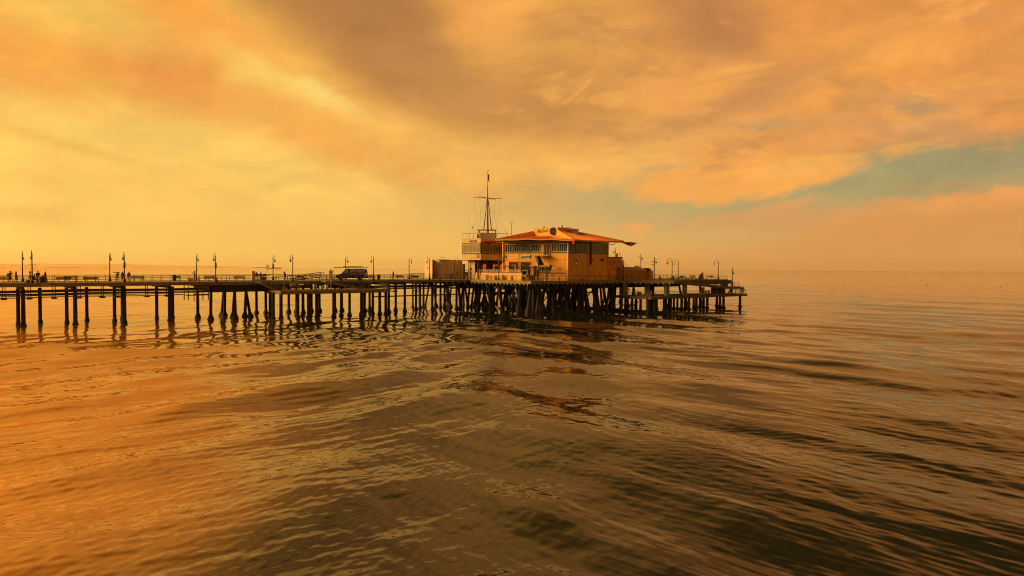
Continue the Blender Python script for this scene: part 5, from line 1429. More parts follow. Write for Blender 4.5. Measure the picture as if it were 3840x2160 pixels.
# upper door with balcony plate
dA, dB = onl(K0, K1, 2039.5), onl(K0, K1, 2061.5)
d = window(REST, dA, dB, 11.95, 14.35, 2, frame=GREEN, pane=mat('brown_glass', (.06, .03, .02), .1, .3, 2)); d.name = 'door'
# ground-floor openings
for a, b, z1 in ((1909, 1944, 10.45), (1952.5, 1988, 10.45), (1998, 2012, 9.6), (2046.5, 2059.5, 9.2)):
    window(REST, onl(K0, K1, a), onl(K0, K1, b), DECK + .9, z1, 3 if b - a > 20 else 1, frame=TRIM, pane=mat('dark_doorway', (.018, .016, .014), .25, .4, 2), mull=mat('brown_frame', (.08, .06, .04), .6, .2, 4) if b < 2040 else CREAMP)
# mouldings on the blank walls
m = MB()
wbox(m, onl(K0, K1, 1909), onl(K0, K1, 1990), 10.62, 10.72, .003, .08); wbox(m, onl(K0, K1, 2066), onl(K0, K1, 2127), 11.02, 11.08, .003, .05)
for px in (2075, 2088, 2101, 2115): wbox(m, onl(K0, K1, px), onl(K0, K1, px + .9), 10.75, 11.02, .003, .05)
for px in (1908, 1946, 1950, 1990): wbox(m, onl(K0, K1, px), onl(K0, K1, px + 1.6), DECK, 10.62, .003, .06)
m.build('moulding', mat('pale_orange_moulding', (.50, .30, .12), .8, .15, 3), REST, world=True)
# --- roof
LT, MT, RT = PT(1806, 150.5), PT(2152, 143.2), PT(2387, 163.5)
LE, ME, RE = PT(1858, 150.6, 15.35), PT(2146, 143.9, 15.13), PT(2338, 160.2, 15.45)
BE = Vector((5.5, 172, 15.5))
CL, CN, CR = PT(1999, 157.5), PT(2091, 152.2), PT(2168, 159.5)
CB = CL + (CR - CN)
zl, zh = 16.35, 17.45
def Z(p, z): return Vector((p.x, p.y, z))
def mid(a, b, t=.5): return a + (b - a) * t
LOWR = []
# left slope with a wavy lower edge, sagging between the tips
m = MB(); N = 14
top0, top1 = Z(CL, zl), Z(CN, zl)
rows = []
for j in range(4):
    r = []
    for i in range(N + 1):
        s = i / N
        e = mid(LE, ME, s); e = e + Vector((0, 0, .22 * math.sin(math.pi * s) + (.06 * math.sin(s * 19) if j == 0 else 0)))
        tp = mid(mid(LE, top0, .98), mid(ME, top1, .98), s) if False else mid(top0, top1, s)
        r.append(m.pt(mid(e, tp, j / 3)))
    rows.append(r)
for a, b in zip(rows, rows[1:]):
    for i in range(N): m.face(a[i], a[i + 1], b[i + 1], b[i])
for i in range(0, N * 3):
    s = (i + .5) / (N * 3); e = mid(LE, ME, s) + Vector((0, 0, .22 * math.sin(math.pi * s) + .03)); m.tube([e, mid(e, mid(top0, top1, s) + Vector((0, 0, .03)), .97)], .075, 6)
rl = m.build('roof', TILE, REST, world=True); pass
# right slope
m = MB(); rows = []
for j in range(4):
    r = []
    for i in range(N + 1):
        s = i / N
        e = mid(ME, RE, s) + Vector((0, 0, -.05 * math.sin(math.pi * s) + (.04 * math.sin(s * 15) if j == 0 else 0)))
        r.append(m.pt(mid(e, mid(Z(CN, zh), Z(CR, zh), s), j / 3)))
    rows.append(r)
for a, b in zip(rows, rows[1:]):
    for i in range(N): m.face(a[i], a[i + 1], b[i + 1], b[i])
for i in range(0, N * 3):
    s = (i + .5) / (N * 3); e = mid(ME, RE, s) + Vector((0, 0, -.05 * math.sin(math.pi * s) + .03)); m.tube([e, mid(e, mid(Z(CN, zh), Z(CR, zh), s) + Vector((0, 0, .03)), .97)], .075, 6)
rr = m.build('roof', TILE, REST, world=True); pass
# back slopes
m = MB(); m.slab([RE, BE, Z(CB, zh), Z(CR, zh)], .15); m.slab([BE, LE, Z(CL, zh), Z(CB, zh)], .15); m.build('roof', TILE, REST, world=True)
# gable fillets beside the sunk left slope
m = MB()
for (E, C) in ((ME, CN), (LE, CL)):
    a, b, c = E + Vector((0, 0, .06)), Z(C, zh - .005), Z(C, zl - .1)
    q = (b - a).cross(c - a).normalized() * .12
    k = [m.pt(p + q * s) for s in (-.5, .5) for p in (a, b, c)]
    m.face(k[0], k[1], k[2]); m.face(k[5], k[4], k[3])
    for i in range(3): m.face(k[i], k[3 + i], k[3 + (i + 1) % 3], k[(i + 1) % 3])
m.build('gable', STUCCO, REST, world=True)
# eave boards and hip caps
m = MB()
pts = [mid(LE, ME, i / 14) + Vector((0, 0, .22 * math.sin(math.pi * i / 14) + .06 * math.sin(i / 14 * 19) - .16)) for i in range(15)]
for a, b in zip(pts, pts[1:]): m.beam(a, b, .12, .22)
pts = [mid(ME, RE, i / 14) + Vector((0, 0, -.05 * math.sin(math.pi * i / 14) - .16)) for i in range(15)]
for a, b in zip(pts, pts[1:]): m.beam(a, b, .12, .22)
m.build('eave_board', SOFFIT, REST, world=True)
m = MB()
for a, b in ((ME, Z(CN, zh)), (LE, Z(CL, zh)), (RE, Z(CR, zh)), (BE, Z(CB, zh))):
    m = MB(); m.tube([a + Vector((0, 0, .08)), b + Vector((0, 0, .08))], .13, 8); m.build('hip_cap', SOFFIT, REST, world=True, smooth=True)
pass
# soffit and rafters under the eaves
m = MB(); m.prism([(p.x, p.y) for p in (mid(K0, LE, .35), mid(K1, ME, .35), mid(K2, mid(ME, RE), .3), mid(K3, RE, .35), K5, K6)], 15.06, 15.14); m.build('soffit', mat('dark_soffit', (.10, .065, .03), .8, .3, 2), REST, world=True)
# pointed tips: beam plus red kite-shaped fin with a pale disc
def tip(E, inner, ln, fm, disc, zt, w, h):
    d = (E - inner); d.z = 0; d.normalize(); s = Vector((-d.y, d.x, 0))
    a = E - d * 2.0; e = E + d * ln
    m = MB(); m.beam(Vector((a.x, a.y, zt + .02)), Vector((mid(a, e, .72).x, mid(a, e, .72).y, zt)), .24, .22); b = m.build('tip_beam', SOFFIT, REST, world=True)
    m = MB(); c0 = E - d * .5; c1 = E + d * (ln * .52); top = zt - .12
    A = m.pt(Z(c0, top)); T = m.pt(Z(e, top - .02)); S1 = m.pt(Z(c1 + s * w, top)); S2 = m.pt(Z(c1 - s * w, top)); B = m.pt(Z(c1, top - h)); U = m.pt(Z(c1, top + h * .25))
    for f in ((A, S1, B), (S1, T, B), (T, S2, B), (S2, A, B), (A, U, S1), (S1, U, T), (T, U, S2), (S2, U, A)): m.face(*f)
    fo = m.build('fin', fm, REST, world=True)
    if disc:
        view = Vector((-c1.x, -c1.y, 0)).normalized(); side = s if s.dot(view) > 0 else -s
        n_ = (side * h * .9 + Vector((0, 0, -w * .5))).normalized(); cc = Z(c1, top - h * .46) + side * (w * .56) + n_ * .01
        u_ = d; v_ = n_.cross(u_)
        m = MB(); m.slab([cc + u_ * .25 * math.cos(2 * math.pi * k / 16) + v_ * .25 * math.sin(2 * math.pi * k / 16) + n_ * .02 for k in range(16)], .03); m.build('disc', disc, fo, world=True)
    return fo
cen = (LE + ME + RE + BE) / 4
tip(LE, cen, 3.3, REDF, mat('brown_disc', (.16, .06, .05), .6, .2, 4), 15.0, .28, .75)
f = tip(ME, cen, 1.5, REDB, None, 15.05, .56, .9)
# dark slot on the middle tip
m = MB(); fc = ME + (ME - cen).normalized() * .9; m.box((fc.x, fc.y - .35, 14.62), (.13, .1, .34), bev=.02); m.build('slot', BLACK, f, world=True)
tip(RE, cen, 3.4, REDF, WHITE, 15.25, .3, .85)
m = MB(); b_ = mid(K3, RE, .25); m.tube([(K3.x + .1, K3.y, 14.5), (mid(K3, RE, .35).x, mid(K3, RE, .35).y, 14.62), (mid(K3, RE, .5).x, mid(K3, RE, .5).y, 15.1)], .07, 6); m.build('eave_strut', mat('brown_frame', (.08, .06, .04)), REST, world=True)
# skylight slab on the right slope
pA = mid(mid(ME, RE, .40), Z(mid(CN, CR, .40), zh), .62); pB = mid(mid(ME, RE, .66), Z(mid(CN, CR, .66), zh), .62); pC = mid(mid(ME, RE, .66), Z(mid(CN, CR, .66), zh), .97); pD = mid(mid(ME, RE, .40), Z(mid(CN, CR, .40), zh), .97)
m = MB(); up = Vector((0, 0, .35)); m.slab([pA + up, pB + up, pC + up, pD + up], .3); m.build('skylight', mat('brown_grey_slab', (.24, .15, .08), .8, .2, 2), REST, world=True)
# cupola
ct = 18.12
m = MB(); m.prism([(p.x, p.y) for p in (CL, CN, CR, CB)], 16.2, ct); cu = m.build('cupola', STUCCO, REST, world=True)
m = MB(); c = (CL + CN + CR + CB) / 4; m.prism([((p.x - c.x) * 1.02 + c.x, (p.y - c.y) * 1.02 + c.y) for p in (CL, CN, CR, CB)], ct, ct + .1); m.build('parapet_cap', SOFFIT, cu, world=True)
nL = outn(CL, CN)
p = onl(CL, CN, 2031); p = Z(p, ZP(2031, 867, 155.5)) + nL * .03
text_mesh('lettering', 'Marisol', 1.12, TEAL, cu, wall_matrix(p, (CN - CL) + Vector((0, 0, .3)), nL), .012, shear=.35, weight=.03, sx=.98)
dp = Z(onl(CL, CN, 2074), ZP(2074, 868, 153)) + (outn(CL, CN) + outn(CN, CR) * .3).normalized() * .3
dn = (outn(CL, CN) + outn(CN, CR) * .45).normalized(); da = Vector((-dn.y, dn.x, 0))
M = wall_matrix(dp, da, dn)
m = MB(); poly = [M @ Vector((.78 * math.cos(a), .86 * math.sin(a), .12)) for a in [2 * math.pi * k / 28 for k in range(28)]]; m.slab(poly if True else poly, .14); dd = m.build('emblem_disc', mat('dark_blue_grey_disc', (.028, .042, .055), .5, .4, 9), cu, world=True)
m = MB()
for k in range(24):
    a = 2 * math.pi * k / 24; m.beam(M @ Vector((.38 * math.cos(a), .4 * math.sin(a), .14)), M @ Vector((.72 * math.cos(a), .8 * math.sin(a), .14)), .03, .03)
m.build('ray_pattern', mat('grey_teal_rays', (.06, .085, .09), .5, .3, 8), dd, world=True)
m = MB()
for k in range(12):
    a = 2 * math.pi * k / 12; r = .34 if k % 2 else .16
    if k % 2: m.beam(M @ Vector((0, 0, .15)), M @ Vector((r * math.cos(a), r * math.sin(a), .15)), .07, .04)
m.build('star', mat('dull_red_star', (.20, .05, .04), .6, .2, 5), dd, world=True)
for k, (px, h) in enumerate(((2039, .55), (2075, .3), (2107, .8), (2137, .45))):
    q = PT(px, 158.5 if k != 1 else 155, ct + .1)
    m = MB(); m.box((q.x, q.y, ct + .1 + h / 2), (.14 if k % 2 else .26, .16, h)); m.build('roof_vent', BLACK, cu, world=True)
m = MB(); q = PT(2123, 158, ct + .3); m.beam((q.x - .9, q.y, ct + .25), (q.x + .9, q.y, ct + .5), .12, .08); m.build('roof_arm', BLACK, cu, world=True)
# --- signs on the facade
nF = outn(K0, K1)
def facade_board(pa, pb, ya, yb, name, material, par=REST, o=.05, A=K0, B=K1):
    a, b = onl(A, B, pa), onl(A, B, pb); Dm = (a.y + b.y) / 2
    m = MB(); wbox(m, a, b, ZP((pa + pb) / 2, yb, Dm), ZP((pa + pb) / 2, ya, Dm), .01, .01 + o); return m.build(name, material, par, world=True), a, b
bn, a, b = facade_board(1910, 1947, 954.5, 972, 'banner', mat('orange_yellow_banner', (.80, .36, .06), .7, .25, 1.2, stretch=(1, 1, 2)))
m = MB(); wbox(m, mid(a, b, .08), mid(a, b, .5), 11.75, 11.79, .06, .075); wbox(m, mid(a, b, .1), mid(a, b, .55), 11.55, 11.6, .06, .075); m.build('stroke', REDF, bn, world=True)
pa = mid(a, b, .84); M = wall_matrix(Z(pa, 11.62) + nF * .07, b - a, nF)
m = MB(); m.slab([M @ Vector((.46 * x, .52 * y, .02)) for x, y in ((-1, -1), (1, -1), (1, 1), (-1, 1))], .03); e1 = m.build('picture_panel', mat('pale_green_patches', (.40, .46, .33), .6, .45, 4), bn, world=True)
m = MB(); m.slab([M @ Vector((.36 * math.cos(t_), -.06 + .36 * math.sin(t_), .035)) for t_ in [2 * math.pi * k / 18 for k in range(18)]], .02); m.build('round_picture', mat('golden_round', (.65, .34, .05), .6, .3, 5), e1, world=True)
sb, a, b = facade_board(1953, 1988.5, 955.5, 971.5, 'sign_board', mat('cream_sign', (.62, .55, .40), .6, .1, 3), o=.12)
text_mesh('lettering', 'Marisol', .78, TEAL2, sb, wall_matrix(Z(mid(a, b), ZP(1971, 963.5, 150.6)) + nF * .185, (b - a) + Vector((0, 0, .25)), nF), .01, shear=.35, weight=.03, sx=.98)
# small sun-face ornament and plate by the left corner
M = wall_matrix(Z(onl(K0, K1, 1895.5), ZP(1895.5, 962.5, 153)) + nF * .05, K1 - K0, nF)
m = MB()
pts = []
for k in range(24):
    r = .32 if k % 2 else .24; pts.append(M @ Vector((r * math.cos(2 * math.pi * k / 24), r * 1.1 * math.sin(2 * math.pi * k / 24), .05)))
m.slab(pts, .06); m.build('sun_ornament', TEAL, REST, world=True)
facade_board(1890.5, 1901.5, 973.5, 976.5, 'name_plate', mat('dull_brown_plate', (.10, .06, .035), .7, .4, 8))
# right wall fittings
nR = outn(K2, K3)
q = onl(K2, K3, 2211.5); m = MB(); m.tube([Z(q, 9.9) + nR * .25, Z(q, 14.9) + nR * .25], .2, 10); m.build('duct', mat('dark_duct', (.05, .042, .035), .6, .3, 4), REST, world=True, smooth=True)
q = onl(K2, K3, 2254); M = wall_matrix(Z(q, ZP(2254, 974, 153)), K3 - K2, nR); m = MB(); m.tube([M @ Vector((-.3, 0, .02)), M @ Vector((-.2, 0, .3)), M @ Vector((.1, .02, .55))], [.22, .26, .3], 14); m.tube([M @ Vector((.1, .02, .551)), M @ Vector((.14, .02, .57))], .22, 14); m.build('round_vent', mat('weathered_metal_vent', (.22, .17, .11), .5, .3, 6, metal=.4), REST, world=True, smooth=True)
for A, B, px in ((K1, K2, 2158), (K2, K3, 2222)):
    q = onl(A, B, px); n_ = outn(A, B); m = MB(); m.box(tuple(Z(q, ZP(px, 975, 151)) + n_ * .15), (.34, .3, .3), rz=.6, bev=.05); m.build('wall_light', mat('brown_frame', (.08, .06, .04)), REST, world=True)
q = onl(K2, K3, 2218); M = wall_matrix(Z(q, 8.0) + nR * .03, K3 - K2, nR); m = MB()
for k in range(5): m.slab([M @ Vector((x, -.52 + k * .26 + y, .01)) for x, y in ((-.12, -.1), (.12, -.1), (.12, .1), (-.12, .1))], .02)
m.build('number_panel', mat('pale_pink_panel', (.52, .33, .24), .7, .2, 5), REST, world=True)
# --- outside stair to the upper door
STB = mat('cream_stair_beam', (.42, .27, .10), .7, .15, 3)
p0 = onl(K0, K1, 2022) + nF * 1.35; sd = Vector((.30, -.95, 0)).normalized(); sw = Vector((sd.y * -1, sd.x, 0)); run = 2.7
STAIR = REST
m = MB(); wbox(m, onl(K0, K1, 2009), onl(K0, K1, 2063), 11.68, 11.86, .02, 1.35); m.build('landing', STB, REST, world=True)
m = MB()
for i in range(11):
    t_ = (i + .5) / 11; c = p0 + sd * (run * t_); m.box((c.x, c.y, lerp(11.8, 9.75, t_)), (1.25, .3, .06), rz=math.atan2(sd.y, sd.x) + math.pi / 2)
    m.box((c.x + sd.x * -.13, c.y + sd.y * -.13, lerp(11.8, 9.75, t_) - .1), (1.25, .03, .17), rz=math.atan2(sd.y, sd.x) + math.pi / 2)
m.build('stair_flight', mat('dark_stair_treads', (.07, .055, .045), .8, .3, 4), REST, world=True)
for s in (-1, 1):
    o = sw * (.68 * s)
    m = MB(); m.beam(Z(p0 + o, 11.7), Z(p0 + o + sd * run, 9.65), .08, .3); m.build('stringer_board', STB, REST, world=True)
    m = MB(); m.tube([Z(p0 + o, 12.85), Z(p0 + o + sd * run, 10.8), Z(p0 + o + sd * run, 9.7)], .05, 6); m.tube([Z(p0 + o, 12.3), Z(p0 + o + sd * run, 10.25)], .035, 6)
    for t_ in (0, .5, 1): c = p0 + o + sd * (run * t_); m.tube([Z(c, lerp(11.8, 9.75, t_)), Z(c, lerp(12.85, 10.8, t_))], .045, 6)
    m.build('handrail', STB, REST, world=True)
m = MB(); a, b = onl(K0, K1, 2009) + nF * 1.3, onl(K0, K1, 2063) + nF * 1.3
m.tube([Z(a, 12.9), Z(b, 12.9)], .035, 6); m.tube([Z(b, 12.9), Z(b, 11.86)], .04, 6); m.tube([Z(mid(a, b, .45), 12.9), Z(mid(a, b, .45), 11.86)], .04, 6); m.build('handrail', mat('brown_frame', (.08, .06, .04)), REST, world=True)
q = p0 + sd * run
qa, qb = PT(1988, 145.2), PT(2047, 143.9)
m = MB(); wbox(m, qa, qb, 9.52, 9.7, -1.2, .5); m.build('landing', STB, REST, world=True)
m = MB()
for px in (2001, 2030, 2044): c = PT(px, 144.0); m.box((c.x, c.y, (DECK + 9.5) / 2), (.14, .14, 9.5 - DECK))
m.build('landing_post', STB, REST, world=True)
m = MB(); m.tube([Z(PT(1998, 144.6), 10.75), Z(PT(2013, 144.3), 10.75)], .045, 6)
for px in (1998, 2003, 2013): c = PT(px, 144.5); m.tube([Z(c, 9.7), Z(c, 10.75)], .045, 6)
m.build('handrail', STB, REST, world=True)
m = MB(); wbox(m, PT(2012, 147.5), PT(2062, 146.8), DECK, 9.45, 0, .1); m.build('stair_void', mat('dark_void_sheet', (.06, .042, .026), .85, .3, 2), REST, world=True)  # dark sheet painted as the shade of the void under the stairs

# ------------------------------------------------------------------ harbour office
O0, O1, O2 = PT(1731.5, 161), PT(1802, 156.5), PT(1889, 160.5)
OB1, OB0 = O2 + Vector((-2.5, 9, 0)), O0 + Vector((-1, 10, 0))
OFF = thing('harbour_office', 'beige flat-roofed harbour office with overhanging upper floor and green window bands', 'office building', (O1.x, O1.y, DECK), 0)
oz0, oz1 = 10.95, 15.78
m = MB(); m.prism([(p.x, p.y) for p in (O0, O1, O2, OB1, OB0)], oz0, oz1); m.build('upper_storey', BEIGE, OFF, world=True)
m = MB(); m.prism([(p.x, p.y) for p in (O0 + Vector((-.06, -.06, 0)), O1 + Vector((0, -.1, 0)), O2 + Vector((.05, 0, 0)), OB1, OB0)], oz1, oz1 + .14); m.build('roof', mat('pale_roof_edge', (.55, .45, .32), .8, .15, 2), OFF, world=True)
m = MB()
for A, B in ((O0, O1), (O1, O2)):
    A2, B2 = mid(A, B, .015), mid(A, B, .985); wbox(m, A2, B2, 12.32, 12.5, .003, .07); wbox(m, A2, B2, 14.76, 14.94, .003, .07)
for px in (1732.5, 1800.5): wbox(m, onl(O0, O1, px - .8), onl(O0, O1, px + .5), 12.5, 14.76, .003, .06)
for px in (1804, 1879): wbox(m, onl(O1, O2, px - .8), onl(O1, O2, px + 2), 12.5, 14.76, .003, .06)
m.build('window_band', GREEN, OFF, world=True)
window(OFF, onl(O0, O1, 1734.5), onl(O0, O1, 1765), 12.58, 14.66, 6, pane=PANEB); window(OFF, onl(O0, O1, 1766.5), onl(O0, O1, 1799.5), 12.58, 14.66, 6, pane=PANEB)
for k in range(7):
    a = 1807 + k * 10.2; window(OFF, onl(O1, O2, a), onl(O1, O2, a + 7.5), 12.62, 14.6, 1)
nO = outn(O0, O1); nO2 = outn(O1, O2)
text_mesh('lettering', 'HARBOR OFFICE', .52, mat('dark_letters', (.05, .04, .03), .6, .2, 5), OFF, wall_matrix(Z(onl(O0, O1, 1773.5), ZP(1773.5, 904.8, 158.3)) + nO * .03, O1 - O0, nO), .02, weight=.015, sx=.66)
# emblem: three dark bars, a red rosette and a pale bracket
M = wall_matrix(Z(onl(O0, O1, 1790), ZP(1790, 960, 157.3)) + nO * .03, O1 - O0, nO)
m = MB()
for y, x0 in ((.36, -.42), (0, -.62), (-.34, -.55)): m.slab([M @ Vector(p) for p in ((x0, y - .05, .03), (.12, y - .05, .03), (.12, y + .05, .03), (x0, y + .05, .03))], .03)
m.build('sign_bars', BLACK, OFF, world=True)
m = MB(); pts = []
for k in range(16):
    r = .30 if k % 2 else .22; pts.append(M @ Vector((.2 + r * math.cos(2 * math.pi * k / 16), r * math.sin(2 * math.pi * k / 16), .06)))
m.slab(pts, .04); m.build('red_rosette', mat('bright_red_sign', (.75, .03, .02), .5, .1, 5), OFF, world=True)
m = MB(); m.slab([M @ Vector(p) for p in ((.16, -.42, .045), (.24, -.42, .045), (.24, .42, .045), (.16, .42, .045))], .03); m.build('sign_bar', mat('bright_red_sign', (.75, .03, .02)), OFF, world=True)
m = MB()
for a0 in range(8):
    a1 = R(-70 + a0 * 17.5); a2 = R(-70 + (a0 + 1) * 17.5); m.beam(M @ Vector((.2 + .42 * math.cos(a1), .5 * math.sin(a1), .05)), M @ Vector((.2 + .42 * math.cos(a2), .5 * math.sin(a2), .05)), .05, .06)
m.build('sign_bracket', DARKM, OFF, world=True)
# ground floor: pale wall, dark recess, columns
g0, g1 = PT(1756.5, 162), PT(1780, 160.2)
m = MB(); m.prism([(p.x, p.y) for p in (g0, g1, g1 + Vector((-.5, 6, 0)), g0 + Vector((-.5, 6, 0)))], DECK, oz0 - .005); m.build('ground_wall', BEIGE, OFF, world=True)
r0, r1 = PT(1779, 165.5), PT(1900, 164.5)
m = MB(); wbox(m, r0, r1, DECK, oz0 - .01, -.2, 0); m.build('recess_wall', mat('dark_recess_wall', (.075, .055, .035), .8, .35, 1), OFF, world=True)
m = MB(); wbox(m, mid(r0, r1, .16), mid(r0, r1, .27), 7.9, 9.9, .01, .06); m.build('mural_panel', mat('patterned_pale_panel', (.30, .24, .17), .7, .55, 2.2), OFF, world=True)
window(OFF, mid(r0, r1, .02), mid(r0, r1, .1), DECK + .1, 9.3, 1, pane=mat('dark_doorway', (.018, .016, .014)), mull=GREEN)
window(OFF, mid(r0, r1, .55), mid(r0, r1, .72), 7.6, 10.2, 3, pane=mat('dark_doorway', (.018, .016, .014)), mull=GREEN)
for px, D_ in ((1793.5, 154.5), (1869, 157)):
    c = PT(px, D_); m = MB(); m.box((c.x, c.y, (DECK + oz0) / 2), (.32, .32, oz0 - DECK), bev=.02); m.build('column', GREEN, OFF, world=True)
# roof: railing, penthouse, mast platform
rp = [O0 + Vector((.1, .3, 0)), O1 + Vector((0, .4, 0)), O2 + Vector((1.8, 1, 0))]
for k, z in enumerate((1.25, .7)):
    m = MB(); m.tube([Z(p, oz1 + .14 + z) for p in rp], .05 if k == 0 else .025, 6); m.build('roof_rail', mat('dark_rail', (.06, .05, .045), .5, .2, 5) if k == 0 else PALE, OFF, world=True)
for A, B, n_ in ((rp[0], rp[1], 5), (rp[1], rp[2], 7)):
    for k in range(n_):
        c = mid(A, B, k / n_); m = MB(); m.tube([Z(c, oz1 + .1), Z(c, oz1 + 1.4)], .035, 6); m.build('roof_rail_post', PALE, OFF, world=True)
pb = PT(1826, 163); m = MB(); m.box((pb.x, pb.y, oz1 + .85), (4.1, 3.6, 1.45), rz=.15, bev=.03); m.build('penthouse', mat('pinkish_beige_box', (.46, .35, .26), .85, .12, 1.5), OFF, world=True)
pb2 = PT(1796, 161.5); m = MB(); m.box((pb2.x, pb2.y, oz1 + .7), (1.0, .9, 1.1), rz=.1, bev=.04); m.build('roof_unit', mat('dull_brown_unit', (.14, .11, .08), .7, .3, 4), OFF, world=True)
m = MB(); m.box((PT(1770, 160.3).x, 160.3, oz1 + .2), (1.7, .5, .1)); m.build('gutter', PALE, OFF, world=True)
# ------------------------------------------------------------------ signal mast and rooftop instruments
MM = mat('mast_timber', (.085, .06, .05), .6, .3, 5)
mz = 18.15; mc = PT(1827.5, 163.5)
MAST = thing('signal_mast', 'tall tripod signal mast with crossed yards above the harbour office', 'mast', (mc.x, mc.y, mz), 0)
m = MB()
for x, y in ((-1.05, -.9), (1.05, -.9), (1.05, .9), (-1.05, .9)): pass
m.box((0, 0, 0), (4.3, 1.6, .18), bev=.03); m.build('platform', MM, MAST)
for x in (-1.95, 1.95):
    for y in (-.6, .6): m = MB(); m.tube([(x, y, 0), (x, y, -1.0), (x * 1.03, y, -2.2)], .1, 8); m.build('platform_leg', MM, MAST)
apex = ZP(1827, 744, 163.5) - mz
for x, y in ((-.92, -.3), (-.12, .5), (.22, -.5), (.95, .3)):
    m = MB(); m.tube([(x, y, -.1 if abs(x) > .5 else -1.1), (x * .08, y * .08, apex)], [.13, .08], 8); m.build('leg', MM, MAST, smooth=True)
m = MB(); m.tube([(0, 0, apex - .5), (0, 0, apex + 2.4)], [.13, .1], 8); m.tube([(0, 0, apex + 2.4), (0, 0, ZP(1827, 644, 163.5) - mz)], [.07, .04], 8); m.lathe([(.05, apex + 2.2), (.16, apex + 2.3), (.16, apex + 2.45), (.05, apex + 2.5)], n=10); m.build('topmast', MM, MAST, smooth=True)
ends = []
for dx, dy, dz in ((3.3, .0, -.06), (1.72, 4.3, .03)):
    sgn = 1
    a, b = Vector((-dx, -dy, apex + (.13 if dy == 0 else -.1))), Vector((dx, dy, apex + (-.1 if dy == 0 else .12)))
    m = MB(); m.tube([a, mid(a, b), b], [.045, .07, .045], 8); m.tube([a + Vector((0, 0, -.15)), a + Vector((0, 0, .15))], .05, 6); m.tube([b + Vector((0, 0, -.15)), b + Vector((0, 0, .15))], .05, 6); m.build('yard', MM, MAST, smooth=True)
    ends += [a, b]
WIRE = mat('guy_wire', (.12, .09, .07), .6, .2, 5)
tops = Vector((0, 0, apex + 2.4))
foots = [Vector((-5.0, 0, -2.2)), Vector((5.4, .5, -2.2)), Vector((-3.0, -1.5, -2.2)), Vector((3.4, -1.5, -2.2))]
for e in ends[:2]: m = MB(); m.tube([e, tops], .014, 5); m.build('guy_wire', WIRE, MAST)
for e in ends: m = MB(); m.tube([e, Vector((e.x * (.52 if e.y == 0 else .8), e.y * .3, -2.1))], .014, 5); m.build('guy_wire', WIRE, MAST)
for f_ in foots: m = MB(); m.tube([Vector((0, 0, apex - .2)), f_], .014, 5); m.build('guy_wire', WIRE, MAST)
t = thing('flag', 'small drooping red and purple flag near the top of the mast', 'flag', (mc.x, mc.y, ZP(1827, 675, 163.5)), 0)
m = MB(); rows = []
for j in range(9):
    r = []
    for i in range(7):
        x = .06 + i * .065 * (1 - .35 * math.sin(j * .5)); r.append(m.pt((x - (.16 if j < 4 else 0) * (1 - i / 6) * 0, .05 * math.sin(i * 1.9 + j * .4), 1.5 - j * .2 - i * .11)))
    rows.append(r)
for a, b in zip(rows, rows[1:]):
    for i in range(6): m.face(a[i], a[i + 1], b[i + 1], b[i])
o = m.build('cloth', mat('dark_red_flag', (.28, .03, .06), .8, .3, 3), t, smooth=True); o.modifiers.new('thick', 'SOLIDIFY').thickness = .012
m = MB(); m.tube([(.03, 0, -.3), (.03, 0, 1.6)], .012, 5); m.build('halyard', WIRE, t)
bird((mc.x, mc.y, ZP(1827, 645.5, 163.5)), 'gull sitting on the very top of the signal mast', .3)
def instrument(name, label, cat, px, D_, y0, y1): 
    c = PT(px, D_); z0 = oz1 + .12; zt = ZP(px, y1, D_)
    t = thing(name, label, cat, (c.x, c.y, z0), 0); return t, zt - z0
t, h = instrument('wind_gauge', 'wind gauge with three cups on a pole right of the mast', 'wind gauge', 1918, 160, 0, 843)
m = MB(); m.tube([(0, 0, -.3), (0, 0, h)], .055, 8); m.build('pole', DARKM, t)
m = MB()
for x, zt in ((-.42, .55), (.0, .75), (.5, .82)): m.tube([(0, 0, h), (x * .6, 0, h + .15), (x * .6, 0, h + .5), (x, 0, h + zt)], .03, 6)
m.build('fork', DARKM, t)
m = MB()
for x, zt in ((-.45, .6), (.0, .8), (.55, .88)): m.lathe([(.03, 0), (.1, .03), (.08, .14), (.02, .16)], (x, 0, h + zt - .05), n=10)
m.build('cup', BLACK, t, smooth=True)
t, h = instrument('antenna_pole', 'pole with a hanging lamp left of the mast on the office roof', 'pole', 1776.5, 160.5, 0, 847)
m = MB(); m.tube([(0, 0, 0), (0, 0, h)], .045, 8); m.build('pole', DARKM, t)
m = MB(); m.tube([(0, 0, h), (-.3, 0, h - .08), (-.34, 0, h - .3)], .03, 6); m.build('arm', DARKM, t); m = MB(); m.lathe([(.03, h - .3), (.11, h - .42), (.12, h - .55), (.04, h - .6)], (-.34, 0, 0), n=10); m.build('lamp', DARKM, t)
t, h = instrument('camera_pole', 'short camera pole beside the roof unit on the office', 'camera', 1790.5, 160.8, 0, 864)
m = MB(); m.tube([(0, 0, 0), (0, 0, h)], .04, 8); m.build('pole', DARKM, t); m = MB(); m.box((-.05, 0, h + .08), (.45, .2, .2), bev=.05); m.build('camera', PALE, t)
for px, yt, lab in ((1759, 795, 'thin whip aerial at the left of the office roof'), (1898.5, 866, 'short thin aerial between mast and wind gauge'), (1845.5, 822, 'dark rod aerial close to the right mast leg')):
    t, h = instrument('whip_aerial', lab, 'aerial', px, 162, 0, yt); m = MB(); m.tube([(0, 0, 0), (0, 0, h * .3), (0, 0, h)], [.03, .022, .012], 6); m.build('rod', WIRE, t); m = MB(); m.lathe([(.08, 0), (.08, .12), (.03, .2)], n=8); m.build('base', DARKM, t)

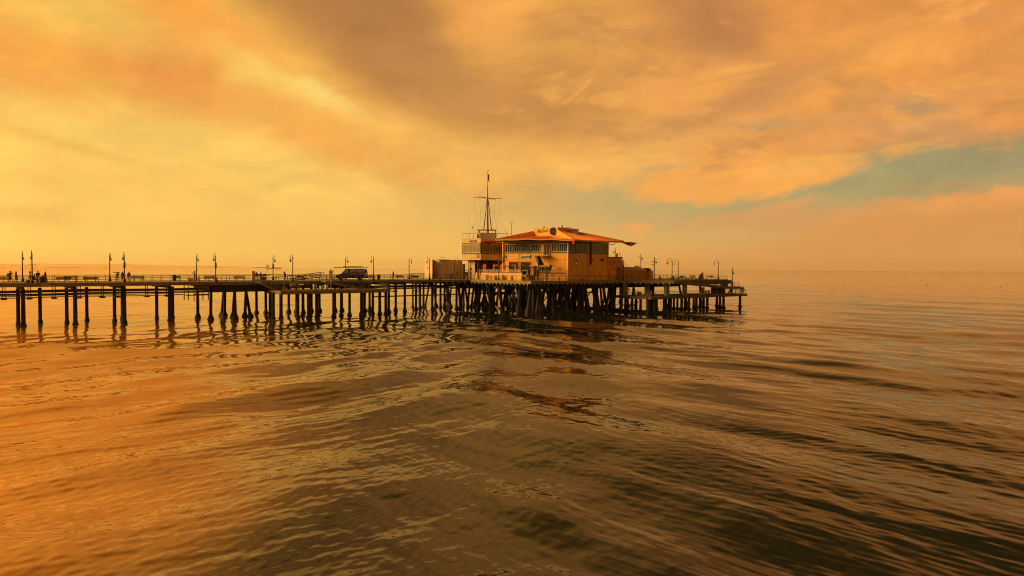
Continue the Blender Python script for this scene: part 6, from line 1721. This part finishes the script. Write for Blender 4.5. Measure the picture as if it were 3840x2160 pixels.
# ------------------------------------------------------------------ beige concrete shed on the walkway
S0, S1, S1b, S2, S3 = PT(1591.5, 163), PT(1621, 159.5), PT(1632, 161), PT(1733, 163.5), PT(1741, 164.5)
SH = thing('concrete_shed', 'beige flat concrete shed with a pale door left of the harbour office', 'shed', (S1.x, S1.y, DECK), 0)
zt = ZP(1650, 974, 161)
m = MB(); m.prism([(p.x, p.y) for p in (S0, S1, S1 + Vector((-.3, 4, 0)), S0 + Vector((-.3, 4, 0)))], DECK, zt + .05); m.build('side_block', BEIGED, SH, world=True)
m = MB(); m.prism([(p.x, p.y) for p in (S1b + Vector((-.9, 1.5, 0)), PT(1651, 160.3), S2, S2 + Vector((-1, 5, 0)), S1b + Vector((-1, 5, 0)))], DECK, zt - .03); m.build('wall', BEIGED, SH, world=True)
m = MB(); m.prism([(p.x, p.y) for p in (S2 + Vector((.01, .3, 0)), S3, S3 + Vector((0, 3, 0)), S2 + Vector((.01, 3, 0)))], DECK, ZP(1738, 990, 164)); m.build('low_block', BEIGED, SH, world=True)
m = MB(); a_, b_ = PT(1635, 160.2), PT(1688, 160.8); wbox(m, a_, b_, zt - .05, zt + .03, 0, .25); m.build('roof_strip', mat('dark_brown_strip', (.10, .065, .04), .8, .2, 3), SH, world=True)
A_, B_ = PT(1651, 160.3), S2
a_, b_ = onl(A_, B_, 1677), onl(A_, B_, 1701); m = MB(); wbox(m, a_, b_, DECK + .05, ZP(1689, 987, 162), .01, .07); dr = m.build('door', mat('pale_door', (.55, .45, .32), .7, .08, 2), SH, world=True)
m = MB(); wbox(m, mid(a_, b_, .7), mid(a_, b_, .9), 9.1, 9.75, .075, .09); m.build('notice', WHITE, dr, world=True)
m = MB(); wbox(m, mid(a_, b_, .88), mid(a_, b_, .93), 7.5, 7.65, .075, .12); m.build('handle', DARKM, dr, world=True)
a_, b_ = onl(S0, S1, 1601), onl(S0, S1, 1604); m = MB(); wbox(m, a_, b_, 8.9, 9.25, .01, .04); m.build('keypad', mat('brown_frame', (.08, .06, .04)), SH, world=True)
m = MB(); wbox(m, onl(A_, B_, 1710), onl(A_, B_, 1715), 7.7, 8.2, .01, .03); m.build('stain_plate', mat('rust_plate', (.22, .09, .04), .8, .4, 6), SH, world=True)
# handrail ramp before the shed
t = thing('handrail', 'pale handrail ramp before the door of the beige shed', 'handrail', PT(1655, 158.5, DECK), .05)
for x in (0, 1.4, 2.8, 4.2): m = MB(); m.tube([(x, 0, 0), (x, 0, 1.25 - x * .08)], .035, 6); m.build('post', RAILP, t)
for z in (1.2, .75): m = MB(); m.tube([(0, 0, z), (4.2, 0, z - .34)], .035, 6); m.build('rail', RAILP, t)
# white utility cart between shed and office
t = thing('utility_cart', 'small white utility cart parked between shed and office', 'cart', PT(1748.5, 165, DECK), .3)
m = MB(); m.box((0, 0, .75), (1.3, 1.5, .7), bev=.1); m.build('body', WHITE, t)
m = MB(); m.box((0, 0, 2.0), (1.4, 1.6, .08), bev=.03); m.build('roof', DARKM, t)
for x in (-.6, .6):
    for y in (-.65, .65): m = MB(); m.tube([(x, y, 1.0), (x, y, 2.0)], .04, 6); m.build('roof_post', DARKM, t)
for x in (-.42, .42):
    for y in (-.6, .6): e = MB(); e.tube([(x - .08, y, .28), (x + .08, y, .28)], .28, 12); e.build('wheel', TYRE, t)
m = MB(); m.box((0, .2, 1.3), (1.1, .2, .6), bev=.06); m.build('seat', PALE, t)
for x in (-.35, .35): m = MB(); m.tube([(x, -.77, .95), (x, -.72, .95)], .12, 10); m.build('headlight', GLASSM, t)
# blue-edged stall table left of the shed
t = thing('market_table', 'long low stall table with dark cover left of the shed', 'table', W(UofPX(1563, 12), 12, DECK), TH)
m = MB(); m.box((0, 0, 1.25), (3.6, 1.1, .1), bev=.02); m.build('cover', mat('dull_blue_cover', (.12, .12, .2), .7, .25, 3), t)
for x in (-1.6, 1.6):
    for y in (-.45, .45): m = MB(); m.box((x, y, .6), (.08, .08, 1.2)); m.build('leg', DARKM, t)
m = MB(); m.box((-.3, 0, .55), (1.5, .8, .5), bev=.04); m.build('shelf_load', DGREY if 'DGREY' in globals() else BLACK, t)

# ------------------------------------------------------------------ annex sheds at the seaward side of the restaurant
AX = thing('annex_block', 'stepped orange annex block with dark roof edge right of the restaurant', 'annex', PT(2300, 158.5, DECK), 0)
a0, a1, a2 = PT(2281, 157.5), PT(2331, 160.5), PT(2318, 168)
m = MB(); m.prism([(p.x, p.y) for p in (a0, a1, a2, PT(2268, 168))], DECK, ZP(2310, 965.5, 159)); m.build('wall', STUCCO2, AX, world=True)
m = MB(); m.prism([(p.x, p.y) for p in (a0 + Vector((-.1, -.15, 0)), a1 + Vector((.2, -.1, 0)), a2 + Vector((.2, 0, 0)), PT(2268, 168))], ZP(2310, 965.5, 159), ZP(2310, 963.5, 159)); m.build('roof_edge', mat('dark_brown_strip', (.10, .065, .04)), AX, world=True)
for k, (px0, px1, y) in enumerate(((2331.3, 2334.5, 975), (2334.8, 2338, 984), (2338.3, 2341.5, 996))):
    m = MB(); p, q = PT(px0, 160.6), PT(px1, 161.2); m.prism([(p.x, p.y), (q.x, q.y), (q.x - .2, q.y + 4), (p.x - .2, p.y + 4)], DECK, ZP(px0, y, 161)); m.build('step_wall', STUCCO2, AX, world=True)
p, q = PT(2287.5, 155.2), PT(2312, 156.3)
m = MB(); m.prism([(p.x, p.y), (q.x, q.y), (q.x - .2, q.y + 1.5), (p.x - .2, p.y + 1.5)], DECK, ZP(2300, 1013, 155.5)); m.build('low_block', STUCCO, AX, world=True)
q = PT(2301, 158.6); m = MB(); m.box((q.x, q.y - .25, ZP(2301, 984, 158.5)), (.35, .3, .3), bev=.05); m.build('wall_light', mat('brown_frame', (.08, .06, .04)), AX, world=True)
zt = ZP(2310, 963.5, 159)
for px0, h_ in ((2294, 1.05), (2322, 1.05)):
    c = PT(px0, 160); m = MB(); m.tube([Z(c, zt), Z(c, zt + h_)], .03, 6); m.build('roof_rail', RAILP, AX, world=True)
m = MB(); m.tube([Z(PT(2321, 160), zt + 1.1), Z(PT(2332, 160.5), zt - .1), Z(PT(2346, 160.5), zt - 2.0)], .035, 6); m.tube([Z(PT(2351, 160.2), zt - 1.6), Z(PT(2358, 160.2), zt - 2.4)], .03, 6); m.build('stair_rail', RAILP, AX, world=True)
c = PT(2306, 161.5)
t = thing('floodlight_pole', 'short dark loudspeaker pole on the stepped annex roof', 'floodlight pole', (c.x, c.y, zt), 0)
m = MB(); m.tube([(0, 0, 0), (0, 0, 1.75)], .1, 8); m.build('pole', DARKM, t); m = MB(); m.box((-.25, 0, 1.3), (.5, .05, .05)); m.lathe([(.05, -.12), (.15, -.05), (.15, .08), (.05, .14)], (-.35, 0, 1.05), n=10); m.build('horn', BLACK, t); m = MB(); m.box((0, 0, 1.95), (.45, .25, .1), bev=.03); m.build('floodlight', DARKM, t)
t = thing('drum', 'yellow and red drum on the stepped annex roof', 'drum', Z(PT(2313, 161.5), zt), 0)
m = MB(); m.lathe([(.2, 0), (.21, .05), (.2, .85), (.14, .9)], n=12); m.build('body', YELL, t); m = MB(); m.lathe([(.205, .3), (.215, .32), (.215, .5), (.205, .52)], n=12); m.build('band', REDP, t)
# low shed with sloping grey roof
B0, B1, B2 = PT(2312, 157.6), PT(2340, 154.0), PT(2421, 155.6)
BS = thing('low_shed', 'low orange shed with doors and sloping grey roof', 'shed', (B1.x, B1.y, DECK), 0)
bk0, bk1 = B0 + Vector((0, 2.5, 0)), B2 + Vector((-1.6, 5.5, 0))
zf = ZP(2380, 1014.2, 154.8); zb = ZP(2330, 1001.3, 159.5)
m = MB(); m.prism([(p.x, p.y) for p in (B0, B1, B2, bk1, bk0)], DECK, zf - .02); m.build('wall', STUCCO2, BS, world=True)
m = MB(); m.slab([Z(B1, zf) + Vector((-.1, -.25, 0)), Z(B2, zf) + Vector((.2, -.25, 0)), Z(PT(2392, 160), zb), Z(B0, zb)], .12); m.slab([Z(B1, zf - .03), Z(B0, zb - .05), Z(B0, zf - .03)], .1); m.build('roof', mat('grey_felt_roof', (.30, .23, .165), .9, .15, 2), BS, world=True)
m = MB(); m.slab([Z(B2, zf + .02) + Vector((-1.2, -.2, 0)), Z(B2, zf + .02) + Vector((.3, -.2, 0)), Z(PT(2391, 160.5), zb + .33), Z(PT(2377, 160.5), zb + .3)], .1); m.build('roof_ridge', mat('pale_roof_strip', (.50, .38, .26), .8, .15, 2), BS, world=True)
for a_, b_ in ((2342, 2356), (2358, 2380), (2382, 2402), (2404, 2419)):
    pa, pb_ = onl(B1, B2, a_), onl(B1, B2, b_); m = MB(); wbox(m, pa, pb_, DECK + .05, zf - .42, .01, .06); dr = m.build('door', mat('orange_brown_door', (.42, .20, .06), .8, .18, 1.5), BS, world=True)
    m = MB(); wbox(m, mid(pa, pb_, .47), mid(pa, pb_, .53), DECK + 1.0, DECK + 1.35, .062, .1); m.build('handle', DARKM, dr, world=True)
m = MB(); q = PT(2322, 156.4); m.box((q.x - .1, q.y - .12, 8.35), (.5, .1, .25), rz=-1.2); m.build('notice', WHITE, BS, world=True)
C0, C1, C2 = PT(2412, 157.8), PT(2438, 156.6), PT(2449, 158)
CS = thing('slanted_shed', 'orange wedge shed with dark slanting top beside the floodlight pole', 'shed', (C1.x, C1.y, DECK), 0)
z1, z2 = ZP(2425, 1006.5, 157), ZP(2448, 1019, 158)
m = MB(); k = [m.pt(Z(C0, DECK)), m.pt(Z(C1, DECK)), m.pt(Z(C2, DECK)), m.pt(Z(C2 + Vector((-.5, 3, 0)), DECK)), m.pt(Z(C0 + Vector((-.5, 3, 0)), DECK)), m.pt(Z(C0, z1)), m.pt(Z(C1, z1)), m.pt(Z(C2, z2)), m.pt(Z(C2 + Vector((-.5, 3, 0)), z2)), m.pt(Z(C0 + Vector((-.5, 3, 0)), z1))]
for f_ in ((0, 1, 6, 5), (1, 2, 7, 6), (2, 3, 8, 7), (3, 4, 9, 8), (4, 0, 5, 9), (0, 4, 3, 2, 1)): m.face(*[k[i] for i in f_])
m.face(k[5], k[6], k[7], k[8], k[9]); m.build('wall', STUCCO2, CS, world=True)
m = MB(); p_, q_ = mid(Z(C0, z1), Z(C1, z1), .0), mid(Z(C0, z1), Z(C1, z1), .8); m.slab([p_ + Vector((0, -.1, -.7)), q_ + Vector((0, -.1, -.7)), q_ + Vector((0, -.1, .08)), p_ + Vector((0, -.1, .08))], .08); m.build('tarpaulin', mat('dark_blue_tarpaulin', (.035, .035, .06), .6, .3, 4), CS, world=True)

GLASSCR = mat('clear_glass_screen', (.75, .66, .5), .08, .1, 2)
GLASSCR.node_tree.nodes['Principled BSDF'].inputs['Alpha'].default_value = .14
# ------------------------------------------------------------------ terrace in front of office and restaurant
def terrace(label, A, B, zt, cap=True):
    t = thing('terrace_wall', label, 'terrace wall', (A.x, A.y, DECK), 0)
    m = MB(); wbox(m, A, B, DECK, zt - .62, -.15, .15); m.build('base_wall', STUCCO, t, world=True)
    m = MB(); wbox(m, A, B, zt - .615, zt - .102, -.08, .08); m.build('plank_panel', WOODP, t, world=True)
    m = MB(); wbox(m, A, B, zt - .1, zt + .05, -.13, .13); m.build('cap_rail', mat('dark_cap_rail', (.07, .045, .028), .6, .3, 4), t, world=True)
    L_ = (B - A).length
    for k in range(int(L_ / 2.2) + 1):
        c = mid(A, B, k / max(1, int(L_ / 2.2))); m = MB(); m.box((c.x, c.y - .13, (DECK + zt + .7) / 2), (.07, .06, zt + .7 - DECK)); m.build('post', mat('dull_brass_post', (.30, .22, .1), .5, .2, 4), t, world=True)
    m = MB(); wbox(m, mid(A, B, .03), mid(A, B, .97), zt + .05, zt + .65, -.015, .005); g = m.build('wind_screen', None or GLASSCR, t, world=True)
    return t
tA = W(84.6, VofPX(1784, 84.6), 0); tB = W(84.6, VofPX(1957, 84.6), 0)
terrace('long terrace wall of glossy orange planks left of the entrance', tA, tB, 8.15)
rA, rB = PT(2020, 144.6), PT(2124, 143.6)
terrace('shorter terrace wall of orange planks right of the stairs', rA, rB, 8.1)
def closed_parasol(px, D_, label, zb=7.3, zt=10.05, material=None, u=None):
    c = PT(px, D_); t = thing('parasol', label, 'parasol', (c.x, c.y, DECK), rng.uniform(0, 6), 'closed parasols on the terrace')
    m = MB(); m.tube([(0, 0, 0), (0, 0, zt - DECK)], .035, 8); m.build('pole', CREAMP, t)
    b = zb - DECK; h = zt - zb; pr = []
    e = MB(); rings = []
    for r_, s in ((.02, 1.0), (.10, .93), (.16, .8), (.19, .55), (.2, .4), (.15, .26), (.12, .2), (.21, .1), (.19, .03), (.06, 0)):
        rings.append([e.pt((r_ * (1 + .16 * math.cos(k * math.pi)) * math.cos(2 * math.pi * k / 16), r_ * (1 + .16 * math.cos(k * math.pi)) * math.sin(2 * math.pi * k / 16), b + h * .48 + h * .52 * s)) for k in range(16)])
    for a_, b_ in zip(rings, rings[1:]):
        for k in range(16): e.face(a_[k], a_[(k + 1) % 16], b_[(k + 1) % 16], b_[k])
    e.face(*rings[0]); e.face(*rings[-1][::-1]); e.build('folded_canopy', material or PARO, t, smooth=True)
    m = MB(); m.lathe([(.28, 0), (.28, .08), (.08, .12)], n=12); m.build('foot', DARKM, t)
    return t
PARO = mat('orange_canvas', (.85, .15, .02), .8, .12, 6)
closed_parasol(1814, 156.5, 'closed orange parasol before the mural, left of a touching pair')
closed_parasol(1820.3, 156.3, 'closed orange parasol before the mural, right of a touching pair')
closed_parasol(1852, 156, 'closed orange parasol alone in the middle of the dark recess')
closed_parasol(1879.5, 155.5, 'closed orange parasol beside the corner trim of the restaurant')
closed_parasol(1932.8, 150.5, 'closed orange parasol before the dark restaurant opening', zb=7.0, zt=10.0)
closed_parasol(2063.5, 146.3, 'closed black parasol right of the white framed door', material=BLACK, zt=10.0)
def heater(px, D_, label, zt=9.75):
    c = PT(px, D_); t = thing('patio_heater', label, 'patio heater', (c.x, c.y, DECK), 0, 'patio heaters on the terrace'); h = zt - DECK
    m = MB(); m.tube([(0, 0, .1), (0, 0, h - .3)], .045, 8); m.build('pole', DARKM, t)
    m = MB(); m.lathe([(.26, 0), (.26, .55), (.1, .7)], n=12); m.build('base', DARKM, t)
    m = MB(); m.lathe([(.08, h - .4), (.14, h - .3), (.12, h - .06)], n=10); m.build('burner', BLACK, t)
    m = MB(); m.lathe([(.46, h - .07), (.44, h - .02), (.1, h + .08), (.02, h + .1)], n=16); m.build('reflector', PALE, t, smooth=True)
heater(1862, 156, 'patio heater with pale hat right of the lone orange parasol')
heater(1895, 152.5, 'patio heater standing before the orange wall corner, below the sun ornament')
heater(1924, 151, 'patio heater with pale hat left of a parasol in the opening')
heater(1960, 149.5, 'patio heater beside the dark post of the entrance')
heater(2069, 146.6, 'patio heater behind the closed black parasol')
# entrance: dark post, white-framed gate door, steps
c = PT(1967, 146.5)
t = thing('entrance_door', 'white framed half-glazed door at the terrace entrance', 'door', (c.x, c.y, DECK), -.15)
for x in (-.55, .55): m = MB(); m.box((x, 0, 1.1), (.12, .12, 2.2)); m.build('post', CREAMP, t)
m = MB(); m.box((0, 0, 2.15), (1.0, .1, .12)); m.box((0, 0, 1.25), (1.0, .1, .12)); m.box((0, 0, .6), (.98, .06, 1.15)); m.build('panel', CREAMP, t)
m = MB(); m.box((0, 0, 1.7), (.96, .03, .78)); m.build('pane', PANE, t)
c = PT(1955, 146.8)
t = thing('entrance_post', 'dark green entrance post with a pale round lamp', 'post', (c.x, c.y, DECK), 0)
m = MB(); m.box((0, 0, 1.9), (.42, .42, 3.8), bev=.03); m.build('post', GREEN, t)
m = MB(); m.lathe([(.05, -.2), (.2, -.12), (.26, 0), (.2, .14), (.05, .2)], (-.02, -.36, 1.55), n=12); m.build('globe', WHITE, t, smooth=True)
t = thing('entrance_steps', 'low dark steps leading up to the white framed door', 'steps', Z(PT(1960, 144.5), DECK), -.15)
for k in range(4): m = MB(); m.box((0, k * .3, .1 + k * .16), (1.6, .3, .18 + k * .02)); m.build('tread', mat('grey_brown_step', (.13, .10, .075), .8, .25, 4), t)
m = MB(); m.tube([(-.75, -.1, .0), (-.75, -.1, .85), (-.75, 1.0, 1.4)], .03, 6); m.build('handrail', RAILP, t)
t = thing('entrance_awning', 'dark timber shelter around the bar entrance under the stairs', 'shelter', Z(PT(2003, 146.5), DECK), -.2)
for x in (-1.0, 1.05): m = MB(); m.box((x, 0, 1.4), (.2, .2, 2.8)); m.build('post', WOOD_DARK, t)
m = MB(); m.box((0, .5, 2.75), (2.6, 1.4, .16)); m.build('roof', WOOD_DARK, t)
m = MB(); m.box((-.35, .1, .55), (1.2, .4, 1.1), bev=.04); m.build('counter', BLACK, t)
# planters
LEAF = mat('dark_green_leaves', (.035, .06, .022), .7, .4, 6)
TERRA = mat('terracotta', (.34, .115, .05), .8, .2, 5)
def planter(px, D_, label, kind, s=1.0, potm=TERRA):
    c = PT(px, D_); t = thing('potted_plant', label, 'potted plant', (c.x, c.y, DECK), rng.uniform(0, 6), 'potted plants along the terrace')
    m = MB(); m.lathe([(.22 * s, 0), (.24 * s, .04), (.34 * s, .52 * s), (.38 * s, .54 * s), (.38 * s, .62 * s), (.33 * s, .62 * s), (.3 * s, .55 * s)], n=14); m.build('pot', potm, t, smooth=True)
    m = MB(); r_ = random.Random(int(px))
    for k in range(70 if kind == 'bush' else 34):
        a = r_.uniform(0, 6.28); ln = r_.uniform(.3, .6) * s; el = r_.uniform(.35, 1.5) if kind == 'bush' else r_.uniform(.5, 1.35); b = .6 * s
        o = Vector((.12 * s * math.cos(a), .12 * s * math.sin(a), b)); d = Vector((math.cos(a) * math.cos(el), math.sin(a) * math.cos(el), math.sin(el))); sd_ = d.cross(Vector((0, 0, 1))).normalized()
        if kind == 'bush': o = o + d * ln * r_.uniform(.1, .9); ln *= .45
        w_ = .045 * s if kind != 'bush' else .06 * s
        p1 = o + d * ln * .5; p2 = o + d * ln + Vector((0, 0, -.08 * s))
        k4 = [m.pt(o - sd_ * w_ * .5), m.pt(o + sd_ * w_ * .5), m.pt(p1 + sd_ * w_), m.pt(p1 - sd_ * w_), m.pt(p2)]
        m.face(k4[0], k4[1], k4[2], k4[3]); m.face(k4[3], k4[2], k4[4])
    m.build('leaves', LEAF, t)
    return t
planter(1827, 149.8, 'leafy plant by the white table before the plank terrace', 'bush', 1.05)
planter(1859.5, 148, 'potted bush on the deck just left of the lamp post', 'bush', .95)
planter(1887, 147.2, 'potted bush on the deck right of the lamp post', 'bush', 1.0)
planter(1919.8, 145.6, 'potted bush with sparse twigs nearest to the entrance steps', 'spiky', .9)
planter(1978, 143.2, 'large spiky agave in an orange tub before the white door', 'spiky', 1.25, mat('orange_tub', (.55, .14, .045), .7, .2, 4))
planter(2096, 142.5, 'low dark shrub before the right terrace wall', 'bush', .7)
t = thing('picnic_table', 'white slatted table with benches before the plank terrace', 'table', Z(PT(1834, 148.2), DECK), .5)
m = MB(); m.box((0, 0, .72), (1.3, .75, .06)); m.build('table_top', WHITE, t)
for y in (-.62, .62): m = MB(); m.box((0, y, .43), (1.3, .26, .05)); m.build('seat', WHITE, t)
for x in (-.5, .5): m = MB(); m.beam((x, -.6, .05), (x, .25, .7), .07, .07); m.beam((x, .6, .05), (x, -.25, .7), .07, .07); m.box((x, 0, .4), (.06, 1.3, .06)); m.build('leg', PALE, t)

# ------------------------------------------------------------------ far things on the water
HZ = mat('far_hill_hazed', (.92, .58, .23), 1.0, .15, .01)  # pale albedo puts part of the haze fading into the colour
def far_ridge(name, pts, D_, depth, label):
    m = MB(); a = []; b = []; c = []; d_ = []
    for px, h_ in pts:
        p = PT(px, D_); a.append(m.pt((p.x, p.y, -3))); b.append(m.pt((p.x * 1.02, p.y + depth * .4, h_))); c.append(m.pt((p.x * 1.05, p.y + depth, h_ * .8))); d_.append(m.pt((p.x * 1.08, p.y + depth * 1.4, -3)))
    for i in range(len(pts) - 1):
        for q, r_ in ((a, b), (b, c), (c, d_)): m.face(q[i], q[i + 1], r_[i + 1], r_[i])
        m.face(a[i], d_[i], d_[i + 1], a[i + 1])
    for i in (0, len(pts) - 1): m.face(a[i], b[i], c[i], d_[i])
    o = m.build(name, HZ, None, smooth=True); o['kind'] = 'structure'; o['label'] = label; o['category'] = 'hills'
    return o
r_ = random.Random(5)
HD = 12000
pts = []
for i in range(60):
    px = -500 + i * 24
    base = 11 if px < 330 else (11 - (px - 330) / 56 if px < 780 else 3 - (px - 780) / 40)
    y = max(1.0, base + 1.6 * math.sin(px * .021) + 1.0 * math.sin(px * .057) + r_.uniform(-.5, .5))
    pts.append((px, y * HD / F + CAMH))
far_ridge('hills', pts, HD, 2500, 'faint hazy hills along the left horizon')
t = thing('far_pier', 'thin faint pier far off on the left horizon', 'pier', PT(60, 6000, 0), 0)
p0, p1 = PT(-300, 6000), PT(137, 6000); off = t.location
m = MB(); m.box(((p0.x + p1.x) / 2 - off.x, 0, 21.5), (p1.x - p0.x, 14, 2.0)); m.build('deck', mat('far_brown_hazed', (.50, .29, .12), .9, .2, .1), t)  # lightened brown carries the haze fading of the far structures
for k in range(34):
    x = lerp(p0.x, p1.x, k / 33) - off.x; m = MB(); m.box((x, 0, 10), (.8, .8, 21.4)); m.build('piling', mat('far_brown_hazed', (.22, .13, .07)), t)
for px, w_ in ((118, 14), (131, 8)): m = MB(); q = PT(px, 6000); m.box((q.x - off.x, 0, 25), (w_ * 2, 10, 5)); m.build('hut', mat('far_brown_hazed', (.22, .13, .07)), t)
for pxa, pxb, lab in ((170, 318, 'long low rock breakwater on the left horizon'), (384, 428, 'short low rock breakwater on the horizon by the far lamp'), (3, 15, 'tiny low rock breakwater at the left edge of the sea')):
    D_ = 5000; a = PT(pxa, D_); b = PT(pxb, D_); m = MB(); n_ = 16; rg = []
    for i in range(n_ + 1):
        s = i / n_; x = lerp(a.x, b.x, s); h_ = 3.2 * (math.sin(math.pi * min(1, max(0, s * 1.0))) ** .3) * r_.uniform(.7, 1.2) + .2
        rg.append([m.pt((x, a.y - 8, -1)), m.pt((x, a.y - 2, h_)), m.pt((x, a.y + 2, h_ * .9)), m.pt((x, a.y + 8, -1))])
    for q, w_ in zip(rg, rg[1:]):
        for k in range(4): m.face(q[k], q[(k + 1) % 4], w_[(k + 1) % 4], w_[k])
    m.face(*rg[0]); m.face(*rg[-1]); o = m.build('breakwater', mat('far_brown_hazed', (.22, .13, .07)), None); tag(o, lab, 'breakwater', 'breakwaters on the horizon')
t = thing('cargo_ship', 'very faint ship on the horizon behind the stairhead', 'ship', PT(1026, 5000, 0), 0)
L_ = 57 / F * 5000
m = MB(); prof = [(-.5, 9), (-.47, -2), (.46, -2), (.5, 10)]
k = [m.pt((x * L_, y, z)) for y in (-12, 12) for x, z in prof]
m.face(0, 1, 2, 3); m.face(7, 6, 5, 4)
for i in range(4): m.face(i, 4 + i, 4 + (i + 1) % 4, (i + 1) % 4)
SHIPM = mat('far_ship_hazed', (.80, .50, .2), .9, .1, .05)  # haze fading is put into this pale colour
m.build('hull', SHIPM, t); m = MB(); m.box((-.4 * L_, 0, 18), (.09 * L_, 16, 18)); m.build('bridge', SHIPM, t); m = MB(); m.box((-.37 * L_, 0, 30), (4, 5, 7)); m.build('funnel', SHIPM, t)
for px, py, lab in ((3162, 1061, 'small red and white buoy nearest the pier end on the right'), (3476, 1067, 'small dark buoy midway on the right of the sea'), (3752, 1072, 'small pale buoy farthest right near the picture edge')):
    D_ = CAMH * F / (py + 4 - HOR(px)); c = PT(px, D_)
    t = thing('buoy', lab, 'buoy', (c.x, c.y, 0), 0, 'small buoys on the open water')
    m = MB(); m.lathe([(.1, -.5), (.45, -.2), (.5, .1), (.3, .45), (.08, .6)], n=12); m.build('float', mat('faded_red_buoy', (.4, .08, .04), .6, .2, 4), t, smooth=True)
    m = MB(); m.tube([(0, 0, .5), (.05, 0, 1.9)], .05, 6); m.box((.05, 0, 1.9), (.32, .3, .3), bev=.04); m.build('mast', WHITE if px != 3476 else DARKM, t)

# ------------------------------------------------------------------ sea haze that fades the far coast
hm = bpy.data.materials.new('sea_haze'); hm.use_nodes = True
nt = hm.node_tree
for n in list(nt.nodes): nt.nodes.remove(n)
pv = nd(nt, 'ShaderNodeVolumePrincipled'); pv.inputs['Color'].default_value = (1.0, .86, .62, 1); pv.inputs['Density'].default_value = 3.6e-5; pv.inputs['Anisotropy'].default_value = .35
ho = nd(nt, 'ShaderNodeOutputMaterial'); nt.links.new(pv.outputs[0], ho.inputs['Volume'])
m = MB(); m.box((0, 0, 56), (31000, 31000, 120)); o = m.build('haze', hm, None); o['kind'] = 'stuff'; o['label'] = 'thin warm haze over the sea'; o['category'] = 'haze'
scene.cycles.volume_bounces = 1

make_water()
